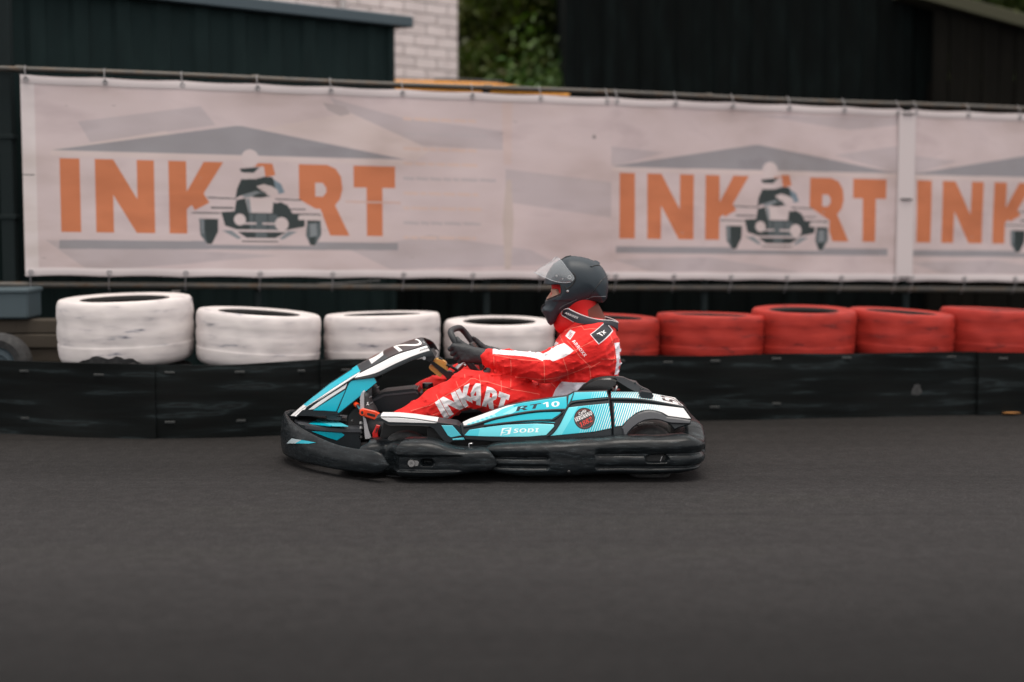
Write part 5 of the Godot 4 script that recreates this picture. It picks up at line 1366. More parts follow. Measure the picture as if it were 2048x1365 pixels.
	# hoop over the engine, holding the seat back
	var hoop = rounded(PackedVector2Array([Vector2(0.5185, 0.4673), Vector2(0.5565, 0.4631), Vector2(0.6136, 0.4368), Vector2(0.6517, 0.4135), Vector2(0.6855, 0.3986), Vector2(0.7076, 0.3782), Vector2(0.7086, 0.3638), Vector2(0.7006, 0.3591), Vector2(0.6386, 0.3591), Vector2(0.6223, 0.3893), Vector2(0.5842, 0.4088), Vector2(0.5461, 0.4326), Vector2(0.5258, 0.4461)]), 0.006, 2)
	var hb = prism(hoop, -0.37, -0.315, 0.008)
	var ho = part("engine_hoop", hb.mesh(), M.hoop_grey, k)
	var crossb = PackedVector2Array([Vector2(0.5408, 0.4398), Vector2(0.5715, 0.4328), Vector2(0.6417, 0.4152), Vector2(0.6673, 0.3861), Vector2(0.6595, 0.3825), Vector2(0.6374, 0.4072), Vector2(0.576, 0.4257), Vector2(0.5435, 0.4319)])
	part("cross_panel", prism(crossb, -0.60, -0.34, 0.005).mesh(), M.hoop_grey, ho)
	part("knob", MB.new().add(boxm(Vector3(0.068, 0.03, 0.07), 0.011), Transform3D(Basis(Vector3(0, 0, 1), -0.14), Vector3(0.6553, 0.3983, -0.15))).mesh(), M.plastic, ho)
	part("bolt", ball(Vector3(0.6158, 0.4351, -0.315), Vector3(0.006, 0.006, 0.004), 8, 6).mesh(), M.gloss_black, ho)
	part("bolt", ball(Vector3(0.6481, 0.4058, -0.312), Vector3(0.010, 0.005, 0.004), 8, 6).mesh(), M.gloss_black, ho)
	# ---- seat
	var sc = PackedVector3Array([Vector3(0.1197, 0.2805, -0.63), Vector3(0.198, 0.1808, -0.63), Vector3(0.3285, 0.1334, -0.63), Vector3(0.4378, 0.1676, -0.63), Vector3(0.4945, 0.2805, -0.63), Vector3(0.5304, 0.3853, -0.63), Vector3(0.551, 0.4245, -0.63)])
	var se = PackedVector3Array([Vector3(0.1622, 0.3381, -0.42), Vector3(0.2227, 0.3394, -0.41), Vector3(0.2933, 0.3527, -0.405), Vector3(0.3435, 0.3889, -0.4), Vector3(0.3838, 0.4296, -0.4), Vector3(0.4499, 0.4488, -0.41), Vector3(0.5379, 0.4455, -0.44)])
	var seat_rows = []
	for j in 17:
		var s = (j - 8) / 8.0; var w = pow(absf(s), 3.0)
		var r = PackedVector3Array()
		for i in sc.size():
			var e = se[i]; var c = sc[i]
			r.append(Vector3(lerpf(c.x, e.x, w), lerpf(c.y, e.y, w), ZC + signf(s) * (e.z - ZC) * pow(absf(s), 0.8)))
		seat_rows.append(smooth_path(r, 3))
	part("seat", MB.new().shell(seat_rows, 0.012, Vector3(0, -1, 0.001)).mesh(), M.gloss_black, k)
	for s in [0, 1]:
		var sr = PackedVector3Array()
		for p in seat_rows[16 if s == 0 else 0]: sr.append(p)
		part("seat_rim", MB.new().tube(sr, 0.011, 8).mesh(), M.black, k)
	var wing = rounded(PackedVector2Array([Vector2(0.3306, 0.3867), Vector2(0.3564, 0.4128), Vector2(0.3821, 0.4336), Vector2(0.4144, 0.4466), Vector2(0.4531, 0.4518), Vector2(0.4983, 0.4518), Vector2(0.5294, 0.4388), Vector2(0.536, 0.4167), Vector2(0.5147, 0.4037), Vector2(0.4987, 0.3841), Vector2(0.4859, 0.3581), Vector2(0.3436, 0.3581)]), 0.006, 3)
	part("seat_wing", sheet(wing, func(x, y): return -0.385 - 0.25 * pow(maxf(0.0, y - 0.40), 1.3), 0.0, 0.03, 0.008, 0.03).mesh(), M.gloss_black, k)
	part("seat_stay", MB.new().tube(PackedVector3Array([Vector3(0.5052, 0.4034, -0.38), Vector3(0.5148, 0.3958, -0.3), Vector3(0.526, 0.4156, -0.33)]), 0.006, 8).mesh(), M.steel, k)
	part("seat_stay", MB.new().tube(PackedVector3Array([Vector3(0.5305, 0.4164, -0.36), Vector3(0.5135, 0.3901, -0.33)]), 0.006, 8).mesh(), M.steel, k)
	part("belt_tab", MB.new().add(boxm(Vector3(0.02, 0.012, 0.01), 0.003), Transform3D(Basis(), Vector3(0.5364, 0.3903, -0.4))).mesh(), M.pedal_red, k)
	# ---- bumper round the sides and the rear
	var dents = noise(7.0, 3, FastNoiseLite.TYPE_SIMPLEX_SMOOTH, 12)
	var gl = [Vector2(-0.0665, 0.1226), Vector2(0.1735, 0.1226), Vector2(-0.0666, 0.077), Vector2(0.4016, 0.137), Vector2(0.8933, 0.143), Vector2(0.4018, 0.0758)]
	var sa = Vector2(0.6536, 0.1142); var sb2 = Vector2(0.7273, 0.1166)
	var dmain = func(p: Vector3, c: float) -> float:
		var d = 0.0
		if p.z > -0.10:
			# three rolls, one above the other, pinched between
			var l = maxf(groove(p.x, gl[0].x - 0.10, gl[1].x, 0.008), groove(p.x, gl[3].x, 2.0, 0.008))
			var right = p.x > gl[3].x - 0.05
			var ga = gl[3].y if right else gl[0].y; var gb = gl[5].y if right else gl[2].y
			var t = 0.0
			if p.y > ga: t = (p.y - ga) / 0.16
			elif p.y > gb: t = (p.y - gb) / (ga - gb)
			else: t = 0.5 + (gb - p.y) / 0.12
			if p.y > ga: d += l * 0.022 * pow(clampf(1.0 - t * 4.0, 0.0, 1.0), 2.0)
			elif p.y > gb: d += l * (0.004 + 0.020 * pow(absf(t * 2.0 - 1.0), 3.0) + (0.012 * t * t if not right else 0.0))
			else: d += l * 0.022 * pow(clampf(1.0 - (gb - p.y) / 0.022, 0.0, 1.0), 2.0)
			d += 0.055 * capsule_hole(Vector2(p.x, p.y), sa, sb2, 0.0165)
		else:
			d += 0.014 * groove(p.y, 0.165, 0.18, 0.005) + 0.014 * groove(p.y, 0.105, 0.12, 0.005)
		return d + 0.0018 * dents.get_noise_3d(p.x, p.y * 2.5, p.z)
	var mt = PackedVector3Array([Vector3(-0.1627, 0.1611, 0.035), Vector3(-0.1169, 0.1799, 0.055), Vector3(-0.0619, 0.187, 0.07), Vector3(0.0428, 0.1917, 0.085), Vector3(0.1092, 0.1946, 0.088), Vector3(0.2184, 0.2009, 0.09), Vector3(0.3916, 0.2093, 0.09), Vector3(0.5127, 0.2197, 0.088), Vector3(0.6338, 0.2221, 0.088), Vector3(0.7145, 0.2221, 0.088), Vector3(0.7936, 0.2257, 0.08), Vector3(0.8546, 0.2285, 0.066), Vector3(0.8959, 0.2222, 0.04), Vector3(0.9237, 0.2114, 0), Vector3(0.9384, 0.2064, -0.05)])
	var my = PackedFloat32Array()
	for b in PackedVector3Array([Vector3(-0.1629, 0.0716, 0.035), Vector3(-0.1171, 0.046, 0.055), Vector3(-0.062, 0.0341, 0.07), Vector3(0.0428, 0.0199, 0.085), Vector3(0.1094, 0.0204, 0.088), Vector3(0.2188, 0.0208, 0.09), Vector3(0.3924, 0.0304, 0.09), Vector3(0.5138, 0.0349, 0.088), Vector3(0.6352, 0.0301, 0.088), Vector3(0.7161, 0.0325, 0.088), Vector3(0.7954, 0.0347, 0.08), Vector3(0.8565, 0.0407, 0.066), Vector3(0.8978, 0.0434, 0.04), Vector3(0.9254, 0.0487, 0), Vector3(0.94, 0.0524, -0.05)]): my.append(b.y)
	var rx = mt[mt.size() - 1].x
	for z in [-0.20, -0.40, ZC]: mt.append(Vector3(rx + 0.012 * (1.0 + (z + 0.2)), 0.262, z)); my.append(0.06)
	var n0 = mt.size()
	for i in range(n0 - 2, -1, -1): mt.append(Vector3(mt[i].x, mt[i].y, 2 * ZC - mt[i].z)); my.append(my[i])
	var rs = resample(mt, my, 0.009)
	# the path runs rearwards along the near side, so outward is to its right
	part("rear_bumper", band(rs[0], rs[1], 0.13, dmain, 64).mesh(), M.scuffed, k)
	part("bolt", ball(Vector3(0.2708, 0.0553, 0.086), Vector3(0.009, 0.009, 0.005), 10, 6).mesh(), M.gloss_black, k)
	part("slot_shade_plate", prism(rounded(PackedVector2Array([Vector2(0.6347, 0.1336), Vector2(0.7469, 0.1336), Vector2(0.7472, 0.0947), Vector2(0.635, 0.0947)]), 0.012, 4), 0.02, 0.040, 0.001).mesh(), M.black, k)  # black plate standing in for the shade at the bottom of the slot
	part("slot_strap", MB.new().tube(PackedVector3Array([Vector3(0.7195, 0.1241, 0.045), Vector3(0.7124, 0.1072, 0.045), Vector3(0.7078, 0.0902, 0.045)]), 0.0025, 6).mesh(), M.steel, k)
	# ---- front lobes of the bumper beside the front wheels
	var la = Vector2(-0.4224, 0.0994); var lb = Vector2(-0.3868, 0.0994); var lr = [Vector2(-0.5551, 0.133), Vector2(-0.2825, 0.0634)]
	var dlobe = func(p: Vector3, c: float) -> float:
		var z2 = p.z if p.z > ZC else 2 * ZC - p.z
		var d = 0.016 * groove(p.x, lr[0].x - 0.02, lr[1].x + 0.03, 0.03) * groove(p.y, lr[1].y - 0.004, lr[0].y, 0.003)
		d += 0.05 * capsule_hole(Vector2(p.x, p.y), la, lb, 0.0135)
		return d + 0.002 * dents.get_noise_3d(p.x + 4.0, p.y * 2.5, p.z)
	var lt = PackedVector3Array([Vector3(-0.7433, 0.1583, -0.03), Vector3(-0.6964, 0.1793, -0.02), Vector3(-0.6442, 0.1875, -0.03), Vector3(-0.6048, 0.1857, -0.05), Vector3(-0.575, 0.1917, -0.01), Vector3(-0.5577, 0.2023, 0.06), Vector3(-0.5413, 0.2066, 0.088), Vector3(-0.4669, 0.2096, 0.1), Vector3(-0.4074, 0.2091, 0.105), Vector3(-0.3482, 0.1984, 0.105), Vector3(-0.2893, 0.1761, 0.1), Vector3(-0.2302, 0.1645, 0.095), Vector3(-0.1755, 0.1677, 0.1), Vector3(-0.1232, 0.1673, 0.105), Vector3(-0.0901, 0.1545, 0.1), Vector3(-0.0737, 0.1281, 0.085)])
	var ly = PackedFloat32Array()
	for b in PackedVector3Array([Vector3(-0.7444, 0.0314, -0.03), Vector3(-0.6976, 0.0233, -0.02), Vector3(-0.6455, 0.0118, -0.03), Vector3(-0.6061, 0.0009, -0.05), Vector3(-0.5763, 0.0031, -0.01), Vector3(-0.5589, 0.0131, 0.06), Vector3(-0.5425, 0.018, 0.088), Vector3(-0.468, 0.0154, 0.1), Vector3(-0.4083, 0.0162, 0.105), Vector3(-0.349, 0.0199, 0.105), Vector3(-0.2898, 0.0262, 0.1), Vector3(-0.2305, 0.0337, 0.095), Vector3(-0.1757, 0.0442, 0.1), Vector3(-0.1234, 0.0475, 0.105), Vector3(-0.0902, 0.0538, 0.1), Vector3(-0.0737, 0.0729, 0.085)]): ly.append(b.y)
	rs = resample(lt, ly, 0.008)
	var lobe = band(rs[0], rs[1], 0.15, dlobe, 56)
	var lo = part("side_bumper", lobe.mesh(), M.scuffed, k); part("side_bumper", mirrored(lobe).mesh(), M.scuffed, k)
	var bt = Vector3(-0.4785, 0.0968, 0.085)
	part("slot_bolt", MB.new().add(MB.new().lathe(PackedVector2Array([Vector2(0.001, 0.006), Vector2(0.007, 0.006), Vector2(0.008, 0.012), Vector2(0.016, 0.012), Vector2(0.018, 0.006), Vector2(0.018, -0.01), Vector2(0.001, -0.01)]), 18), Transform3D(Basis(Vector3.RIGHT, PI / 2), bt)).mesh(), M.dull_steel, lo)
	part("slot_plate", prism(PackedVector2Array([Vector2(-0.4713, 0.1116), Vector2(-0.4351, 0.1116), Vector2(-0.4477, 0.081), Vector2(-0.4744, 0.0804)]), 0.072, 0.086, 0.003).mesh(), M.dull_steel, lo)
	part("hook", MB.new().tube(smooth_path(PackedVector3Array([Vector3(-0.2067, 0.1583, 0), Vector3(-0.2067, 0.1734, 0), Vector3(-0.2007, 0.1777, 0), Vector3(-0.1917, 0.1777, 0), Vector3(-0.1902, 0.1825, 0)]), 3), 0.004, 7).mesh(), M.steel, k)
	# ---- front bumper: a broad bowl round the nose
	front_bumper(k)
	# ---- front fenders over the wheels
	var ff = rounded(PackedVector2Array([Vector2(-0.6664, 0.287), Vector2(-0.6513, 0.2979), Vector2(-0.6348, 0.3024), Vector2(-0.5523, 0.3015), Vector2(-0.4743, 0.2939), Vector2(-0.3543, 0.2758), Vector2(-0.3093, 0.2697), Vector2(-0.2673, 0.2637), Vector2(-0.2493, 0.2522), Vector2(-0.2404, 0.2158), Vector2(-0.2164, 0.2058), Vector2(-0.1546, 0.2076), Vector2(-0.1546, 0.1931), Vector2(-0.2345, 0.1885), Vector2(-0.2886, 0.1855), Vector2(-0.2976, 0.1779), Vector2(-0.3232, 0.1803), Vector2(-0.3516, 0.2143), Vector2(-0.3755, 0.2446), Vector2(-0.4024, 0.2597), Vector2(-0.5045, 0.2643), Vector2(-0.5975, 0.2643), Vector2(-0.6199, 0.2803), Vector2(-0.6484, 0.2821)]), 0.005, 2)
	var ffm = prism(ff, -0.21, -0.03, 0.009)
	var f1 = part("front_fender", ffm.mesh(), M.plastic, k); var f2 = part("front_fender", mirrored(ffm).mesh(), M.plastic, k)
	part("wheel_well", sheet(PackedVector2Array([Vector2(-0.6362, 0.2532), Vector2(-0.6132, 0.2368), Vector2(-0.5177, 0.2368), Vector2(-0.413, 0.2321), Vector2(-0.3608, 0.1855), Vector2(-0.3317, 0.1506), Vector2(-0.3319, 0.0889), Vector2(-0.6544, 0.0889), Vector2(-0.6537, 0.1761)]), flat.call(-0.225), 0.0, 0.008, 0.002, 0.1).mesh(), M.black, f1)
	var w1 = sheet(PackedVector2Array([Vector2(-0.6327, 0.2997), Vector2(-0.5523, 0.2988), Vector2(-0.4743, 0.2915), Vector2(-0.3618, 0.2746), Vector2(-0.3753, 0.2728), Vector2(-0.4744, 0.2749), Vector2(-0.595, 0.2785), Vector2(-0.6207, 0.2918)]), flat.call(-0.03), 0.003, 0.005, 0.0012)
	var w2 = sheet(PackedVector2Array([Vector2(-0.3403, 0.2622), Vector2(-0.2868, 0.2613), Vector2(-0.2458, 0.2137), Vector2(-0.2945, 0.2037), Vector2(-0.3095, 0.2128)]), flat.call(-0.03), 0.003, 0.005, 0.0012)
	var w3 = sheet(PackedVector2Array([Vector2(-0.2886, 0.1967), Vector2(-0.2495, 0.2016), Vector2(-0.2044, 0.2046), Vector2(-0.1564, 0.2052), Vector2(-0.1564, 0.1961), Vector2(-0.2345, 0.1925), Vector2(-0.2856, 0.1907)]), flat.call(-0.03), 0.003, 0.005, 0.0012)
	var top = MB.new()       # the white top face of the fender
	var tr = []
	for zz in [-0.045, -0.115, -0.19]:
		var r = PackedVector3Array()
		for t in PackedVector2Array([Vector2(-0.6348, 0.3024), Vector2(-0.5943, 0.3021), Vector2(-0.5523, 0.3015), Vector2(-0.4743, 0.2939), Vector2(-0.4143, 0.2849), Vector2(-0.3603, 0.2767)]): r.append(Vector3(t.x, t.y + 0.003 + 0.004 * (1.0 - absf(zz + 0.115) / 0.075), zz))
		tr.append(r)
	top.shell(tr, 0.003, Vector3.UP)
	part("fender_panel", w1.mesh(), M.white, f1); part("fender_panel", w2.mesh(), M.pale_cyan, f1); part("fender_panel", w3.mesh(), M.pale_cyan, f1); part("fender_panel", top.mesh(), M.white, f1)
	part("fender_panel", mirrored(w1).mesh(), M.white, f2); part("fender_panel", mirrored(top).mesh(), M.white, f2)
	var inner = MB.new().add(w1, Transform3D(Basis(), Vector3(0, 0, -1.035 + 0.02)))
	part("fender_panel", inner.mesh(), M.white, f2)
	# ---- nose
	nose(k)
	# ---- fuel tank between the driver's legs
	var tank = rounded(PackedVector2Array([Vector2(-0.7288, 0.3261), Vector2(-0.6643, 0.3588), Vector2(-0.5027, 0.3764), Vector2(-0.4847, 0.3528), Vector2(-0.3844, 0.3512), Vector2(-0.3715, 0.2605), Vector2(-0.7218, 0.2605), Vector2(-0.7271, 0.3025)]), 0.012, 3)
	var tk = part("fuel_tank", prism(tank, -0.76, -0.57, 0.014).mesh(), M.plastic, k)
	part("strap", prism(PackedVector2Array([Vector2(-0.4938, 0.3733), Vector2(-0.4889, 0.3744), Vector2(-0.475, 0.3485), Vector2(-0.4755, 0.2609), Vector2(-0.4819, 0.2609), Vector2(-0.4815, 0.3466)]), -0.765, -0.565, 0.002).mesh(), M.gloss_black, tk)
	part("lip", prism(rounded(PackedVector2Array([Vector2(-0.7266, 0.3183), Vector2(-0.6621, 0.3469), Vector2(-0.4956, 0.3648), Vector2(-0.4843, 0.3556), Vector2(-0.4859, 0.3488), Vector2(-0.4995, 0.3556), Vector2(-0.6583, 0.3393), Vector2(-0.7229, 0.3069)]), 0.003, 2), -0.58, -0.562, 0.004).mesh(), M.grey_plastic, tk)
	var cp = Vector3(-0.4398, 0.35, -0.65)
	part("tank_neck", MB.new().add(MB.new().lathe(PackedVector2Array([Vector2(0.001, -0.02), Vector2(0.026, -0.02), Vector2(0.026, 0.025), Vector2(0.001, 0.025)]), 22), Transform3D(Basis(), cp)).mesh(), M.amber_dark, tk)
	part("tank_cap", MB.new().add(MB.new().lathe(PackedVector2Array([Vector2(0.001, 0.02), Vector2(0.027, 0.02), Vector2(0.0285, 0.024), Vector2(0.0285, 0.044), Vector2(0.026, 0.048), Vector2(0.001, 0.048)]), 26), Transform3D(Basis(), cp)).mesh(), M.gloss_black, tk)
	# ---- steering
	steering(k)
	# ---- pedals and what lies behind them
	var pr = rounded(PackedVector2Array([Vector2(-0.7712, 0.2787), Vector2(-0.7655, 0.2935), Vector2(-0.7526, 0.3006), Vector2(-0.7378, 0.2984), Vector2(-0.6882, 0.2857), Vector2(-0.6654, 0.2738), Vector2(-0.6641, 0.2564), Vector2(-0.6811, 0.2501), Vector2(-0.694, 0.2419), Vector2(-0.7106, 0.2478), Vector2(-0.751, 0.2612), Vector2(-0.7657, 0.2664)]), 0.004, 2)
	var pd = part("brake_pedal", prism(pr, -0.39, -0.365, 0.004).mesh(), M.orange_red, k)
	part("eye", MB.new().add(MB.new().lathe(PackedVector2Array([Vector2(0.006, -0.016), Vector2(0.0125, -0.016), Vector2(0.0135, 0.012), Vector2(0.006, 0.012)]), 20), Transform3D(Basis(Vector3.RIGHT, PI / 2), Vector3(-0.7543, 0.2791, -0.365))).mesh(), M.orange_red, pd)
	part("eye_hole", ball(Vector3(-0.754, 0.2806, -0.354), Vector3(0.0075, 0.011, 0.002), 14, 8).mesh(), M.black, pd)
	part("slot", prism(rounded(PackedVector2Array([Vector2(-0.7317, 0.2761), Vector2(-0.7251, 0.279), Vector2(-0.689, 0.2694), Vector2(-0.6899, 0.2582), Vector2(-0.695, 0.2567), Vector2(-0.7303, 0.2679)]), 0.003, 2), -0.37, -0.3635, 0.001).mesh(), M.black, pd)
	part("pin", MB.new().tube(PackedVector3Array([Vector3(-0.7916, 0.3079, -0.46), Vector3(-0.7638, 0.2909, -0.38)]), 0.008, 12).mesh(), M.steel, pd)
	part("pin_ring", MB.new().tube(PackedVector3Array([Vector3(-0.7986, 0.3103, -0.47), Vector3(-0.7847, 0.3024, -0.45)]), 0.013, 14).mesh(), M.orange_red, pd)
	part("pedal_stalk", prism(PackedVector2Array([Vector2(-0.6843, 0.2181), Vector2(-0.6647, 0.2129), Vector2(-0.6779, 0.1838), Vector2(-0.6763, 0.1522), Vector2(-0.7032, 0.1503), Vector2(-0.7045, 0.1745)]), -0.385, -0.365, 0.003).mesh(), M.pedal_red, pd)
	part("slot", prism(PackedVector2Array([Vector2(-0.6822, 0.2024), Vector2(-0.6759, 0.2002), Vector2(-0.6846, 0.1764), Vector2(-0.6905, 0.1764)]), -0.37, -0.3635, 0.001).mesh(), M.black, pd)
	part("pedal_box", prism(rounded(PackedVector2Array([Vector2(-0.8468, 0.2495), Vector2(-0.8181, 0.2857), Vector2(-0.784, 0.3047), Vector2(-0.7468, 0.24), Vector2(-0.7322, 0.1714), Vector2(-0.744, 0.1104), Vector2(-0.8348, 0.1104), Vector2(-0.8511, 0.1867)]), 0.01, 2), -0.7, -0.5, 0.01).mesh(), M.black, k)
	var rr = RandomNumberGenerator.new(); rr.seed = 9
	for i in 5:
		var c = Vector3(-0.8231, 0.306, -0.6).lerp(Vector3(-0.7887, 0.3251, -0.6), i / 4.0)
		part("hose_fitting", MB.new().tube(PackedVector3Array([c, c + Vector3(0.016, -0.012 - rr.randf() * 0.02, 0.03)]), 0.006, 8).mesh(), M.dull_steel if i % 2 == 0 else M.gloss_black, k)
	for i in 4:
		part("chain_link", MB.new().tube(PackedVector3Array([Vector3(-0.7644, 0.2266, -0.4) + Vector3(0, -0.024 * i, 0), Vector3(-0.7645, 0.2154, -0.4) + Vector3(0, -0.024 * i, 0.006)]), 0.009, 10).mesh(), M.dull_steel if i < 2 else M.gloss_black, k)
	part("tie_rod", MB.new().tube(PackedVector3Array([Vector3(-0.963, 0.2229, -0.62), Vector3(-0.883, 0.2172, -0.55), Vector3(-0.8136, 0.2203, -0.5)]), 0.008, 8).mesh(), M.dull_steel, k)
	part("steering_arm", prism(rounded(PackedVector2Array([Vector2(-0.951, 0.2422), Vector2(-0.9208, 0.2448), Vector2(-0.872, 0.2365), Vector2(-0.8834, 0.2213), Vector2(-0.9286, 0.2232), Vector2(-0.9511, 0.2281)]), 0.004, 2), -0.54, -0.50, 0.005).mesh(), M.grey_plastic, k)

func wheel(k: Node3D, c: Vector3, r: float, w: float):
	var o = Node3D.new(); o.name = numbered("wheel", k); k.add_child(o); o.position = c - k.position
	var xf = Transform3D(Basis(Vector3.RIGHT, PI / 2), c); var h = w * 0.5
	var prof = PackedVector2Array([Vector2(0.066, -h * 0.9), Vector2(r * 0.80, -h), Vector2(r * 0.94, -h * 0.86), Vector2(r, -h * 0.55), Vector2(r * 1.005, 0), Vector2(r, h * 0.55), Vector2(r * 0.94, h * 0.86), Vector2(r * 0.80, h), Vector2(0.066, h * 0.9), Vector2(0.062, 0)])
	var rows = []; var p = smooth_poly(prof, 3)
	for q in p:
		var row = PackedVector3Array()
		for s in 48: row.append(Vector3(q.x * cos(TAU * s / 48), q.y, q.x * sin(TAU * s / 48)))
		rows.append(row)
	part("tyre", MB.new().add(MB.new().grid(rows, true, true), xf).mesh(), M.tyre, o)
	for f in [0.70, 0.82]:
		var ring = PackedVector3Array()
		for s in 40: ring.append(xf * Vector3(r * f * cos(TAU * s / 40), h * (1.0 if f > 0.75 else 0.965), r * f * sin(TAU * s / 40)))
		part("sidewall_ridge", MB.new().tube(ring, 0.0025, 6, true).mesh(), M.tyre, o)
	part("rim", MB.new().add(MB.new().lathe(PackedVector2Array([Vector2(0.001, h * 0.35), Vector2(0.03, h * 0.35), Vector2(0.034, h * 0.5), Vector2(0.05, h * 0.3), Vector2(0.06, h * 0.85), Vector2(0.069, h * 0.95), Vector2(0.069, -h * 0.95), Vector2(0.001, -h * 0.9)]), 30), xf).mesh(), M.dull_steel, o)

func front_bumper(k: Node3D):
	var tops = PackedVector3Array([Vector3(-1.1873, 0.249, -0.63), Vector3(-1.1704, 0.2492, -0.55), Vector3(-1.1396, 0.2343, -0.46), Vector3(-1.0891, 0.2149, -0.37), Vector3(-1.027, 0.1974, -0.28), Vector3(-0.9463, 0.1744, -0.19), Vector3(-0.8575, 0.1572, -0.1), Vector3(-0.77, 0.1497, -0.03), Vector3(-0.7097, 0.1527, 0.02), Vector3(-0.6658, 0.1522, 0.055), Vector3(-0.6339, 0.1455, 0.066), Vector3(-0.6147, 0.1338, 0.068), Vector3(-0.603, 0.1156, 0.067), Vector3(-0.5964, 0.0907, 0.062)])
	var yb = PackedFloat32Array([0.03, 0.03, 0.03, 0.03, 0.03, 0.03, 0.03, 0.032, 0.034, 0.036, 0.041, 0.050, 0.064, 0.082])
	var half = resample(tops, yb, 0.02)
	var T = half[0]; var B = half[1]
	var pts = PackedVector3Array(); var ys = PackedFloat32Array()
	for i in range(T.size() - 1, 0, -1): pts.append(Vector3(T[i].x, T[i].y, 2 * ZC - T[i].z)); ys.append(B[i])
	var mid = pts.size()
	for i in T.size(): pts.append(T[i]); ys.append(B[i])
	var outs = []
	for i in pts.size():
		var t = pts[mini(i + 1, pts.size() - 1)] - pts[maxi(i - 1, 0)]; t.y = 0; t = t.normalized()
		outs.append(t.cross(Vector3.UP))
	var bulge = func(f: float) -> float:
		return 0.003 + 0.018 * sin(clampf(f, 0, 1) * PI * 0.86)
	var dents = noise(7.0, 3, FastNoiseLite.TYPE_SIMPLEX_SMOOTH, 15)
	var rows = []
	for i in pts.size():
		var P = pts[i]; var o = outs[i]; var h = P.y - ys[i]; var r = PackedVector3Array()
		r.append(P - o * 0.022 + Vector3(0, -minf(0.10, h * 0.6), 0)); r.append(P - o * 0.013 + Vector3(0, -0.014, 0)); r.append(P - o * 0.010 + Vector3(0, -0.003, 0)); r.append(P - o * 0.005); r.append(P + o * 0.0 + Vector3(0, -0.002, 0))
		for f in [0.06, 0.14, 0.24, 0.36, 0.48, 0.60, 0.72, 0.84, 0.93]:
			var q = Vector3(P.x, P.y - h * f, P.z)
			r.append(q + o * (bulge.call(f) + 0.002 * dents.get_noise_3d(q.x, q.y * 2.5, q.z)))
		r.append(Vector3(P.x, ys[i] + 0.004, P.z) - o * 0.012); r.append(Vector3(P.x, ys[i], P.z) - o * 0.04)
		rows.append(r)
	var fb = part("front_bumper", MB.new().shell(rows, 0.006, Vector3(-0.3, 0.2, 0.7)).mesh(), M.scuffed, k)
	# end cap of the near and far lobes
	for e in [0, rows.size() - 1]:
		var cm = MB.new(); cm.face(Array(rows[e]), Vector3(1, 0, 0)); part("end_cap", cm.mesh(), M.scuffed, fb)
	# turquoise flash on the outside
	var at = func(u: float, v: float) -> Vector3:      # u in metres of x, v a share of the height
		for i in range(mid, pts.size() - 1):
			if pts[i + 1].x >= u:
				var g = (u - pts[i].x) / maxf(pts[i + 1].x - pts[i].x, 1e-5)
				var P = pts[i].lerp(pts[i + 1], g); var o = outs[i].lerp(outs[i + 1], g).normalized()
				return Vector3(P.x, lerpf(P.y, ys[i], v), P.z) + o * (bulge.call(v) + 0.006)
		return pts[mid]
	var x0 = Vector2(-1.1203, 0.1028).x; var x1 = Vector2(-1.0914, 0.1396).x; var x2 = Vector2(-0.9552, 0.1518).x; var x3 = Vector2(-0.9927, 0.1281).x
	for seg in [[0.0, 0.42, M.pale_grey], [0.42, 1.0, M.cyan]]:
		var dr = []
		for i in 4:
			var r = PackedVector3Array()
			for j in 7:
				var f = lerpf(seg[0], seg[1], j / 6.0); var g = i / 3.0
				r.append(at.call(lerpf(lerpf(x1, x2, f), lerpf(x0, x3, f), g), lerpf(lerpf(0.36, 0.15, f), lerpf(0.56, 0.28, f), g)))
			dr.append(r)
		part("flash", MB.new().shell(dr, 0.002, Vector3(-0.2, 0, 1)).mesh(), seg[2], fb)
	# shelf inside the bowl
	var sh = MB.new(); var sr = []
	var edge = PackedVector3Array([Vector3(-1.108, 0.2188, -0.47), Vector3(-1.0792, 0.2178, -0.41), Vector3(-1.0328, 0.2098, -0.395), Vector3(-0.9803, 0.2038, -0.39), Vector3(-0.8761, 0.1959, -0.385), Vector3(-0.7632, 0.1944, -0.385)])
	for i in 7:
		var r = PackedVector3Array(); var f = i / 6.0
		for e in edge: r.append(Vector3(e.x + (0.02 if e == edge[0] else 0.0) * sin(f * PI) * -1.0, e.y + 0.004 * sin(f * PI), lerpf(e.z, 2 * ZC - e.z, f)))
		sr.append(r)
	sh.shell(sr, 0.018, Vector3.UP)
	var shelf = part("nose_shelf", sh.mesh(), M.grey_plastic, k)
	var y0 = edge[3].y + 0.008
	for d in [PackedVector3Array([Vector3(-1.0871, 0.212, -0.4888), Vector3(-1.0761, 0.212, -0.6379), Vector3(-0.9097, 0.212, -0.3819), Vector3(-0.9142, 0.212, -0.3635)]), PackedVector3Array([Vector3(-1.0664, 0.212, -0.6661), Vector3(-1.0132, 0.212, -0.6548), Vector3(-0.9068, 0.212, -0.5599), Vector3(-0.825, 0.212, -0.3582), Vector3(-0.907, 0.212, -0.3713)])]:
		var r0 = PackedVector3Array([d[0], d[1]]); var m = MB.new()
		var pts2 = []
		for t in d: pts2.append(Vector3(t.x, y0, t.z))
		var nn = Vector3.UP
		m.face(pts2, nn)
		var low = []
		for t in pts2: low.append(t - Vector3(0, 0.003, 0))
		for i in pts2.size():
			var j = (i + 1) % pts2.size(); m.face([low[i], low[j], pts2[j], pts2[i]], (pts2[j] - pts2[i]).cross(Vector3.UP).normalized())
		part("shelf_flash", m.mesh(), M.cyan if d.size() == 4 else M.pale_cyan, shelf)
	# wall under the shelf
	var wall = PackedVector2Array([Vector2(-1.0815, 0.2184), Vector2(-0.9816, 0.2012), Vector2(-0.8778, 0.193), Vector2(-0.7647, 0.1915), Vector2(-0.7657, 0.0806), Vector2(-0.9161, 0.0806), Vector2(-1.0196, 0.1181)])
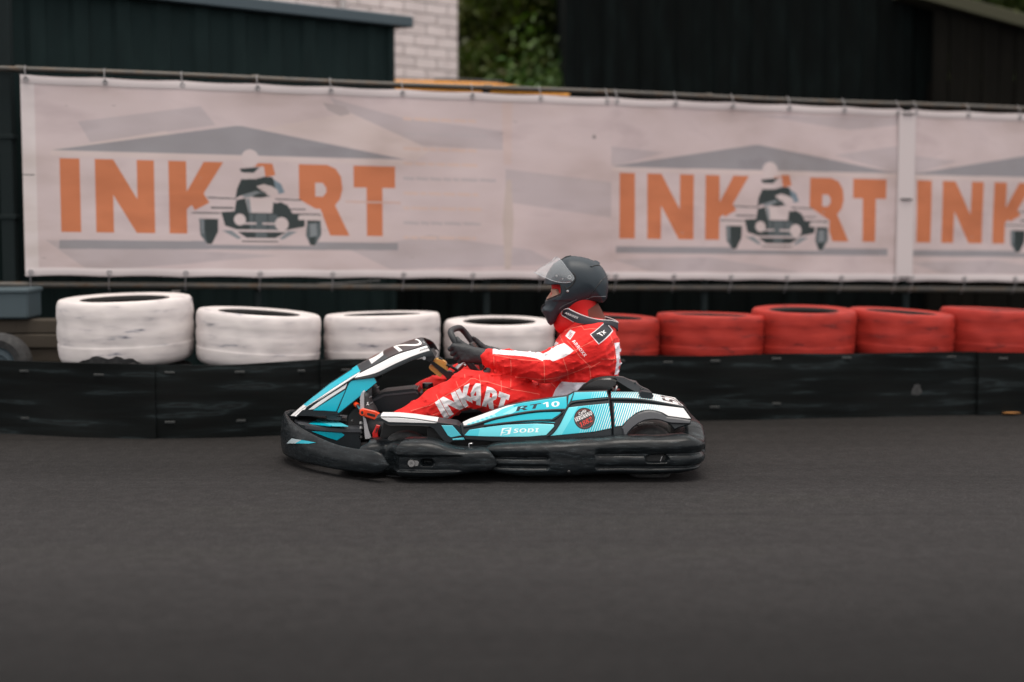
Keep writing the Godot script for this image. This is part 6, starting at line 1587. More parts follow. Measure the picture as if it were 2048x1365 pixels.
	part("shelf_wall", sheet(wall, func(_x, _y): return -0.40, 0.0, 0.01, 0.002).mesh(), M.plastic, shelf)
	part("shelf_flash", sheet(rounded(PackedVector2Array([Vector2(-1.0167, 0.1799), Vector2(-0.9666, 0.1784), Vector2(-0.8592, 0.171), Vector2(-0.8467, 0.1597), Vector2(-0.8874, 0.1328), Vector2(-0.9373, 0.1485)]), 0.006, 2), func(_x, _y): return -0.40, 0.004, 0.005, 0.001).mesh(), M.cyan, shelf)

func nose(k: Node3D):
	# number panel: from the nose up to the steering, crowned across
	var R = PackedVector3Array([Vector3(-0.8207, 0.482, -0.63), Vector3(-0.7164, 0.5407, -0.63), Vector3(-0.6305, 0.5837, -0.63), Vector3(-0.5421, 0.6162, -0.63), Vector3(-0.4823, 0.6344, -0.63), Vector3(-0.459, 0.6331, -0.63)])
	var N1 = PackedVector3Array([Vector3(-0.795, 0.4543, -0.5), Vector3(-0.6817, 0.5126, -0.495), Vector3(-0.5865, 0.5605, -0.49), Vector3(-0.4892, 0.5904, -0.485), Vector3(-0.4353, 0.6075, -0.48), Vector3(-0.4226, 0.6037, -0.48)])
	var N2 = PackedVector3Array([Vector3(-0.8018, 0.4427, -0.465), Vector3(-0.6973, 0.4645, -0.465), Vector3(-0.5973, 0.5123, -0.46), Vector3(-0.4976, 0.5562, -0.455), Vector3(-0.416, 0.5822, -0.45), Vector3(-0.4034, 0.5745, -0.45)])
	var N3 = PackedVector3Array([Vector3(-0.7988, 0.4356, -0.46), Vector3(-0.6944, 0.4497, -0.46), Vector3(-0.592, 0.4975, -0.455), Vector3(-0.4898, 0.5426, -0.45), Vector3(-0.4057, 0.5572, -0.445), Vector3(-0.388, 0.5495, -0.445)])
	var panel = func(a: float, b: float, lift: float, seg: int) -> Array:
		# across: 0 the far edge, 1 the near edge
		var rows = []
		for i in R.size():
			var key = PackedVector3Array()
			for q in [N3, N2, N1]: key.append(Vector3(q[i].x, q[i].y, 2 * ZC - q[i].z))
			var rr = R[i]
			key.append(rr)
			for q in [N1, N2, N3]: key.append(q[i])
			rows.append(smooth_path(key, 6))
		var out = []
		var cols = smooth_path(PackedVector3Array(rows[0]), 1).size()
		# smooth along the length too
		var fine = []
		for j in rows[0].size():
			var line = PackedVector3Array()
			for i in rows.size(): line.append(rows[i][j])
			fine.append(smooth_path(line, 4))
		var n = fine.size() - 1; var m = fine[0].size()
		for i in m:
			var r = PackedVector3Array()
			for s in seg + 1:
				var f = lerpf(a, b, float(s) / seg) * n; var j = mini(int(f), n - 1)
				r.append(fine[j][i].lerp(fine[j + 1][i], f - j) + Vector3(-0.45, 0.85, 0.28 * signf(f / n - 0.5)) * lift)
			out.append(r)
		return out
	var rows = panel.call(0.0, 1.0, 0.0, 36)
	var np = part("number_panel", MB.new().shell(rows, 0.006, Vector3(-0.4, 0.9, 0.0)).mesh(), M.plastic, k)
	# white band along the near and far edges
	for s in [[0.675, 0.826], [0.174, 0.325]]:
		var w = panel.call(s[0], s[1], 0.003, 6)
		var cut = []
		for i in w.size():
			var r = PackedVector3Array(w[i]); var m = w.size()
			if i > m - 5: continue
			cut.append(r)
		part("white_band", MB.new().shell(cut, 0.003, Vector3(-0.2, 0.5, 0.8 if s[0] > 0.5 else -0.8)).mesh(), M.white, np)
	part("band_lettering", band_text(panel), M.gloss_black, np)
	# the plate with the number: its own print, u across from far to near, v up the panel
	var p = Print.new(Vector2(0, 0), Vector2(1, 1.2), 512, Color(0.17, 0.185, 0.20))
	p.poly(PackedVector2Array([Vector2(0.0, 0.95), Vector2(1, 1.0), Vector2(1, 0.36), Vector2(0.0, 0.30)]), Color(0.20, 0.15, 0.155))
	p.poly(PackedVector2Array([Vector2(0.12, 0.14), Vector2(0.88, 0.14), Vector2(0.78, 0.33), Vector2(0.5, 0.38), Vector2(0.22, 0.33)]), Color(0.88, 0.88, 0.88))
	p.disc(Vector2(0.5, 0.22), 0.13, Color(0.25, 0.17, 0.15)); p.disc(Vector2(0.5, 0.22), 0.08, Color(0.50, 0.24, 0.16))
	p.letters(lettering("52", "Droid Sans", 400), PackedVector2Array([Vector2(0.06, 1.02), Vector2(0.94, 1.02), Vector2(0.94, 0.54), Vector2(0.06, 0.54)]), Color(0.93, 0.92, 0.92))
	p.line(PackedVector2Array([Vector2(0.80, 1.08), Vector2(0.86, 1.08), Vector2(0.86, 1.14), Vector2(0.80, 1.14), Vector2(0.80, 1.08)]), 0.012, Color(0.85, 0.85, 0.85))
	var w = panel.call(0.345, 0.655, 0.0025, 12); var cut = []; var cu = []
	for i in range(1, w.size() - 2):
		var q = []
		for j in 13: q.append(Vector2(j / 12.0, 1.0 - (i - 1.0) / (w.size() - 4.0)))
		cut.append(w[i]); cu.append(q)
	var nm = std(Color.WHITE, 0.28); nm.albedo_texture = p.texture()
	part("number_plate", MB.new().shell(cut, 0.002, Vector3(-0.4, 0.9, 0.0), cu).mesh(), nm, np)
	part("fixing_bolt", MB.new().tube(PackedVector3Array([Vector3(-0.4469, 0.5475, -0.455), Vector3(-0.4451, 0.5483, -0.435)]), 0.0085, 12).mesh(), M.steel, np)
	# dark back plate of the panel, seen under its near edge
	part("support", prism(rounded(PackedVector2Array([Vector2(-0.4412, 0.5657), Vector2(-0.413, 0.5732), Vector2(-0.3925, 0.5438), Vector2(-0.4207, 0.528), Vector2(-0.4432, 0.5355)]), 0.004, 2), -0.74, -0.47, 0.006).mesh(), M.plastic, np)
	# lower nose: the strip running down to the tip
	var A = PackedVector3Array([Vector3(-0.8051, 0.4924, -0.63), Vector3(-0.8678, 0.4506, -0.63), Vector3(-0.9463, 0.397, -0.63), Vector3(-1.0197, 0.3394, -0.63), Vector3(-1.0827, 0.2857, -0.63), Vector3(-1.1195, 0.2543, -0.63), Vector3(-1.1511, 0.228, -0.63)])
	var B = PackedVector3Array([Vector3(-0.7763, 0.4727, -0.52), Vector3(-0.8351, 0.4372, -0.515), Vector3(-0.9118, 0.3888, -0.51), Vector3(-0.9834, 0.3391, -0.505), Vector3(-1.0499, 0.2933, -0.5), Vector3(-1.086, 0.2688, -0.5), Vector3(-1.1171, 0.243, -0.5)])
	var C = PackedVector3Array([Vector3(-0.8063, 0.4458, -0.46), Vector3(-0.8498, 0.4177, -0.46), Vector3(-0.9139, 0.3754, -0.46), Vector3(-0.978, 0.3331, -0.46), Vector3(-1.037, 0.2959, -0.46), Vector3(-1.0704, 0.2715, -0.46), Vector3(-1.1012, 0.2458, -0.46)])
	var lower = func(a: float, b: float, lift: float, i0: int, i1: int, seg: int) -> Array:
		var out = []
		for i in range(i0, i1 + 1):
			var key = smooth_path(PackedVector3Array([Vector3(C[i].x, C[i].y, 2 * ZC - C[i].z), Vector3(B[i].x, B[i].y, 2 * ZC - B[i].z), A[i], B[i], C[i]]), 6)
			var r = PackedVector3Array()
			for s in seg + 1:
				var f = lerpf(a, b, float(s) / seg) * (key.size() - 1); var j = mini(int(f), key.size() - 2)
				r.append(key[j].lerp(key[j + 1], f - j) + Vector3(-0.5, 0.8, 0.3 * signf(f / key.size() - 0.5)) * lift)
			out.append(r)
		return out
	var nc = part("nose_cone", MB.new().shell(lower.call(0.0, 1.0, 0.0, 0, 6, 24), 0.006, Vector3(-0.5, 0.8, 0)).mesh(), M.plastic, k)
	for s in [[0.78, 0.96], [0.04, 0.22]]:
		part("white_strip", MB.new().shell(lower.call(s[0], s[1], 0.003, 0, 6, 4), 0.003, Vector3(-0.3, 0.5, 0.7 if s[0] > 0.5 else -0.7)).mesh(), M.white, nc)
	for s in [[0.54, 0.75], [0.25, 0.46]]:
		part("turquoise_strip", MB.new().shell(lower.call(s[0], s[1], 0.003, 0, 4, 4), 0.003, Vector3(-0.3, 0.8, 0.2)).mesh(), M.cyan, nc)
	part("seam", MB.new().tube(smooth_path(PackedVector3Array([Vector3(-0.8281, 0.4772, -0.6), Vector3(-0.901, 0.4278, -0.6), Vector3(-0.995, 0.3574, -0.6), Vector3(-1.0263, 0.334, -0.6)]), 3), 0.0035, 6).mesh(), M.gloss_black, nc)
	part("white_strip", MB.new().shell(lower.call(0.30, 0.70, 0.003, 4, 6, 8), 0.003, Vector3(-0.4, 0.8, 0.1)).mesh(), M.white, nc)
	# the folded near side of the nose
	var fz = func(x: float, y: float) -> float:
		return -0.455 - 0.10 * maxf(0.0, y - 0.30) - 0.03 * maxf(0.0, absf(x + 0.80) - 0.02)
	var side = PackedVector2Array([Vector2(-0.816, 0.4438), Vector2(-0.7041, 0.4515), Vector2(-0.6865, 0.4208), Vector2(-0.748, 0.3671), Vector2(-0.8839, 0.2568), Vector2(-0.9781, 0.2594), Vector2(-1.0723, 0.2619), Vector2(-1.049, 0.2953)])
	var sm = sheet(side, fz, 0.0, 0.008, 0.002, 0.04)
	var ns = part("nose_side", sm.mesh(), M.plastic, k); part("nose_side", mirrored(sm).mesh(), M.plastic, k)
	for q in [[PackedVector2Array([Vector2(-0.82, 0.4285), Vector2(-0.7754, 0.4374), Vector2(-0.7041, 0.4451), Vector2(-0.6903, 0.4208), Vector2(-0.7505, 0.3709), Vector2(-0.8825, 0.2658), Vector2(-0.8901, 0.2709), Vector2(-0.8302, 0.4183)]), M.cyan], [PackedVector2Array([Vector2(-0.8483, 0.3837), Vector2(-0.8965, 0.2735), Vector2(-0.9601, 0.2773), Vector2(-1.0148, 0.2786)]), M.cyan], [PackedVector2Array([Vector2(-0.8378, 0.4221), Vector2(-0.8495, 0.3914), Vector2(-0.9263, 0.3427), Vector2(-1.011, 0.2837), Vector2(-1.039, 0.2812), Vector2(-0.9979, 0.3132), Vector2(-0.9159, 0.3696)]), M.white]]:
		part("side_facet", sheet(q[0], fz, 0.003, 0.005, 0.0015, 0.05).mesh(), q[1], ns)
	# lip under the nose
	part("nose_lip", prism(rounded(PackedVector2Array([Vector2(-1.0865, 0.2643), Vector2(-1.0677, 0.2811), Vector2(-1.0509, 0.2774), Vector2(-0.8928, 0.2605), Vector2(-0.8818, 0.2474), Vector2(-0.9414, 0.2474), Vector2(-1.0978, 0.2511)]), 0.003, 2), 2 * ZC + 0.46, -0.46, 0.005).mesh(), M.plastic, k)

func band_text(panel: Callable) -> ArrayMesh:
	var m = MB.new(); var w = panel.call(0.70, 0.80, 0.0062, 8); var tris = lettering("SODIKART")
	var n = w.size() - 1
	for i in range(0, tris.size(), 3):
		var ids = []
		for k in 3:
			var t = tris[i + k]
			var v = lerpf(0.66, 0.90, t.x) * n; var u = (0.72 - t.y * 0.38) * 8.0
			var a = mini(int(v), n - 1); var b = mini(int(u), 7)
			var p0 = w[a][b].lerp(w[a][b + 1], u - b); var p1 = w[a + 1][b].lerp(w[a + 1][b + 1], u - b)
			ids.append(m.vert(p0.lerp(p1, v - a), Vector3(-0.2, 0.6, 0.75).normalized()))
		m.tri(ids[0], ids[1], ids[2])
	return m.mesh()

const WHEEL_L = Vector3(0.558, -0.83, 0.0)       # down the steering wheel's face
const WHEEL_Z = Vector3(-0.225, -0.02, 0.974)    # towards the near side

func steering(k: Node3D):
	var c = Vector3(-0.2132, 0.5562, -0.645)
	var pts = PackedVector3Array()
	for q in [[-0.148, -0.07], [-0.148, 0.07], [-0.125, 0.118], [-0.06, 0.136], [0.0, 0.140], [0.06, 0.134], [0.105, 0.108], [0.128, 0.05], [0.128, -0.05], [0.105, -0.108], [0.06, -0.134], [0.0, -0.140], [-0.06, -0.136], [-0.125, -0.118]]:
		pts.append(c + WHEEL_L * q[0] + WHEEL_Z * q[1])
	var sw = part("steering_wheel", MB.new().tube(smooth_path(pts, 5, true), 0.0165, 12, true).mesh(), M.rim_grip, k)
	var nrm = WHEEL_L.cross(WHEEL_Z).normalized()
	var hub = c - nrm * 0.03
	for q in [[-0.02, 0.128], [-0.02, -0.128], [0.115, 0.03], [0.115, -0.03]]:
		var e = c + WHEEL_L * q[0] + WHEEL_Z * q[1]
		part("spoke", MB.new().tube(PackedVector3Array([hub, hub.lerp(e, 0.6) - nrm * 0.008, e]), 0.011, 8).mesh(), M.gloss_black, sw)
	part("hub_pad", MB.new().add(boxm(Vector3(0.07, 0.09, 0.02), 0.008), Transform3D(Basis(WHEEL_Z, WHEEL_L, WHEEL_Z.cross(WHEEL_L)).orthonormalized(), hub)).mesh(), M.gloss_black, sw)
	var lowb = Vector3(-0.3822, 0.3561, -0.63)
	var sc = part("steering_column", MB.new().tube(PackedVector3Array([lowb, Vector3(-0.3241, 0.4164, -0.63), Vector3(-0.28, 0.469, -0.63), hub]), 0.0105, 12).mesh(), M.gloss_black, k)
	part("hub_sleeve", MB.new().tube(PackedVector3Array([Vector3(-0.2869, 0.4704, -0.625), Vector3(-0.2407, 0.515, -0.625)]), PackedFloat32Array([0.0155, 0.0165]), 18).mesh(), M.steel, sc)
	part("clamp_bolt", MB.new().tube(PackedVector3Array([Vector3(-0.2451, 0.4973, -0.6), Vector3(-0.2389, 0.4921, -0.59)]), 0.006, 8).mesh(), M.steel, sc)
	part("column_block", prism(rounded(PackedVector2Array([Vector2(-0.3561, 0.4638), Vector2(-0.3144, 0.4638), Vector2(-0.2853, 0.4302), Vector2(-0.2979, 0.4092), Vector2(-0.3229, 0.4092), Vector2(-0.3437, 0.4302)]), 0.006, 2), -0.66, -0.595, 0.005).mesh(), M.gloss_black, sc)
	part("column_bolt", ball(Vector3(-0.2955, 0.4135, -0.592), Vector3(0.006, 0.006, 0.006), 8, 6).mesh(), M.steel, sc)
	part("cable", MB.new().tube(smooth_path(PackedVector3Array([Vector3(-0.3393, 0.4973, -0.6), Vector3(-0.3102, 0.4848, -0.6), Vector3(-0.2772, 0.4627, -0.61)]), 4), 0.007, 8).mesh(), M.black, sc)
	# expansion bottle held by a black strap
	var bo = rounded(PackedVector2Array([Vector2(-0.4038, 0.5258), Vector2(-0.3892, 0.5283), Vector2(-0.3643, 0.5204), Vector2(-0.3434, 0.5099), Vector2(-0.3335, 0.4806), Vector2(-0.3344, 0.4638), Vector2(-0.3436, 0.4587), Vector2(-0.3646, 0.4428), Vector2(-0.3709, 0.4319), Vector2(-0.3979, 0.4504), Vector2(-0.4229, 0.4713), Vector2(-0.4311, 0.4822), Vector2(-0.4294, 0.4915), Vector2(-0.4144, 0.4994)]), 0.008, 3)
	var b = part("coolant_bottle", prism(bo, -0.68, -0.60, 0.012).mesh(), M.amber, sc)
	part("bottle_cap", prism(rounded(PackedVector2Array([Vector2(-0.3852, 0.523), Vector2(-0.3768, 0.5356), Vector2(-0.3585, 0.523), Vector2(-0.3652, 0.5113)]), 0.003, 2), -0.655, -0.62, 0.004).mesh(), M.gloss_black, b)
	part("bottle_strap", prism(rounded(PackedVector2Array([Vector2(-0.4365, 0.5213), Vector2(-0.4161, 0.523), Vector2(-0.2976, 0.4392), Vector2(-0.3102, 0.4157), Vector2(-0.3393, 0.4308)]), 0.003, 2), -0.60, -0.588, 0.003).mesh(), M.gloss_black, b)

# ---------------------------------------------------------------- the driver
const RED = Color(0.865, 0.07, 0.045)

func suit_print() -> Print:
	var p = Print.new(Vector2(-0.6435, 0.1238), Vector2(0.5979, 0.877), 2048, RED)
	var st = Color(0.91, 0.42, 0.36); var w = Color(0.90, 0.89, 0.90); var dk = Color(0.13, 0.14, 0.17)
	# seams of the quilting, about two millimetres wide
	for q in [
		PackedVector2Array([Vector2(0.2556, 0.5568), Vector2(0.2675, 0.5227), Vector2(0.2809, 0.4812), Vector2(0.284, 0.4426)]), PackedVector2Array([Vector2(0.159, 0.5464), Vector2(0.1614, 0.5109), Vector2(0.163, 0.4248)]), PackedVector2Array([Vector2(0.3826, 0.5227), Vector2(0.3915, 0.502), Vector2(0.3991, 0.4426)]),
		PackedVector2Array([Vector2(-0.0068, 0.5435), Vector2(-0.0038, 0.502), Vector2(-0.0053, 0.4634)]), PackedVector2Array([Vector2(-0.0923, 0.5583), Vector2(-0.0908, 0.5109)]), PackedVector2Array([Vector2(0.0905, 0.5464), Vector2(0.1259, 0.5464), Vector2(0.1554, 0.5435)]), PackedVector2Array([Vector2(-0.0981, 0.5672), Vector2(-0.0333, 0.5583), Vector2(0.0316, 0.5488), Vector2(0.0905, 0.5458)]),
		PackedVector2Array([Vector2(0.0168, 0.456), Vector2(0.0906, 0.45), Vector2(0.1615, 0.4515), Vector2(0.2234, 0.4575), Vector2(0.2795, 0.4679), Vector2(0.3325, 0.4901), Vector2(0.3738, 0.5094), Vector2(0.4003, 0.5094), Vector2(0.4444, 0.534)]),
		PackedVector2Array([Vector2(0.2797, 0.6394), Vector2(0.3034, 0.6157), Vector2(0.3212, 0.592), Vector2(0.339, 0.5652), Vector2(0.3865, 0.5192), Vector2(0.4013, 0.5073)]), PackedVector2Array([Vector2(0.4496, 0.549), Vector2(0.4852, 0.5479), Vector2(0.5267, 0.5425)]), PackedVector2Array([Vector2(0.4166, 0.6466), Vector2(0.3515, 0.6154), Vector2(0.3102, 0.5925)]),
		PackedVector2Array([Vector2(0.2339, 0.65), Vector2(0.2488, 0.647), Vector2(0.2607, 0.6276)]), PackedVector2Array([Vector2(0.2398, 0.656), Vector2(0.2991, 0.6947), Vector2(0.3525, 0.7111), Vector2(0.3645, 0.6947)]), PackedVector2Array([Vector2(0.3645, 0.6947), Vector2(0.4001, 0.7007), Vector2(0.4357, 0.6977)]), PackedVector2Array([Vector2(0.4983, 0.6679), Vector2(0.5164, 0.6082)]),
		PackedVector2Array([Vector2(0.5313, 0.5993), Vector2(0.5139, 0.5276)]), PackedVector2Array([Vector2(0.1901, 0.4255), Vector2(0.2242, 0.3957)]), PackedVector2Array([Vector2(0.4393, 0.4554), Vector2(0.478, 0.4494)]),
		PackedVector2Array([Vector2(-0.5091, 0.29), Vector2(-0.413, 0.3202), Vector2(-0.3409, 0.3624), Vector2(-0.2688, 0.4083), Vector2(-0.2304, 0.4324), Vector2(-0.2088, 0.4517), Vector2(-0.1849, 0.4517), Vector2(-0.161, 0.4396), Vector2(-0.125, 0.436), Vector2(-0.058, 0.4155), Vector2(-0.0077, 0.4023)]), PackedVector2Array([Vector2(-0.0077, 0.3974), Vector2(0.0403, 0.389), Vector2(0.1385, 0.3673)]),
		PackedVector2Array([Vector2(-0.2819, 0.4384), Vector2(-0.2688, 0.4083)]), PackedVector2Array([Vector2(-0.3804, 0.3721), Vector2(-0.3685, 0.3492)]), PackedVector2Array([Vector2(-0.1657, 0.4673), Vector2(-0.1574, 0.4252), Vector2(-0.1558, 0.3649), Vector2(-0.1612, 0.3117)]), PackedVector2Array([Vector2(-0.0556, 0.4384), Vector2(-0.052, 0.389), Vector2(-0.0532, 0.3286)]), PackedVector2Array([Vector2(-0.239, 0.4715), Vector2(-0.2366, 0.4556)]),
		PackedVector2Array([Vector2(-0.0054, 0.4471), Vector2(-0.0066, 0.4103)]), PackedVector2Array([Vector2(-0.5095, 0.2247), Vector2(-0.4613, 0.2416), Vector2(-0.4132, 0.2634), Vector2(-0.3772, 0.2803), Vector2(-0.3652, 0.2827)]), PackedVector2Array([Vector2(-0.4085, 0.244), Vector2(-0.3772, 0.2706)]), PackedVector2Array([Vector2(-0.334, 0.2803), Vector2(-0.3077, 0.2392), Vector2(-0.3222, 0.2247)]), PackedVector2Array([Vector2(-0.2597, 0.2561), Vector2(-0.2933, 0.2416), Vector2(-0.3222, 0.2247)]),
		PackedVector2Array([Vector2(-0.2176, 0.3093), Vector2(-0.2152, 0.2779), Vector2(-0.1924, 0.2888)]), PackedVector2Array([Vector2(-0.094, 0.3238), Vector2(-0.0724, 0.3142), Vector2(-0.0389, 0.3045)]), PackedVector2Array([Vector2(-0.4924, 0.261), Vector2(-0.483, 0.2319)])]:
		p.line(q, 0.0030, st)
	# white along the upper side of the sleeve, at the waist, down the back
	p.poly(PackedVector2Array([Vector2(0.1495, 0.576), Vector2(0.1877, 0.5938), Vector2(0.2289, 0.6175), Vector2(0.2628, 0.6299), Vector2(0.282, 0.6175), Vector2(0.31, 0.5944), Vector2(0.2909, 0.579), Vector2(0.2615, 0.5627), Vector2(0.2262, 0.5494), Vector2(0.2026, 0.5429), Vector2(0.1908, 0.5509), Vector2(0.1598, 0.55)]), w)
	p.poly(PackedVector2Array([Vector2(-0.0981, 0.5938), Vector2(0.0021, 0.5879), Vector2(0.0905, 0.5938), Vector2(0.1554, 0.579), Vector2(0.1642, 0.5583), Vector2(0.1539, 0.5441), Vector2(0.1259, 0.5553), Vector2(0.0905, 0.5612), Vector2(0.0168, 0.5666), Vector2(-0.0981, 0.5701)]), w)
	p.poly(PackedVector2Array([Vector2(0.1805, 0.5814), Vector2(0.2043, 0.6112), Vector2(0.1954, 0.5873), Vector2(0.1865, 0.5724)]), w)
	p.poly(PackedVector2Array([Vector2(0.252, 0.4299), Vector2(0.377, 0.4284), Vector2(0.3533, 0.4), Vector2(0.3296, 0.373), Vector2(0.2701, 0.3461), Vector2(0.2046, 0.3521), Vector2(0.2194, 0.385)]), Color(0.84, 0.83, 0.87))
	p.poly(PackedVector2Array([Vector2(0.5194, 0.6236), Vector2(0.5449, 0.6215), Vector2(0.5719, 0.623), Vector2(0.5729, 0.4542), Vector2(0.5234, 0.4572), Vector2(0.532, 0.5266), Vector2(0.5272, 0.5809)]), Color(0.88, 0.86, 0.90))
	for i in 5:
		var y = 420 + i * 100
		var c = Vector2(0.5525, 0.6083).lerp(Vector2(0.5449, 0.463), i / 4.0)
		p.poly(PackedVector2Array([c, c + Vector2(0.02, 0), c + Vector2(0.02, -0.022), c + Vector2(0.0, -0.020)]), Color(0.75, 0.22, 0.25))
	# badge, shoulder tab, lettering
	p.poly(PackedVector2Array([Vector2(0.2716, 0.6574), Vector2(0.2973, 0.6881), Vector2(0.3219, 0.68), Vector2(0.293, 0.6449)]), w)
	for i in 4:
		var g = i / 4.0
		p.line(PackedVector2Array([Vector2(0.2855, 0.6583).lerp(Vector2(0.2988, 0.6791), g), Vector2(0.2959, 0.6538).lerp(Vector2(0.3101, 0.6741), g)]), 0.003, Color(0.62, 0.18, 0.22))
	p.poly(PackedVector2Array([Vector2(0.3919, 0.6739), Vector2(0.4795, 0.7316), Vector2(0.4837, 0.7275), Vector2(0.519, 0.6813), Vector2(0.5131, 0.6762), Vector2(0.4346, 0.6238)]), Color(0.86, 0.84, 0.86))
	p.poly(PackedVector2Array([Vector2(0.3972, 0.6727), Vector2(0.4772, 0.7257), Vector2(0.5124, 0.684), Vector2(0.4361, 0.6297)]), dk)
	p.letters(lettering("TX"), PackedVector2Array([Vector2(0.4254, 0.6762), Vector2(0.4684, 0.6923), Vector2(0.4774, 0.6792), Vector2(0.4513, 0.6625)]), Color(0.95, 0.95, 0.95))
	p.letters(lettering("ARROXX"), PackedVector2Array([Vector2(0.3127, 0.6507), Vector2(0.3768, 0.5706), Vector2(0.3633, 0.5617), Vector2(0.3009, 0.6388)]), Color(0.93, 0.90, 0.91))
	# lettering along the leg, each capital set on its own slope
	var g = [["I", PackedVector2Array([Vector2(-0.3872, 0.3359), Vector2(-0.3632, 0.3528), Vector2(-0.3145, 0.2563), Vector2(-0.338, 0.2442)])], ["N", PackedVector2Array([Vector2(-0.3632, 0.3528), Vector2(-0.2841, 0.3914), Vector2(-0.2396, 0.3014), Vector2(-0.3169, 0.2599)])], ["K", PackedVector2Array([Vector2(-0.2841, 0.3914), Vector2(-0.2134, 0.4299), Vector2(-0.1957, 0.3323), Vector2(-0.2396, 0.3014)])],
		["A", PackedVector2Array([Vector2(-0.199, 0.4263), Vector2(-0.1565, 0.4316), Vector2(-0.1571, 0.3106), Vector2(-0.2208, 0.3371)])], ["R", PackedVector2Array([Vector2(-0.1261, 0.4131), Vector2(-0.0675, 0.3998), Vector2(-0.0903, 0.2894), Vector2(-0.1526, 0.313)])], ["T", PackedVector2Array([Vector2(-0.0675, 0.389), Vector2(-0.0101, 0.3697), Vector2(-0.0292, 0.2913), Vector2(-0.0772, 0.2913)])]]
	p.poly(PackedVector2Array([Vector2(-0.3872, 0.3359), Vector2(-0.3632, 0.3528), Vector2(-0.314, 0.2575), Vector2(-0.338, 0.2442)]), w)
	p.poly(PackedVector2Array([Vector2(-0.3615, 0.3535), Vector2(-0.3452, 0.3637), Vector2(-0.2879, 0.3359), Vector2(-0.3078, 0.3801), Vector2(-0.2858, 0.3907), Vector2(-0.2415, 0.3022), Vector2(-0.2636, 0.2899), Vector2(-0.3238, 0.3251), Vector2(-0.2938, 0.2708), Vector2(-0.314, 0.2587)]), w)
	p.poly(PackedVector2Array([Vector2(-0.2829, 0.3921), Vector2(-0.2618, 0.4051), Vector2(-0.2489, 0.3781), Vector2(-0.2409, 0.4179), Vector2(-0.2127, 0.4304), Vector2(-0.2267, 0.3714), Vector2(-0.2016, 0.3564), Vector2(-0.1988, 0.328), Vector2(-0.2351, 0.3468), Vector2(-0.2189, 0.313), Vector2(-0.2396, 0.3022)]), w)
	p.poly(PackedVector2Array([Vector2(-0.1823, 0.4306), Vector2(-0.1579, 0.4268), Vector2(-0.1566, 0.3661), Vector2(-0.1586, 0.3125), Vector2(-0.1811, 0.3178), Vector2(-0.1801, 0.3376), Vector2(-0.2059, 0.3456), Vector2(-0.2075, 0.3829), Vector2(-0.1943, 0.4143)]), w)
	p.poly(PackedVector2Array([Vector2(-0.1805, 0.3914), Vector2(-0.1796, 0.3649), Vector2(-0.1939, 0.3685)]), RED)
	p.poly(PackedVector2Array([Vector2(-0.1261, 0.4131), Vector2(-0.0962, 0.4046), Vector2(-0.0783, 0.3902), Vector2(-0.0735, 0.3685), Vector2(-0.0795, 0.3492), Vector2(-0.0963, 0.3396), Vector2(-0.0903, 0.2894), Vector2(-0.116, 0.2985), Vector2(-0.1214, 0.3299), Vector2(-0.1298, 0.3058), Vector2(-0.1526, 0.313), Vector2(-0.1393, 0.354)]), w)
	p.poly(PackedVector2Array([Vector2(-0.1087, 0.3829), Vector2(-0.0974, 0.3757), Vector2(-0.101, 0.3564), Vector2(-0.1135, 0.3588)]), RED)
	p.poly(PackedVector2Array([Vector2(-0.0639, 0.389), Vector2(-0.0101, 0.3697), Vector2(-0.0172, 0.3444), Vector2(-0.0316, 0.3492), Vector2(-0.0472, 0.2997), Vector2(-0.0736, 0.2901), Vector2(-0.0555, 0.3564), Vector2(-0.0699, 0.3625)]), w)
	for q in [PackedVector2Array([Vector2(-0.3632, 0.3528), Vector2(-0.314, 0.2575)]), PackedVector2Array([Vector2(-0.2841, 0.3914), Vector2(-0.2405, 0.3014)])]: p.line(q, 0.003, Color(0.72, 0.28, 0.28))
	return p

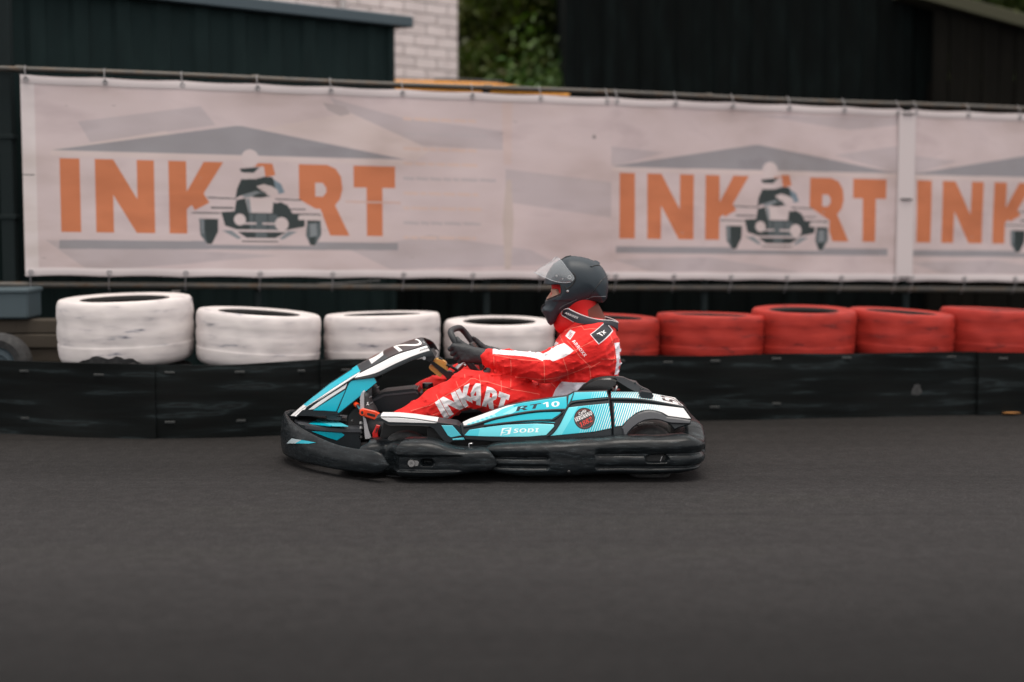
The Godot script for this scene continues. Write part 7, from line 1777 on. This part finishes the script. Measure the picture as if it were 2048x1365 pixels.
func build_driver():
	var d = thing("person", "kart driver in a red racing suit, matt black helmet and black gloves", "person", Vector3(0.297, 0.2018, -0.63))
	var sp = suit_print()
	var suit = print_mat(sp, 0.75); suit.rim_enabled = true; suit.rim = 0.1; suit.rim_tint = 0.6
	var cr = noise(0.012, 4, FastNoiseLite.TYPE_SIMPLEX_SMOOTH, 61); cr.fractal_type = FastNoiseLite.FRACTAL_RIDGED
	cr.domain_warp_enabled = true; cr.domain_warp_amplitude = 40.0; cr.domain_warp_frequency = 0.006
	suit.heightmap_enabled = true; suit.heightmap_scale = 0.28; suit.heightmap_texture = ntex(cr, 1024)
	var plain = std(RED, 0.75); plain.rim_enabled = true; plain.rim = 0.1; plain.rim_tint = 0.6
	# ---- the body in its suit: one surface
	var F = Field.new(Vector3(-0.70, 0.02, -1.10), Vector3(0.62, 0.80, -0.27), 0.0086)
	for z in [-0.56, -0.70]:
		F.bone(Vector3(Vector2(0.3176, 0.2648).x, Vector2(0.3176, 0.2648).y, z), Vector3(Vector2(0.369, 0.4297).x, Vector2(0.369, 0.4297).y, z), 0.150, 0.155, 0.05)
		F.bone(Vector3(Vector2(0.369, 0.4297).x, Vector2(0.369, 0.4297).y, z), Vector3(Vector2(0.3944, 0.568).x, Vector2(0.3944, 0.568).y, z), 0.155, 0.160, 0.05)
		F.bone(Vector3(Vector2(0.3944, 0.568).x, Vector2(0.3944, 0.568).y, z), Vector3(Vector2(0.4149, 0.6357).x, Vector2(0.4149, 0.6357).y, z), 0.160, 0.105, 0.05)
	F.bone(Vector3(0.4096, 0.6565, -0.63), Vector3(0.3783, 0.7163, -0.63), 0.09, 0.07, 0.03)
	# near arm, far arm
	F.bone(Vector3(0.4111, 0.6097, -0.455), Vector3(0.1664, 0.5037, -0.395), 0.092, 0.073, 0.06)
	F.bone(Vector3(0.1664, 0.5037, -0.395), Vector3(-0.0101, 0.5296, -0.44), 0.073, 0.057, 0.03)
	F.bone(Vector3(-0.0101, 0.5296, -0.44), Vector3(-0.1019, 0.5425, -0.478), 0.057, 0.050, 0.02)
	F.bone(Vector3(0.4247, 0.5775, -0.815), Vector3(0.1765, 0.4335, -0.865), 0.088, 0.066, 0.06)
	F.bone(Vector3(0.1765, 0.4335, -0.865), Vector3(-0.0634, 0.5148, -0.775), 0.066, 0.046, 0.03)
	# cuffs
	F.bone(Vector3(-0.1019, 0.5425, -0.478), Vector3(-0.1249, 0.5453, -0.488), 0.047, 0.045, 0.006)
	# near leg
	F.bone(Vector3(0.2522, 0.2512, -0.535), Vector3(-0.0357, 0.3499, -0.47), 0.125, 0.107, 0.05)
	F.bone(Vector3(-0.0357, 0.3499, -0.47), Vector3(-0.2209, 0.3919, -0.44), 0.107, 0.090, 0.04)
	F.bone(Vector3(-0.2209, 0.3919, -0.44), Vector3(-0.3779, 0.3043, -0.425), 0.090, 0.085, 0.03)
	F.bone(Vector3(-0.3779, 0.3043, -0.425), Vector3(-0.5803, 0.2118, -0.41), 0.085, 0.062, 0.03)
	F.bone(Vector3(-0.5371, 0.2322, -0.41), Vector3(-0.5676, 0.2169, -0.41), 0.068, 0.066, 0.01)
	# far leg
	F.bone(Vector3(0.2584, 0.259, -0.735), Vector3(-0.0637, 0.3549, -0.8), 0.125, 0.100, 0.05)
	F.bone(Vector3(-0.0637, 0.3549, -0.8), Vector3(-0.2634, 0.3954, -0.82), 0.100, 0.085, 0.04)
	F.bone(Vector3(-0.2634, 0.3954, -0.82), Vector3(-0.4378, 0.3127, -0.84), 0.085, 0.078, 0.03)
	F.bone(Vector3(-0.4378, 0.3127, -0.84), Vector3(-0.6206, 0.2253, -0.85), 0.078, 0.060, 0.03)
	# folds: creases run across the limbs and fan out from the armpit, the elbow and the hip
	var n1 = noise(6.5, 1, FastNoiseLite.TYPE_SIMPLEX_SMOOTH, 5); var n2 = noise(22.0, 2, FastNoiseLite.TYPE_SIMPLEX_SMOOTH, 6)
	var arm = Vector3(0.75, -0.25, 0.0); var pit = Vector3(0.3203, 0.4995, -0.46); var hip = Vector3(0.219, 0.3331, -0.46); var elb = Vector3(0.1286, 0.5539, -0.4); var knee = Vector3(-0.2509, 0.2998, -0.42); var ank = Vector3(-0.5288, 0.2387, -0.4); var bk = Vector3(0.5165, 0.4389, -0.5)
	F.wrinkle(func(p: Vector3) -> float:
		var rd = 1.0 - absf(n1.get_noise_3d(p.x * 0.9 + p.y * 0.6, p.y * 2.1 - p.x * 1.1, p.z * 0.6)) * 2.0
		var v = 0.009 * rd * rd * rd
		v += 0.0012 * n2.get_noise_3d(p.x, p.y * 1.5, p.z)
		for c in [[pit, 9.0, 0.16], [hip, 8.0, 0.16], [elb, 10.0, 0.11], [knee, 9.0, 0.13], [ank, 8.0, 0.10], [bk, 8.0, 0.17]]:
			var q = p - c[0]; var r = q.length()
			if r < c[2]:
				var a = atan2(q.y, q.x)
				v += 0.008 * (1.0 - r / c[2]) * sin(a * c[1] + n1.get_noise_3d(p.x, p.y, p.z) * 4.0) * smoothstep(0.0, 0.05, r)
		# gathers before the cuff and the ankle
		if p.x < -0.03 and p.x > -0.13 and p.y > 0.44: v += 0.003 * sin(p.x * 190.0 + p.y * 30.0)
		return -v, 0.045)
	var body = F.mesh()
	var near = MB.new(); var far = MB.new(); var mapn = {}; var mapf = {}
	for i in range(0, body.ix.size(), 3):
		var a = body.ix[i]; var b = body.ix[i + 1]; var c = body.ix[i + 2]
		var facing = body.n[a].z + body.n[b].z + body.n[c].z > -0.15 and (body.v[a].z > ZC or body.v[a].x > 0.5)
		var t = near if facing else far; var mp = mapn if facing else mapf
		var ids = []
		for k in [a, b, c]:
			if not mp.has(k): mp[k] = t.vert(body.v[k], body.n[k], body.uv[k])
			ids.append(mp[k])
		t.ix.append_array(PackedInt32Array(ids))
	var am = ArrayMesh.new(); near.into(am); far.into(am)
	part("racing_suit", am, [suit, plain], d)
	part("neck", MB.new().tube(smooth_path(PackedVector3Array([Vector3(0.4199, 0.6721, -0.63), Vector3(0.3989, 0.7293, -0.63), Vector3(0.3728, 0.776, -0.63)]), 3), 0.082, 20).mesh(), M.neck_cloth, d)
	# ---- collar
	var cm = MB.new(); var rows = []
	var lowc = PackedVector3Array([Vector3(0.2569, 0.7572, -0.575), Vector3(0.2833, 0.7468, -0.51), Vector3(0.3178, 0.7284, -0.475), Vector3(0.353, 0.7213, -0.462), Vector3(0.4036, 0.7189, -0.462), Vector3(0.464, 0.7162, -0.478), Vector3(0.5111, 0.7074, -0.515), Vector3(0.5456, 0.6828, -0.58), Vector3(0.5491, 0.6697, -0.63)])
	var topc = PackedVector3Array([Vector3(0.261, 0.7836, -0.565), Vector3(0.2848, 0.795, -0.515), Vector3(0.3063, 0.7856, -0.49), Vector3(0.3534, 0.7652, -0.474), Vector3(0.4041, 0.7484, -0.474), Vector3(0.4496, 0.7394, -0.488), Vector3(0.5023, 0.734, -0.52), Vector3(0.5424, 0.7206, -0.58), Vector3(0.5504, 0.7138, -0.63)])
	var full = func(q: PackedVector3Array) -> PackedVector3Array:
		var o = PackedVector3Array()
		for p in q: o.append(p)
		for i in range(q.size() - 2, -1, -1): o.append(Vector3(q[i].x, q[i].y, 2 * ZC - q[i].z))
		return smooth_path(o, 4)
	var lo = full.call(lowc); var hi = full.call(topc)
	for i in 4:
		var r = PackedVector3Array(); var f = i / 3.0
		for j in lo.size(): r.append(lo[j].lerp(hi[j], f) + Vector3(0, 0, 0.004 * sin(f * PI)) * signf(lo[j].z - ZC))
		rows.append(r)
	var col = part("collar", cm.shell(rows, 0.007, Vector3(0, 0, 0.001)).mesh(), M.navy_cloth, d)
	part("piping", MB.new().tube(hi, 0.0026, 6).mesh(), M.piping, col)
	part("piping", MB.new().tube(smooth_path(PackedVector3Array([Vector3(0.2609, 0.7838, -0.562), Vector3(0.2538, 0.7717, -0.563), Vector3(0.2571, 0.7567, -0.57), Vector3(0.2835, 0.7455, -0.515), Vector3(0.314, 0.7282, -0.49)]), 4), 0.0026, 6).mesh(), M.piping, col)
	var lm = MB.new(); var tris = lettering("ARROXX"); var tq = PackedVector3Array([Vector3(0.2742, 0.7789, -0.492), Vector3(0.3384, 0.7555, -0.458), Vector3(0.3318, 0.7456, -0.455), Vector3(0.2676, 0.772, -0.492)])
	for i in range(0, tris.size(), 3):
		var ids = []
		for k in 3:
			var t = tris[i + k]; ids.append(lm.vert(tq[3].lerp(tq[2], t.x).lerp(tq[0].lerp(tq[1], t.x), t.y), Vector3(0, 0.1, 1)))
		lm.tri(ids[0], ids[1], ids[2])
	part("collar_lettering", lm.mesh(), M.piping, col)
	# ---- hood and face inside the helmet
	var H = Field.new(Vector3(0.1345, 0.6398, -0.77), Vector3(0.51, 1.0193, -0.49), 0.006)
	H.bone(Vector3(0.331, 0.8978, -0.63), Vector3(0.326, 0.8538, -0.63), 0.096, 0.094, 0.03)
	H.bone(Vector3(0.2743, 0.8383, -0.63), Vector3(0.2588, 0.802, -0.63), 0.080, 0.066, 0.03)
	H.bone(Vector3(0.3519, 0.8331, -0.63), Vector3(0.3679, 0.7163, -0.63), 0.082, 0.088, 0.03)
	H.bone(Vector3(0.3004, 0.7553, -0.63), Vector3(0.2798, 0.7163, -0.63), 0.062, 0.066, 0.03)
	H.bone(Vector3(0.2715, 0.9133, -0.63), Vector3(0.2896, 0.9133, -0.63), 0.068, 0.082, 0.004)
	part("balaclava", H.mesh().mesh(), M.hood_red, d)
	var hd = Field.new(Vector3(0.1677, 0.7878, -0.73), Vector3(0.3216, 0.9285, -0.53), 0.004)
	hd.bone(Vector3(0.2949, 0.8538, -0.63), Vector3(0.2898, 0.8409, -0.63), 0.080, 0.076, 0.02)
	for s in [-1, 1]:
		hd.bone(Vector3(0.2147, 0.8797, -0.63) + Vector3(0, 0, 0.03 * s), Vector3(0.2276, 0.8797, -0.63) + Vector3(0, 0, 0.052 * s), 0.013, 0.014, 0.012)
		hd.bone(Vector3(0.2173, 0.8486, -0.63) + Vector3(0, 0, 0.035 * s), Vector3(0.238, 0.8538, -0.63) + Vector3(0, 0, 0.06 * s), 0.018, 0.02, 0.015)
	hd.bone(Vector3(0.2069, 0.8668, -0.63), Vector3(0.1915, 0.8357, -0.63), 0.009, 0.014, 0.012)
	var face = part("face", hd.mesh().mesh(), M.skin, d)
	for s in [-1, 1]:
		var e = Vector3(0.2173, 0.8629, -0.63) + Vector3(0, 0, 0.034 * s)
		part("eye", ball(e, Vector3(0.0115, 0.0115, 0.0125), 14, 10).mesh(), M.eye_white, face)
		part("iris", ball(e + Vector3(-0.0085, 0, 0.002 * s), Vector3(0.004, 0.0055, 0.0055), 12, 8).mesh(), M.gloss_black, face)
		part("eyebrow", MB.new().tube(smooth_path(PackedVector3Array([e + Vector3(-0.004, 0.014, -0.014 * s), e + Vector3(-0.006, 0.019, 0.0), e + Vector3(0.006, 0.016, 0.018 * s)]), 3), 0.003, 6).mesh(), M.bark, face)
	helmet(d)
	# ---- hands on the wheel
	hand(d, 1.0); hand(d, -1.0)
	shoe(d, 0.0, "shoe"); shoe(d, 1.0, "shoe")

func helmet(d: Node3D):
	# outline without the eye port, then the port cut through it
	var out = smooth_poly(PackedVector2Array([Vector2(0.2896, 1.0601), Vector2(0.335, 1.0594), Vector2(0.3835, 1.0507), Vector2(0.4259, 1.034), Vector2(0.4624, 1.0068), Vector2(0.4868, 0.9705), Vector2(0.4976, 0.9341), Vector2(0.4987, 0.8977), Vector2(0.4941, 0.8552), Vector2(0.489, 0.8376), Vector2(0.4663, 0.8173), Vector2(0.4269, 0.8218), Vector2(0.3844, 0.8142), Vector2(0.336, 0.796), Vector2(0.2875, 0.7762), Vector2(0.2511, 0.7595), Vector2(0.2314, 0.7276), Vector2(0.2148, 0.7068), Vector2(0.1966, 0.7017), Vector2(0.1813, 0.7199), Vector2(0.1646, 0.7549), Vector2(0.1509, 0.7778), Vector2(0.1554, 0.796), Vector2(0.169, 0.8127), Vector2(0.1659, 0.8492), Vector2(0.1613, 0.8977), Vector2(0.1652, 0.9281), Vector2(0.1794, 0.9644), Vector2(0.208, 1.0129), Vector2(0.2503, 1.0431)]), 3)
	var port = rounded(PackedVector2Array([Vector2(0.1234, 0.9144), Vector2(0.1961, 0.9159), Vector2(0.2385, 0.9184), Vector2(0.2495, 0.9144), Vector2(0.2531, 0.8977), Vector2(0.252, 0.8689), Vector2(0.2447, 0.8625), Vector2(0.2145, 0.8492), Vector2(0.1811, 0.8334), Vector2(0.1478, 0.8066), Vector2(0.1114, 0.8188)]), 0.006, 3)
	var lo = Vector2(0.1389, 0.694); var hi = Vector2(0.5074, 1.0703); var cell = 0.0042
	var F = Field.new(Vector3(lo.x, lo.y, ZC - 0.145), Vector3(hi.x, hi.y, ZC + 0.145), cell)
	var W = 0.128; var cap = 0.125
	var dist = func(poly: PackedVector2Array, p: Vector2) -> float:
		var m = 1e9
		for i in poly.size(): m = minf(m, p.distance_squared_to(Geometry2D.get_closest_point_to_segment(p, poly[i], poly[(i + 1) % poly.size()])))
		return sqrt(m) * (1.0 if Geometry2D.is_point_in_polygon(p, poly) else -1.0)
	var width = PackedFloat32Array(); width.resize(F.nx * F.ny)
	for y in F.ny:
		for x in F.nx:
			var p = Vector2(lo.x + x * cell, lo.y + y * cell)
			var t = dist.call(out, p); var q = dist.call(port, p)
			# half widths of the shell outside and inside at this place
			var e = clampf(t / cap, 0.0, 1.0)
			var wo = W * pow(1.0 - pow(1.0 - e, 2.3), 1.0 / 2.3)
			if p.y < lo.y + 0.14: wo = minf(wo, W * (0.80 + 0.20 * (p.y - lo.y) / 0.14) * pow(e, 0.22))
			width[y * F.nx + x] = wo
			var e2 = clampf((t - 0.026) / (cap - 0.02), 0.0, 1.0); var wi = (W - 0.022) * sqrt(1.0 - (1.0 - e2) * (1.0 - e2))
			for z in F.nz:
				var az = absf(F.lo.z + z * cell - ZC)
				var f = maxf(az - wo, -t) if t > 0.0 else maxf(-t, az - wo)
				if t > 0.0: f = maxf(f, -t * 0.5)
				var g = wi - az if t > 0.026 else -1.0
				f = maxf(f, minf(g, t - 0.026))
				f = maxf(f, q)
				F.f[(z * F.ny + y) * F.nx + x] = f
	var shell = F.mesh()
	var hm = part("helmet", shell.mesh(), M.helmet, d)
	var wat = func(p: Vector2) -> float:
		var x = clampi(int((p.x - lo.x) / cell), 0, F.nx - 2); var y = clampi(int((p.y - lo.y) / cell), 0, F.ny - 2)
		var fx = (p.x - lo.x) / cell - x; var fy = (p.y - lo.y) / cell - y
		return lerpf(lerpf(width[y * F.nx + x], width[y * F.nx + x + 1], fx), lerpf(width[(y + 1) * F.nx + x], width[(y + 1) * F.nx + x + 1], fx), fy)
	var on = func(q: PackedVector2Array, s: float, lift: float) -> PackedVector3Array:
		var o = PackedVector3Array()
		for p in smooth_poly(q, 5, false): o.append(Vector3(p.x, p.y, ZC + s * (wat.call(p) + lift)))
		return o
	for s in [1.0, -1.0]:
		# creases moulded in the shell
		part("crease", MB.new().tube(on.call(PackedVector2Array([Vector2(0.4868, 0.9557), Vector2(0.4594, 0.9393), Vector2(0.4296, 0.9034), Vector2(0.4029, 0.8645), Vector2(0.3866, 0.8405)]), s, -0.001), 0.0026, 6).mesh(), M.gloss_black, hm)
		part("lower_trim", MB.new().tube(on.call(PackedVector2Array([Vector2(0.4807, 0.854), Vector2(0.4448, 0.8555), Vector2(0.4119, 0.854), Vector2(0.3791, 0.8405)]), s, 0.0), 0.0022, 6).mesh(), M.trim_grey, hm)
		part("lower_trim", MB.new().tube(on.call(PackedVector2Array([Vector2(0.3312, 0.8405), Vector2(0.2954, 0.824), Vector2(0.2595, 0.8061), Vector2(0.2416, 0.7896)]), s, 0.0), 0.0016, 6).mesh(), M.trim_grey, hm)
		part("port_seal", MB.new().tube(on.call(PackedVector2Array([Vector2(0.246, 0.9219), Vector2(0.2509, 0.9034), Vector2(0.2497, 0.875), Vector2(0.242, 0.8675), Vector2(0.2115, 0.8537), Vector2(0.1816, 0.8387)]), s, -0.003), 0.0035, 8).mesh(), M.black, hm)
		part("visor_groove", MB.new().tube(on.call(PackedVector2Array([Vector2(0.3053, 0.9796), Vector2(0.3203, 0.9662), Vector2(0.3219, 0.9483), Vector2(0.313, 0.9273), Vector2(0.2951, 0.9064), Vector2(0.2748, 0.8968), Vector2(0.2667, 0.9124)]), s, 0.0), 0.0035, 8).mesh(), M.black, hm)
		var bt = Vector2(0.2838, 0.8848)
		part("button", ball(Vector3(bt.x, bt.y, ZC + s * (wat.call(bt) + 0.001)), Vector3(0.0065, 0.0065, 0.004), 14, 8).mesh(), M.button_grey, hm)
		# rear vent
		var vp = PackedVector2Array([Vector2(0.4023, 1.008), Vector2(0.429, 1.0334), Vector2(0.4545, 1.0214), Vector2(0.4515, 1.0125), Vector2(0.4351, 1.0164), Vector2(0.4172, 1.0095)])
		var vb = MB.new(); var va = []
		for f in [0.0, 1.0]:
			var r = PackedVector3Array()
			for p in [vp[0].lerp(vp[5], f * 0.9), vp[1].lerp(vp[4], f * 0.8), vp[2].lerp(vp[3], f * 0.8)]: r.append(Vector3(p.x, p.y + 0.004 * (1.0 - f), ZC + s * (wat.call(p) + 0.005 - 0.004 * f)))
			va.append(smooth_path(r, 4))
		vb.shell(va, 0.006, Vector3(0.2, 0.7, s))
		part("rear_vent", vb.mesh(), M.helmet, hm)
		part("vent_shadow_gap", MB.new().tube(on.call(PackedVector2Array([Vector2(0.4053, 1.0074), Vector2(0.4261, 1.014), Vector2(0.45, 1.0134)]), s, 0.001), 0.003, 6).mesh(), M.black, hm)
		# pivot plate under the visor
		for q in [[672, 462, 0.0085], [452, 442, 0.004], [555, 488, 0.003]]:
			var c = Vector2(0.0916, 1.0945) + (Vector2(0.39, 1.0945) - Vector2(0.0916, 1.0945)) * q[0] / 1000.0 + (Vector2(0.0919, 0.7956) - Vector2(0.0916, 1.0945)) * q[1] / 1000.0
			var ring = PackedVector3Array()
			for i in 16: ring.append(Vector3(c.x + cos(TAU * i / 16) * q[2], c.y + sin(TAU * i / 16) * q[2], ZC + s * (W + 0.010)))
			part("pivot", MB.new().tube(ring, 0.0012, 6, true).mesh(), M.button_grey, hm)
	# dark front of the shell above the port
	# raised clear visor: swings up about its pivots and sticks out like a peak
	var cx = Vector2(0.3954, 1.0915).x
	var A = PackedVector3Array([Vector3(0.3154, 0.945, -0.493), Vector3(0.3103, 0.9644, -0.493), Vector3(0.282, 1, -0.496), Vector3(0.2541, 1.0367, -0.51), Vector3(0.2348, 1.0523, -0.535), Vector3(0.2214, 1.0481, -0.57), Vector3(0.2132, 1.0381, -0.6), Vector3(0.2116, 1.034, -0.63)])
	var B = PackedVector3Array([Vector3(0.3, 0.931, -0.493), Vector3(0.2702, 0.9286, -0.493), Vector3(0.2376, 0.9308, -0.498), Vector3(0.205, 0.9381, -0.507), Vector3(0.1815, 0.9474, -0.525), Vector3(0.1492, 0.9602, -0.555), Vector3(0.1227, 0.9721, -0.592), Vector3(0.1124, 0.9753, -0.63)])
	var rowsv = []; var k = 9
	for i in k:
		var r = PackedVector3Array(); var f = float(i) / (k - 1)
		for j in A.size():
			var p = A[j].lerp(B[j], f); var b = sin(f * PI)
			var c = Vector3(Vector2(0.3051, 0.9644).x, Vector2(0.3051, 0.9644).y, ZC)
			r.append(p + (p - c).normalized() * 0.010 * b)
		for j in range(A.size() - 2, -1, -1): r.append(Vector3(r[j].x, r[j].y, 2 * ZC - r[j].z))
		rowsv.append(smooth_path(r, 4))
	var vm = MB.new().grid(rowsv, false, false, Vector3(-0.4, 0.6, 0.001))
	var vis = part("visor", vm.mesh(), M.visor, hm)
	var rim = PackedVector3Array(); for p in rowsv[k - 1]: rim.append(p)
	part("visor_rim", MB.new().tube(rim, 0.0016, 6).mesh(), M.visor_edge, vis)
	rim = PackedVector3Array(); for p in rowsv[0]: rim.append(p)
	part("visor_rim", MB.new().tube(rim, 0.0012, 6).mesh(), M.visor_edge, vis)
	# chin vent
	part("chin_vent", MB.new().tube(smooth_path(PackedVector3Array([Vector3(0.1684, 0.8131, -0.6), Vector3(0.158, 0.8018, -0.61), Vector3(0.1524, 0.7854, -0.63), Vector3(0.1588, 0.7993, -0.65), Vector3(0.1697, 0.8093, -0.66)]), 3), 0.004, 8).mesh(), M.black, hm)
	part("top_vent", MB.new().tube(PackedVector3Array([Vector3(0.2551, 1.0408, -0.59), Vector3(0.2795, 1.0568, -0.6), Vector3(0.304, 1.0607, -0.61)]), 0.004, 6).mesh(), M.black, hm)

# a gloved hand closed round the steering wheel's rim; side is 1 for the near hand
func hand(d: Node3D, side: float):
	var m = func(p: Vector3) -> Vector3: return p
	# the rim where the near hand holds it, its direction, and outward from the wheel's middle
	var c = Vector3(-0.2132, 0.5562, -0.645)
	var grip = c + WHEEL_L * (-0.030 if side > 0.0 else 0.0) + WHEEL_Z * 0.139 * side
	var ax = WHEEL_L; var ou = WHEEL_Z * side; var fw = ax.cross(WHEEL_Z).normalized()     # fw: away from the driver or towards him
	if fw.x > 0: fw = -fw
	var wrist = Vector3(-0.1402, 0.553, -0.488) if side > 0 else Vector3(-0.0793, 0.5307, -0.775)
	var F = Field.new(grip - Vector3(0.09, 0.085, 0.095), grip + Vector3(0.15, 0.085, 0.095), 0.0038)
	var knuck = grip + ou * 0.027 - fw * -0.012
	# palm and back of the hand
	for i in 4:
		var k = grip + ax * (-0.040 + 0.027 * i) + ou * 0.026 + fw * 0.010
		var base = wrist + ax * (-0.022 + 0.014 * i) + ou * 0.004
		F.bone(base, k, 0.021, 0.0145, 0.014)
	F.bone(wrist + (wrist - grip).normalized() * 0.03, wrist.lerp(grip, 0.35) + ou * 0.008, 0.036, 0.030, 0.015)
	# four fingers curled over the front of the rim
	var lens = [0.92, 1.0, 0.96, 0.8]
	for i in 4:
		var s = -0.040 + 0.0270 * i; var l = lens[i]
		var k = grip + ax * s + ou * 0.024 + fw * 0.010
		var j1 = grip + ax * (s + 0.002) + ou * 0.014 + fw * (0.039 * l + 0.003)
		var j2 = grip + ax * (s + 0.003) - ou * 0.016 + fw * (0.030 * l)
		var tip = grip + ax * (s + 0.003) - ou * 0.030 + fw * (0.006)
		F.bone(k, j1, 0.0132, 0.0122, 0.004); F.bone(j1, j2, 0.0122, 0.0112, 0.004); F.bone(j2, tip, 0.0110, 0.0095, 0.004)
	# the thumb lies along the driver's side of the rim, upwards
	var t0 = wrist.lerp(grip, 0.45) - ax * 0.026; var t1 = grip - ax * 0.044 - fw * 0.022 + ou * 0.004; var t2 = grip - ax * 0.066 - fw * 0.019 - ou * 0.010
	F.bone(t0, t1, 0.016, 0.0125, 0.01); F.bone(t1, t2, 0.0125, 0.0095, 0.005)
	var n = noise(60.0, 2, FastNoiseLite.TYPE_SIMPLEX_SMOOTH, 3)
	F.wrinkle(func(p: Vector3) -> float: return 0.0012 * n.get_noise_3d(p.x, p.y, p.z), 0.01)
	var g = part("glove", F.mesh().mesh(), M.glove, d)
	var w0 = wrist + (wrist - grip).normalized() * 0.002
	part("wrist_band", MB.new().tube(PackedVector3Array([w0, w0 + (wrist - grip).normalized() * 0.014]), PackedFloat32Array([0.037, 0.038]), 18).mesh(), M.glove_band, g)

# shoe: v is 0 for the near foot on the brake pedal, 1 for the far foot
func shoe(d: Node3D, far: float, called: String):
	var off = Vector3(0, 0, -0.42) * far
	var F = Field.new(Vector3(-0.8007, 0.0904, -0.5) + off, Vector3(-0.5613, 0.4187, -0.34) + off, 0.005)
	F.bone(Vector3(-0.7423, 0.3509, -0.42) + off, Vector3(-0.7252, 0.2743, -0.42) + off, 0.026, 0.040, 0.02, Vector3(1.0, 1.0, 0.8))
	F.bone(Vector3(-0.7252, 0.2743, -0.42) + off, Vector3(-0.6902, 0.1976, -0.42) + off, 0.040, 0.043, 0.02, Vector3(1.0, 1.0, 0.9))
	F.bone(Vector3(-0.6902, 0.1976, -0.42) + off, Vector3(-0.614, 0.2206, -0.42) + off, 0.043, 0.046, 0.03)
	var s = part(called, F.mesh().mesh(), M.shoe, d)
	var sole = prism(rounded(PackedVector2Array([Vector2(-0.7671, 0.3498), Vector2(-0.7606, 0.3759), Vector2(-0.7539, 0.3834), Vector2(-0.7476, 0.3789), Vector2(-0.7461, 0.3424), Vector2(-0.7465, 0.2939), Vector2(-0.7372, 0.2416), Vector2(-0.724, 0.1855), Vector2(-0.7106, 0.1462), Vector2(-0.7429, 0.1436), Vector2(-0.7506, 0.2453), Vector2(-0.765, 0.2939)]), 0.003, 3), -0.462, -0.378, 0.006)
	var sm = MB.new().add(sole, Transform3D(Basis(), off))
	part("sole", sm.mesh(), M.sole, s)
	if far == 0.0:
		# small white leaping emblem on the side
		var lp = PackedVector2Array([Vector2(-0.7352, 0.3174), Vector2(-0.73, 0.3227), Vector2(-0.7314, 0.3301), Vector2(-0.727, 0.3316), Vector2(-0.7248, 0.3249), Vector2(-0.7271, 0.3212), Vector2(-0.7204, 0.3167), Vector2(-0.7242, 0.3152), Vector2(-0.7286, 0.3189), Vector2(-0.733, 0.3145)])
		part("emblem", prism(lp, -0.39, -0.3775, 0.0).mesh(), M.white, s)
	for i in 4:
		var a = Vector3(-0.7437, 0.3536, -0.4).lerp(Vector3(-0.7326, 0.2603, -0.4), i / 3.0) + off
		part("lace", MB.new().tube(PackedVector3Array([a + Vector3(0.026, 0, -0.03), a + Vector3(0.034, 0.004, 0.0), a + Vector3(0.024, 0, 0.02)]), 0.003, 6).mesh(), M.trim_grey, s)
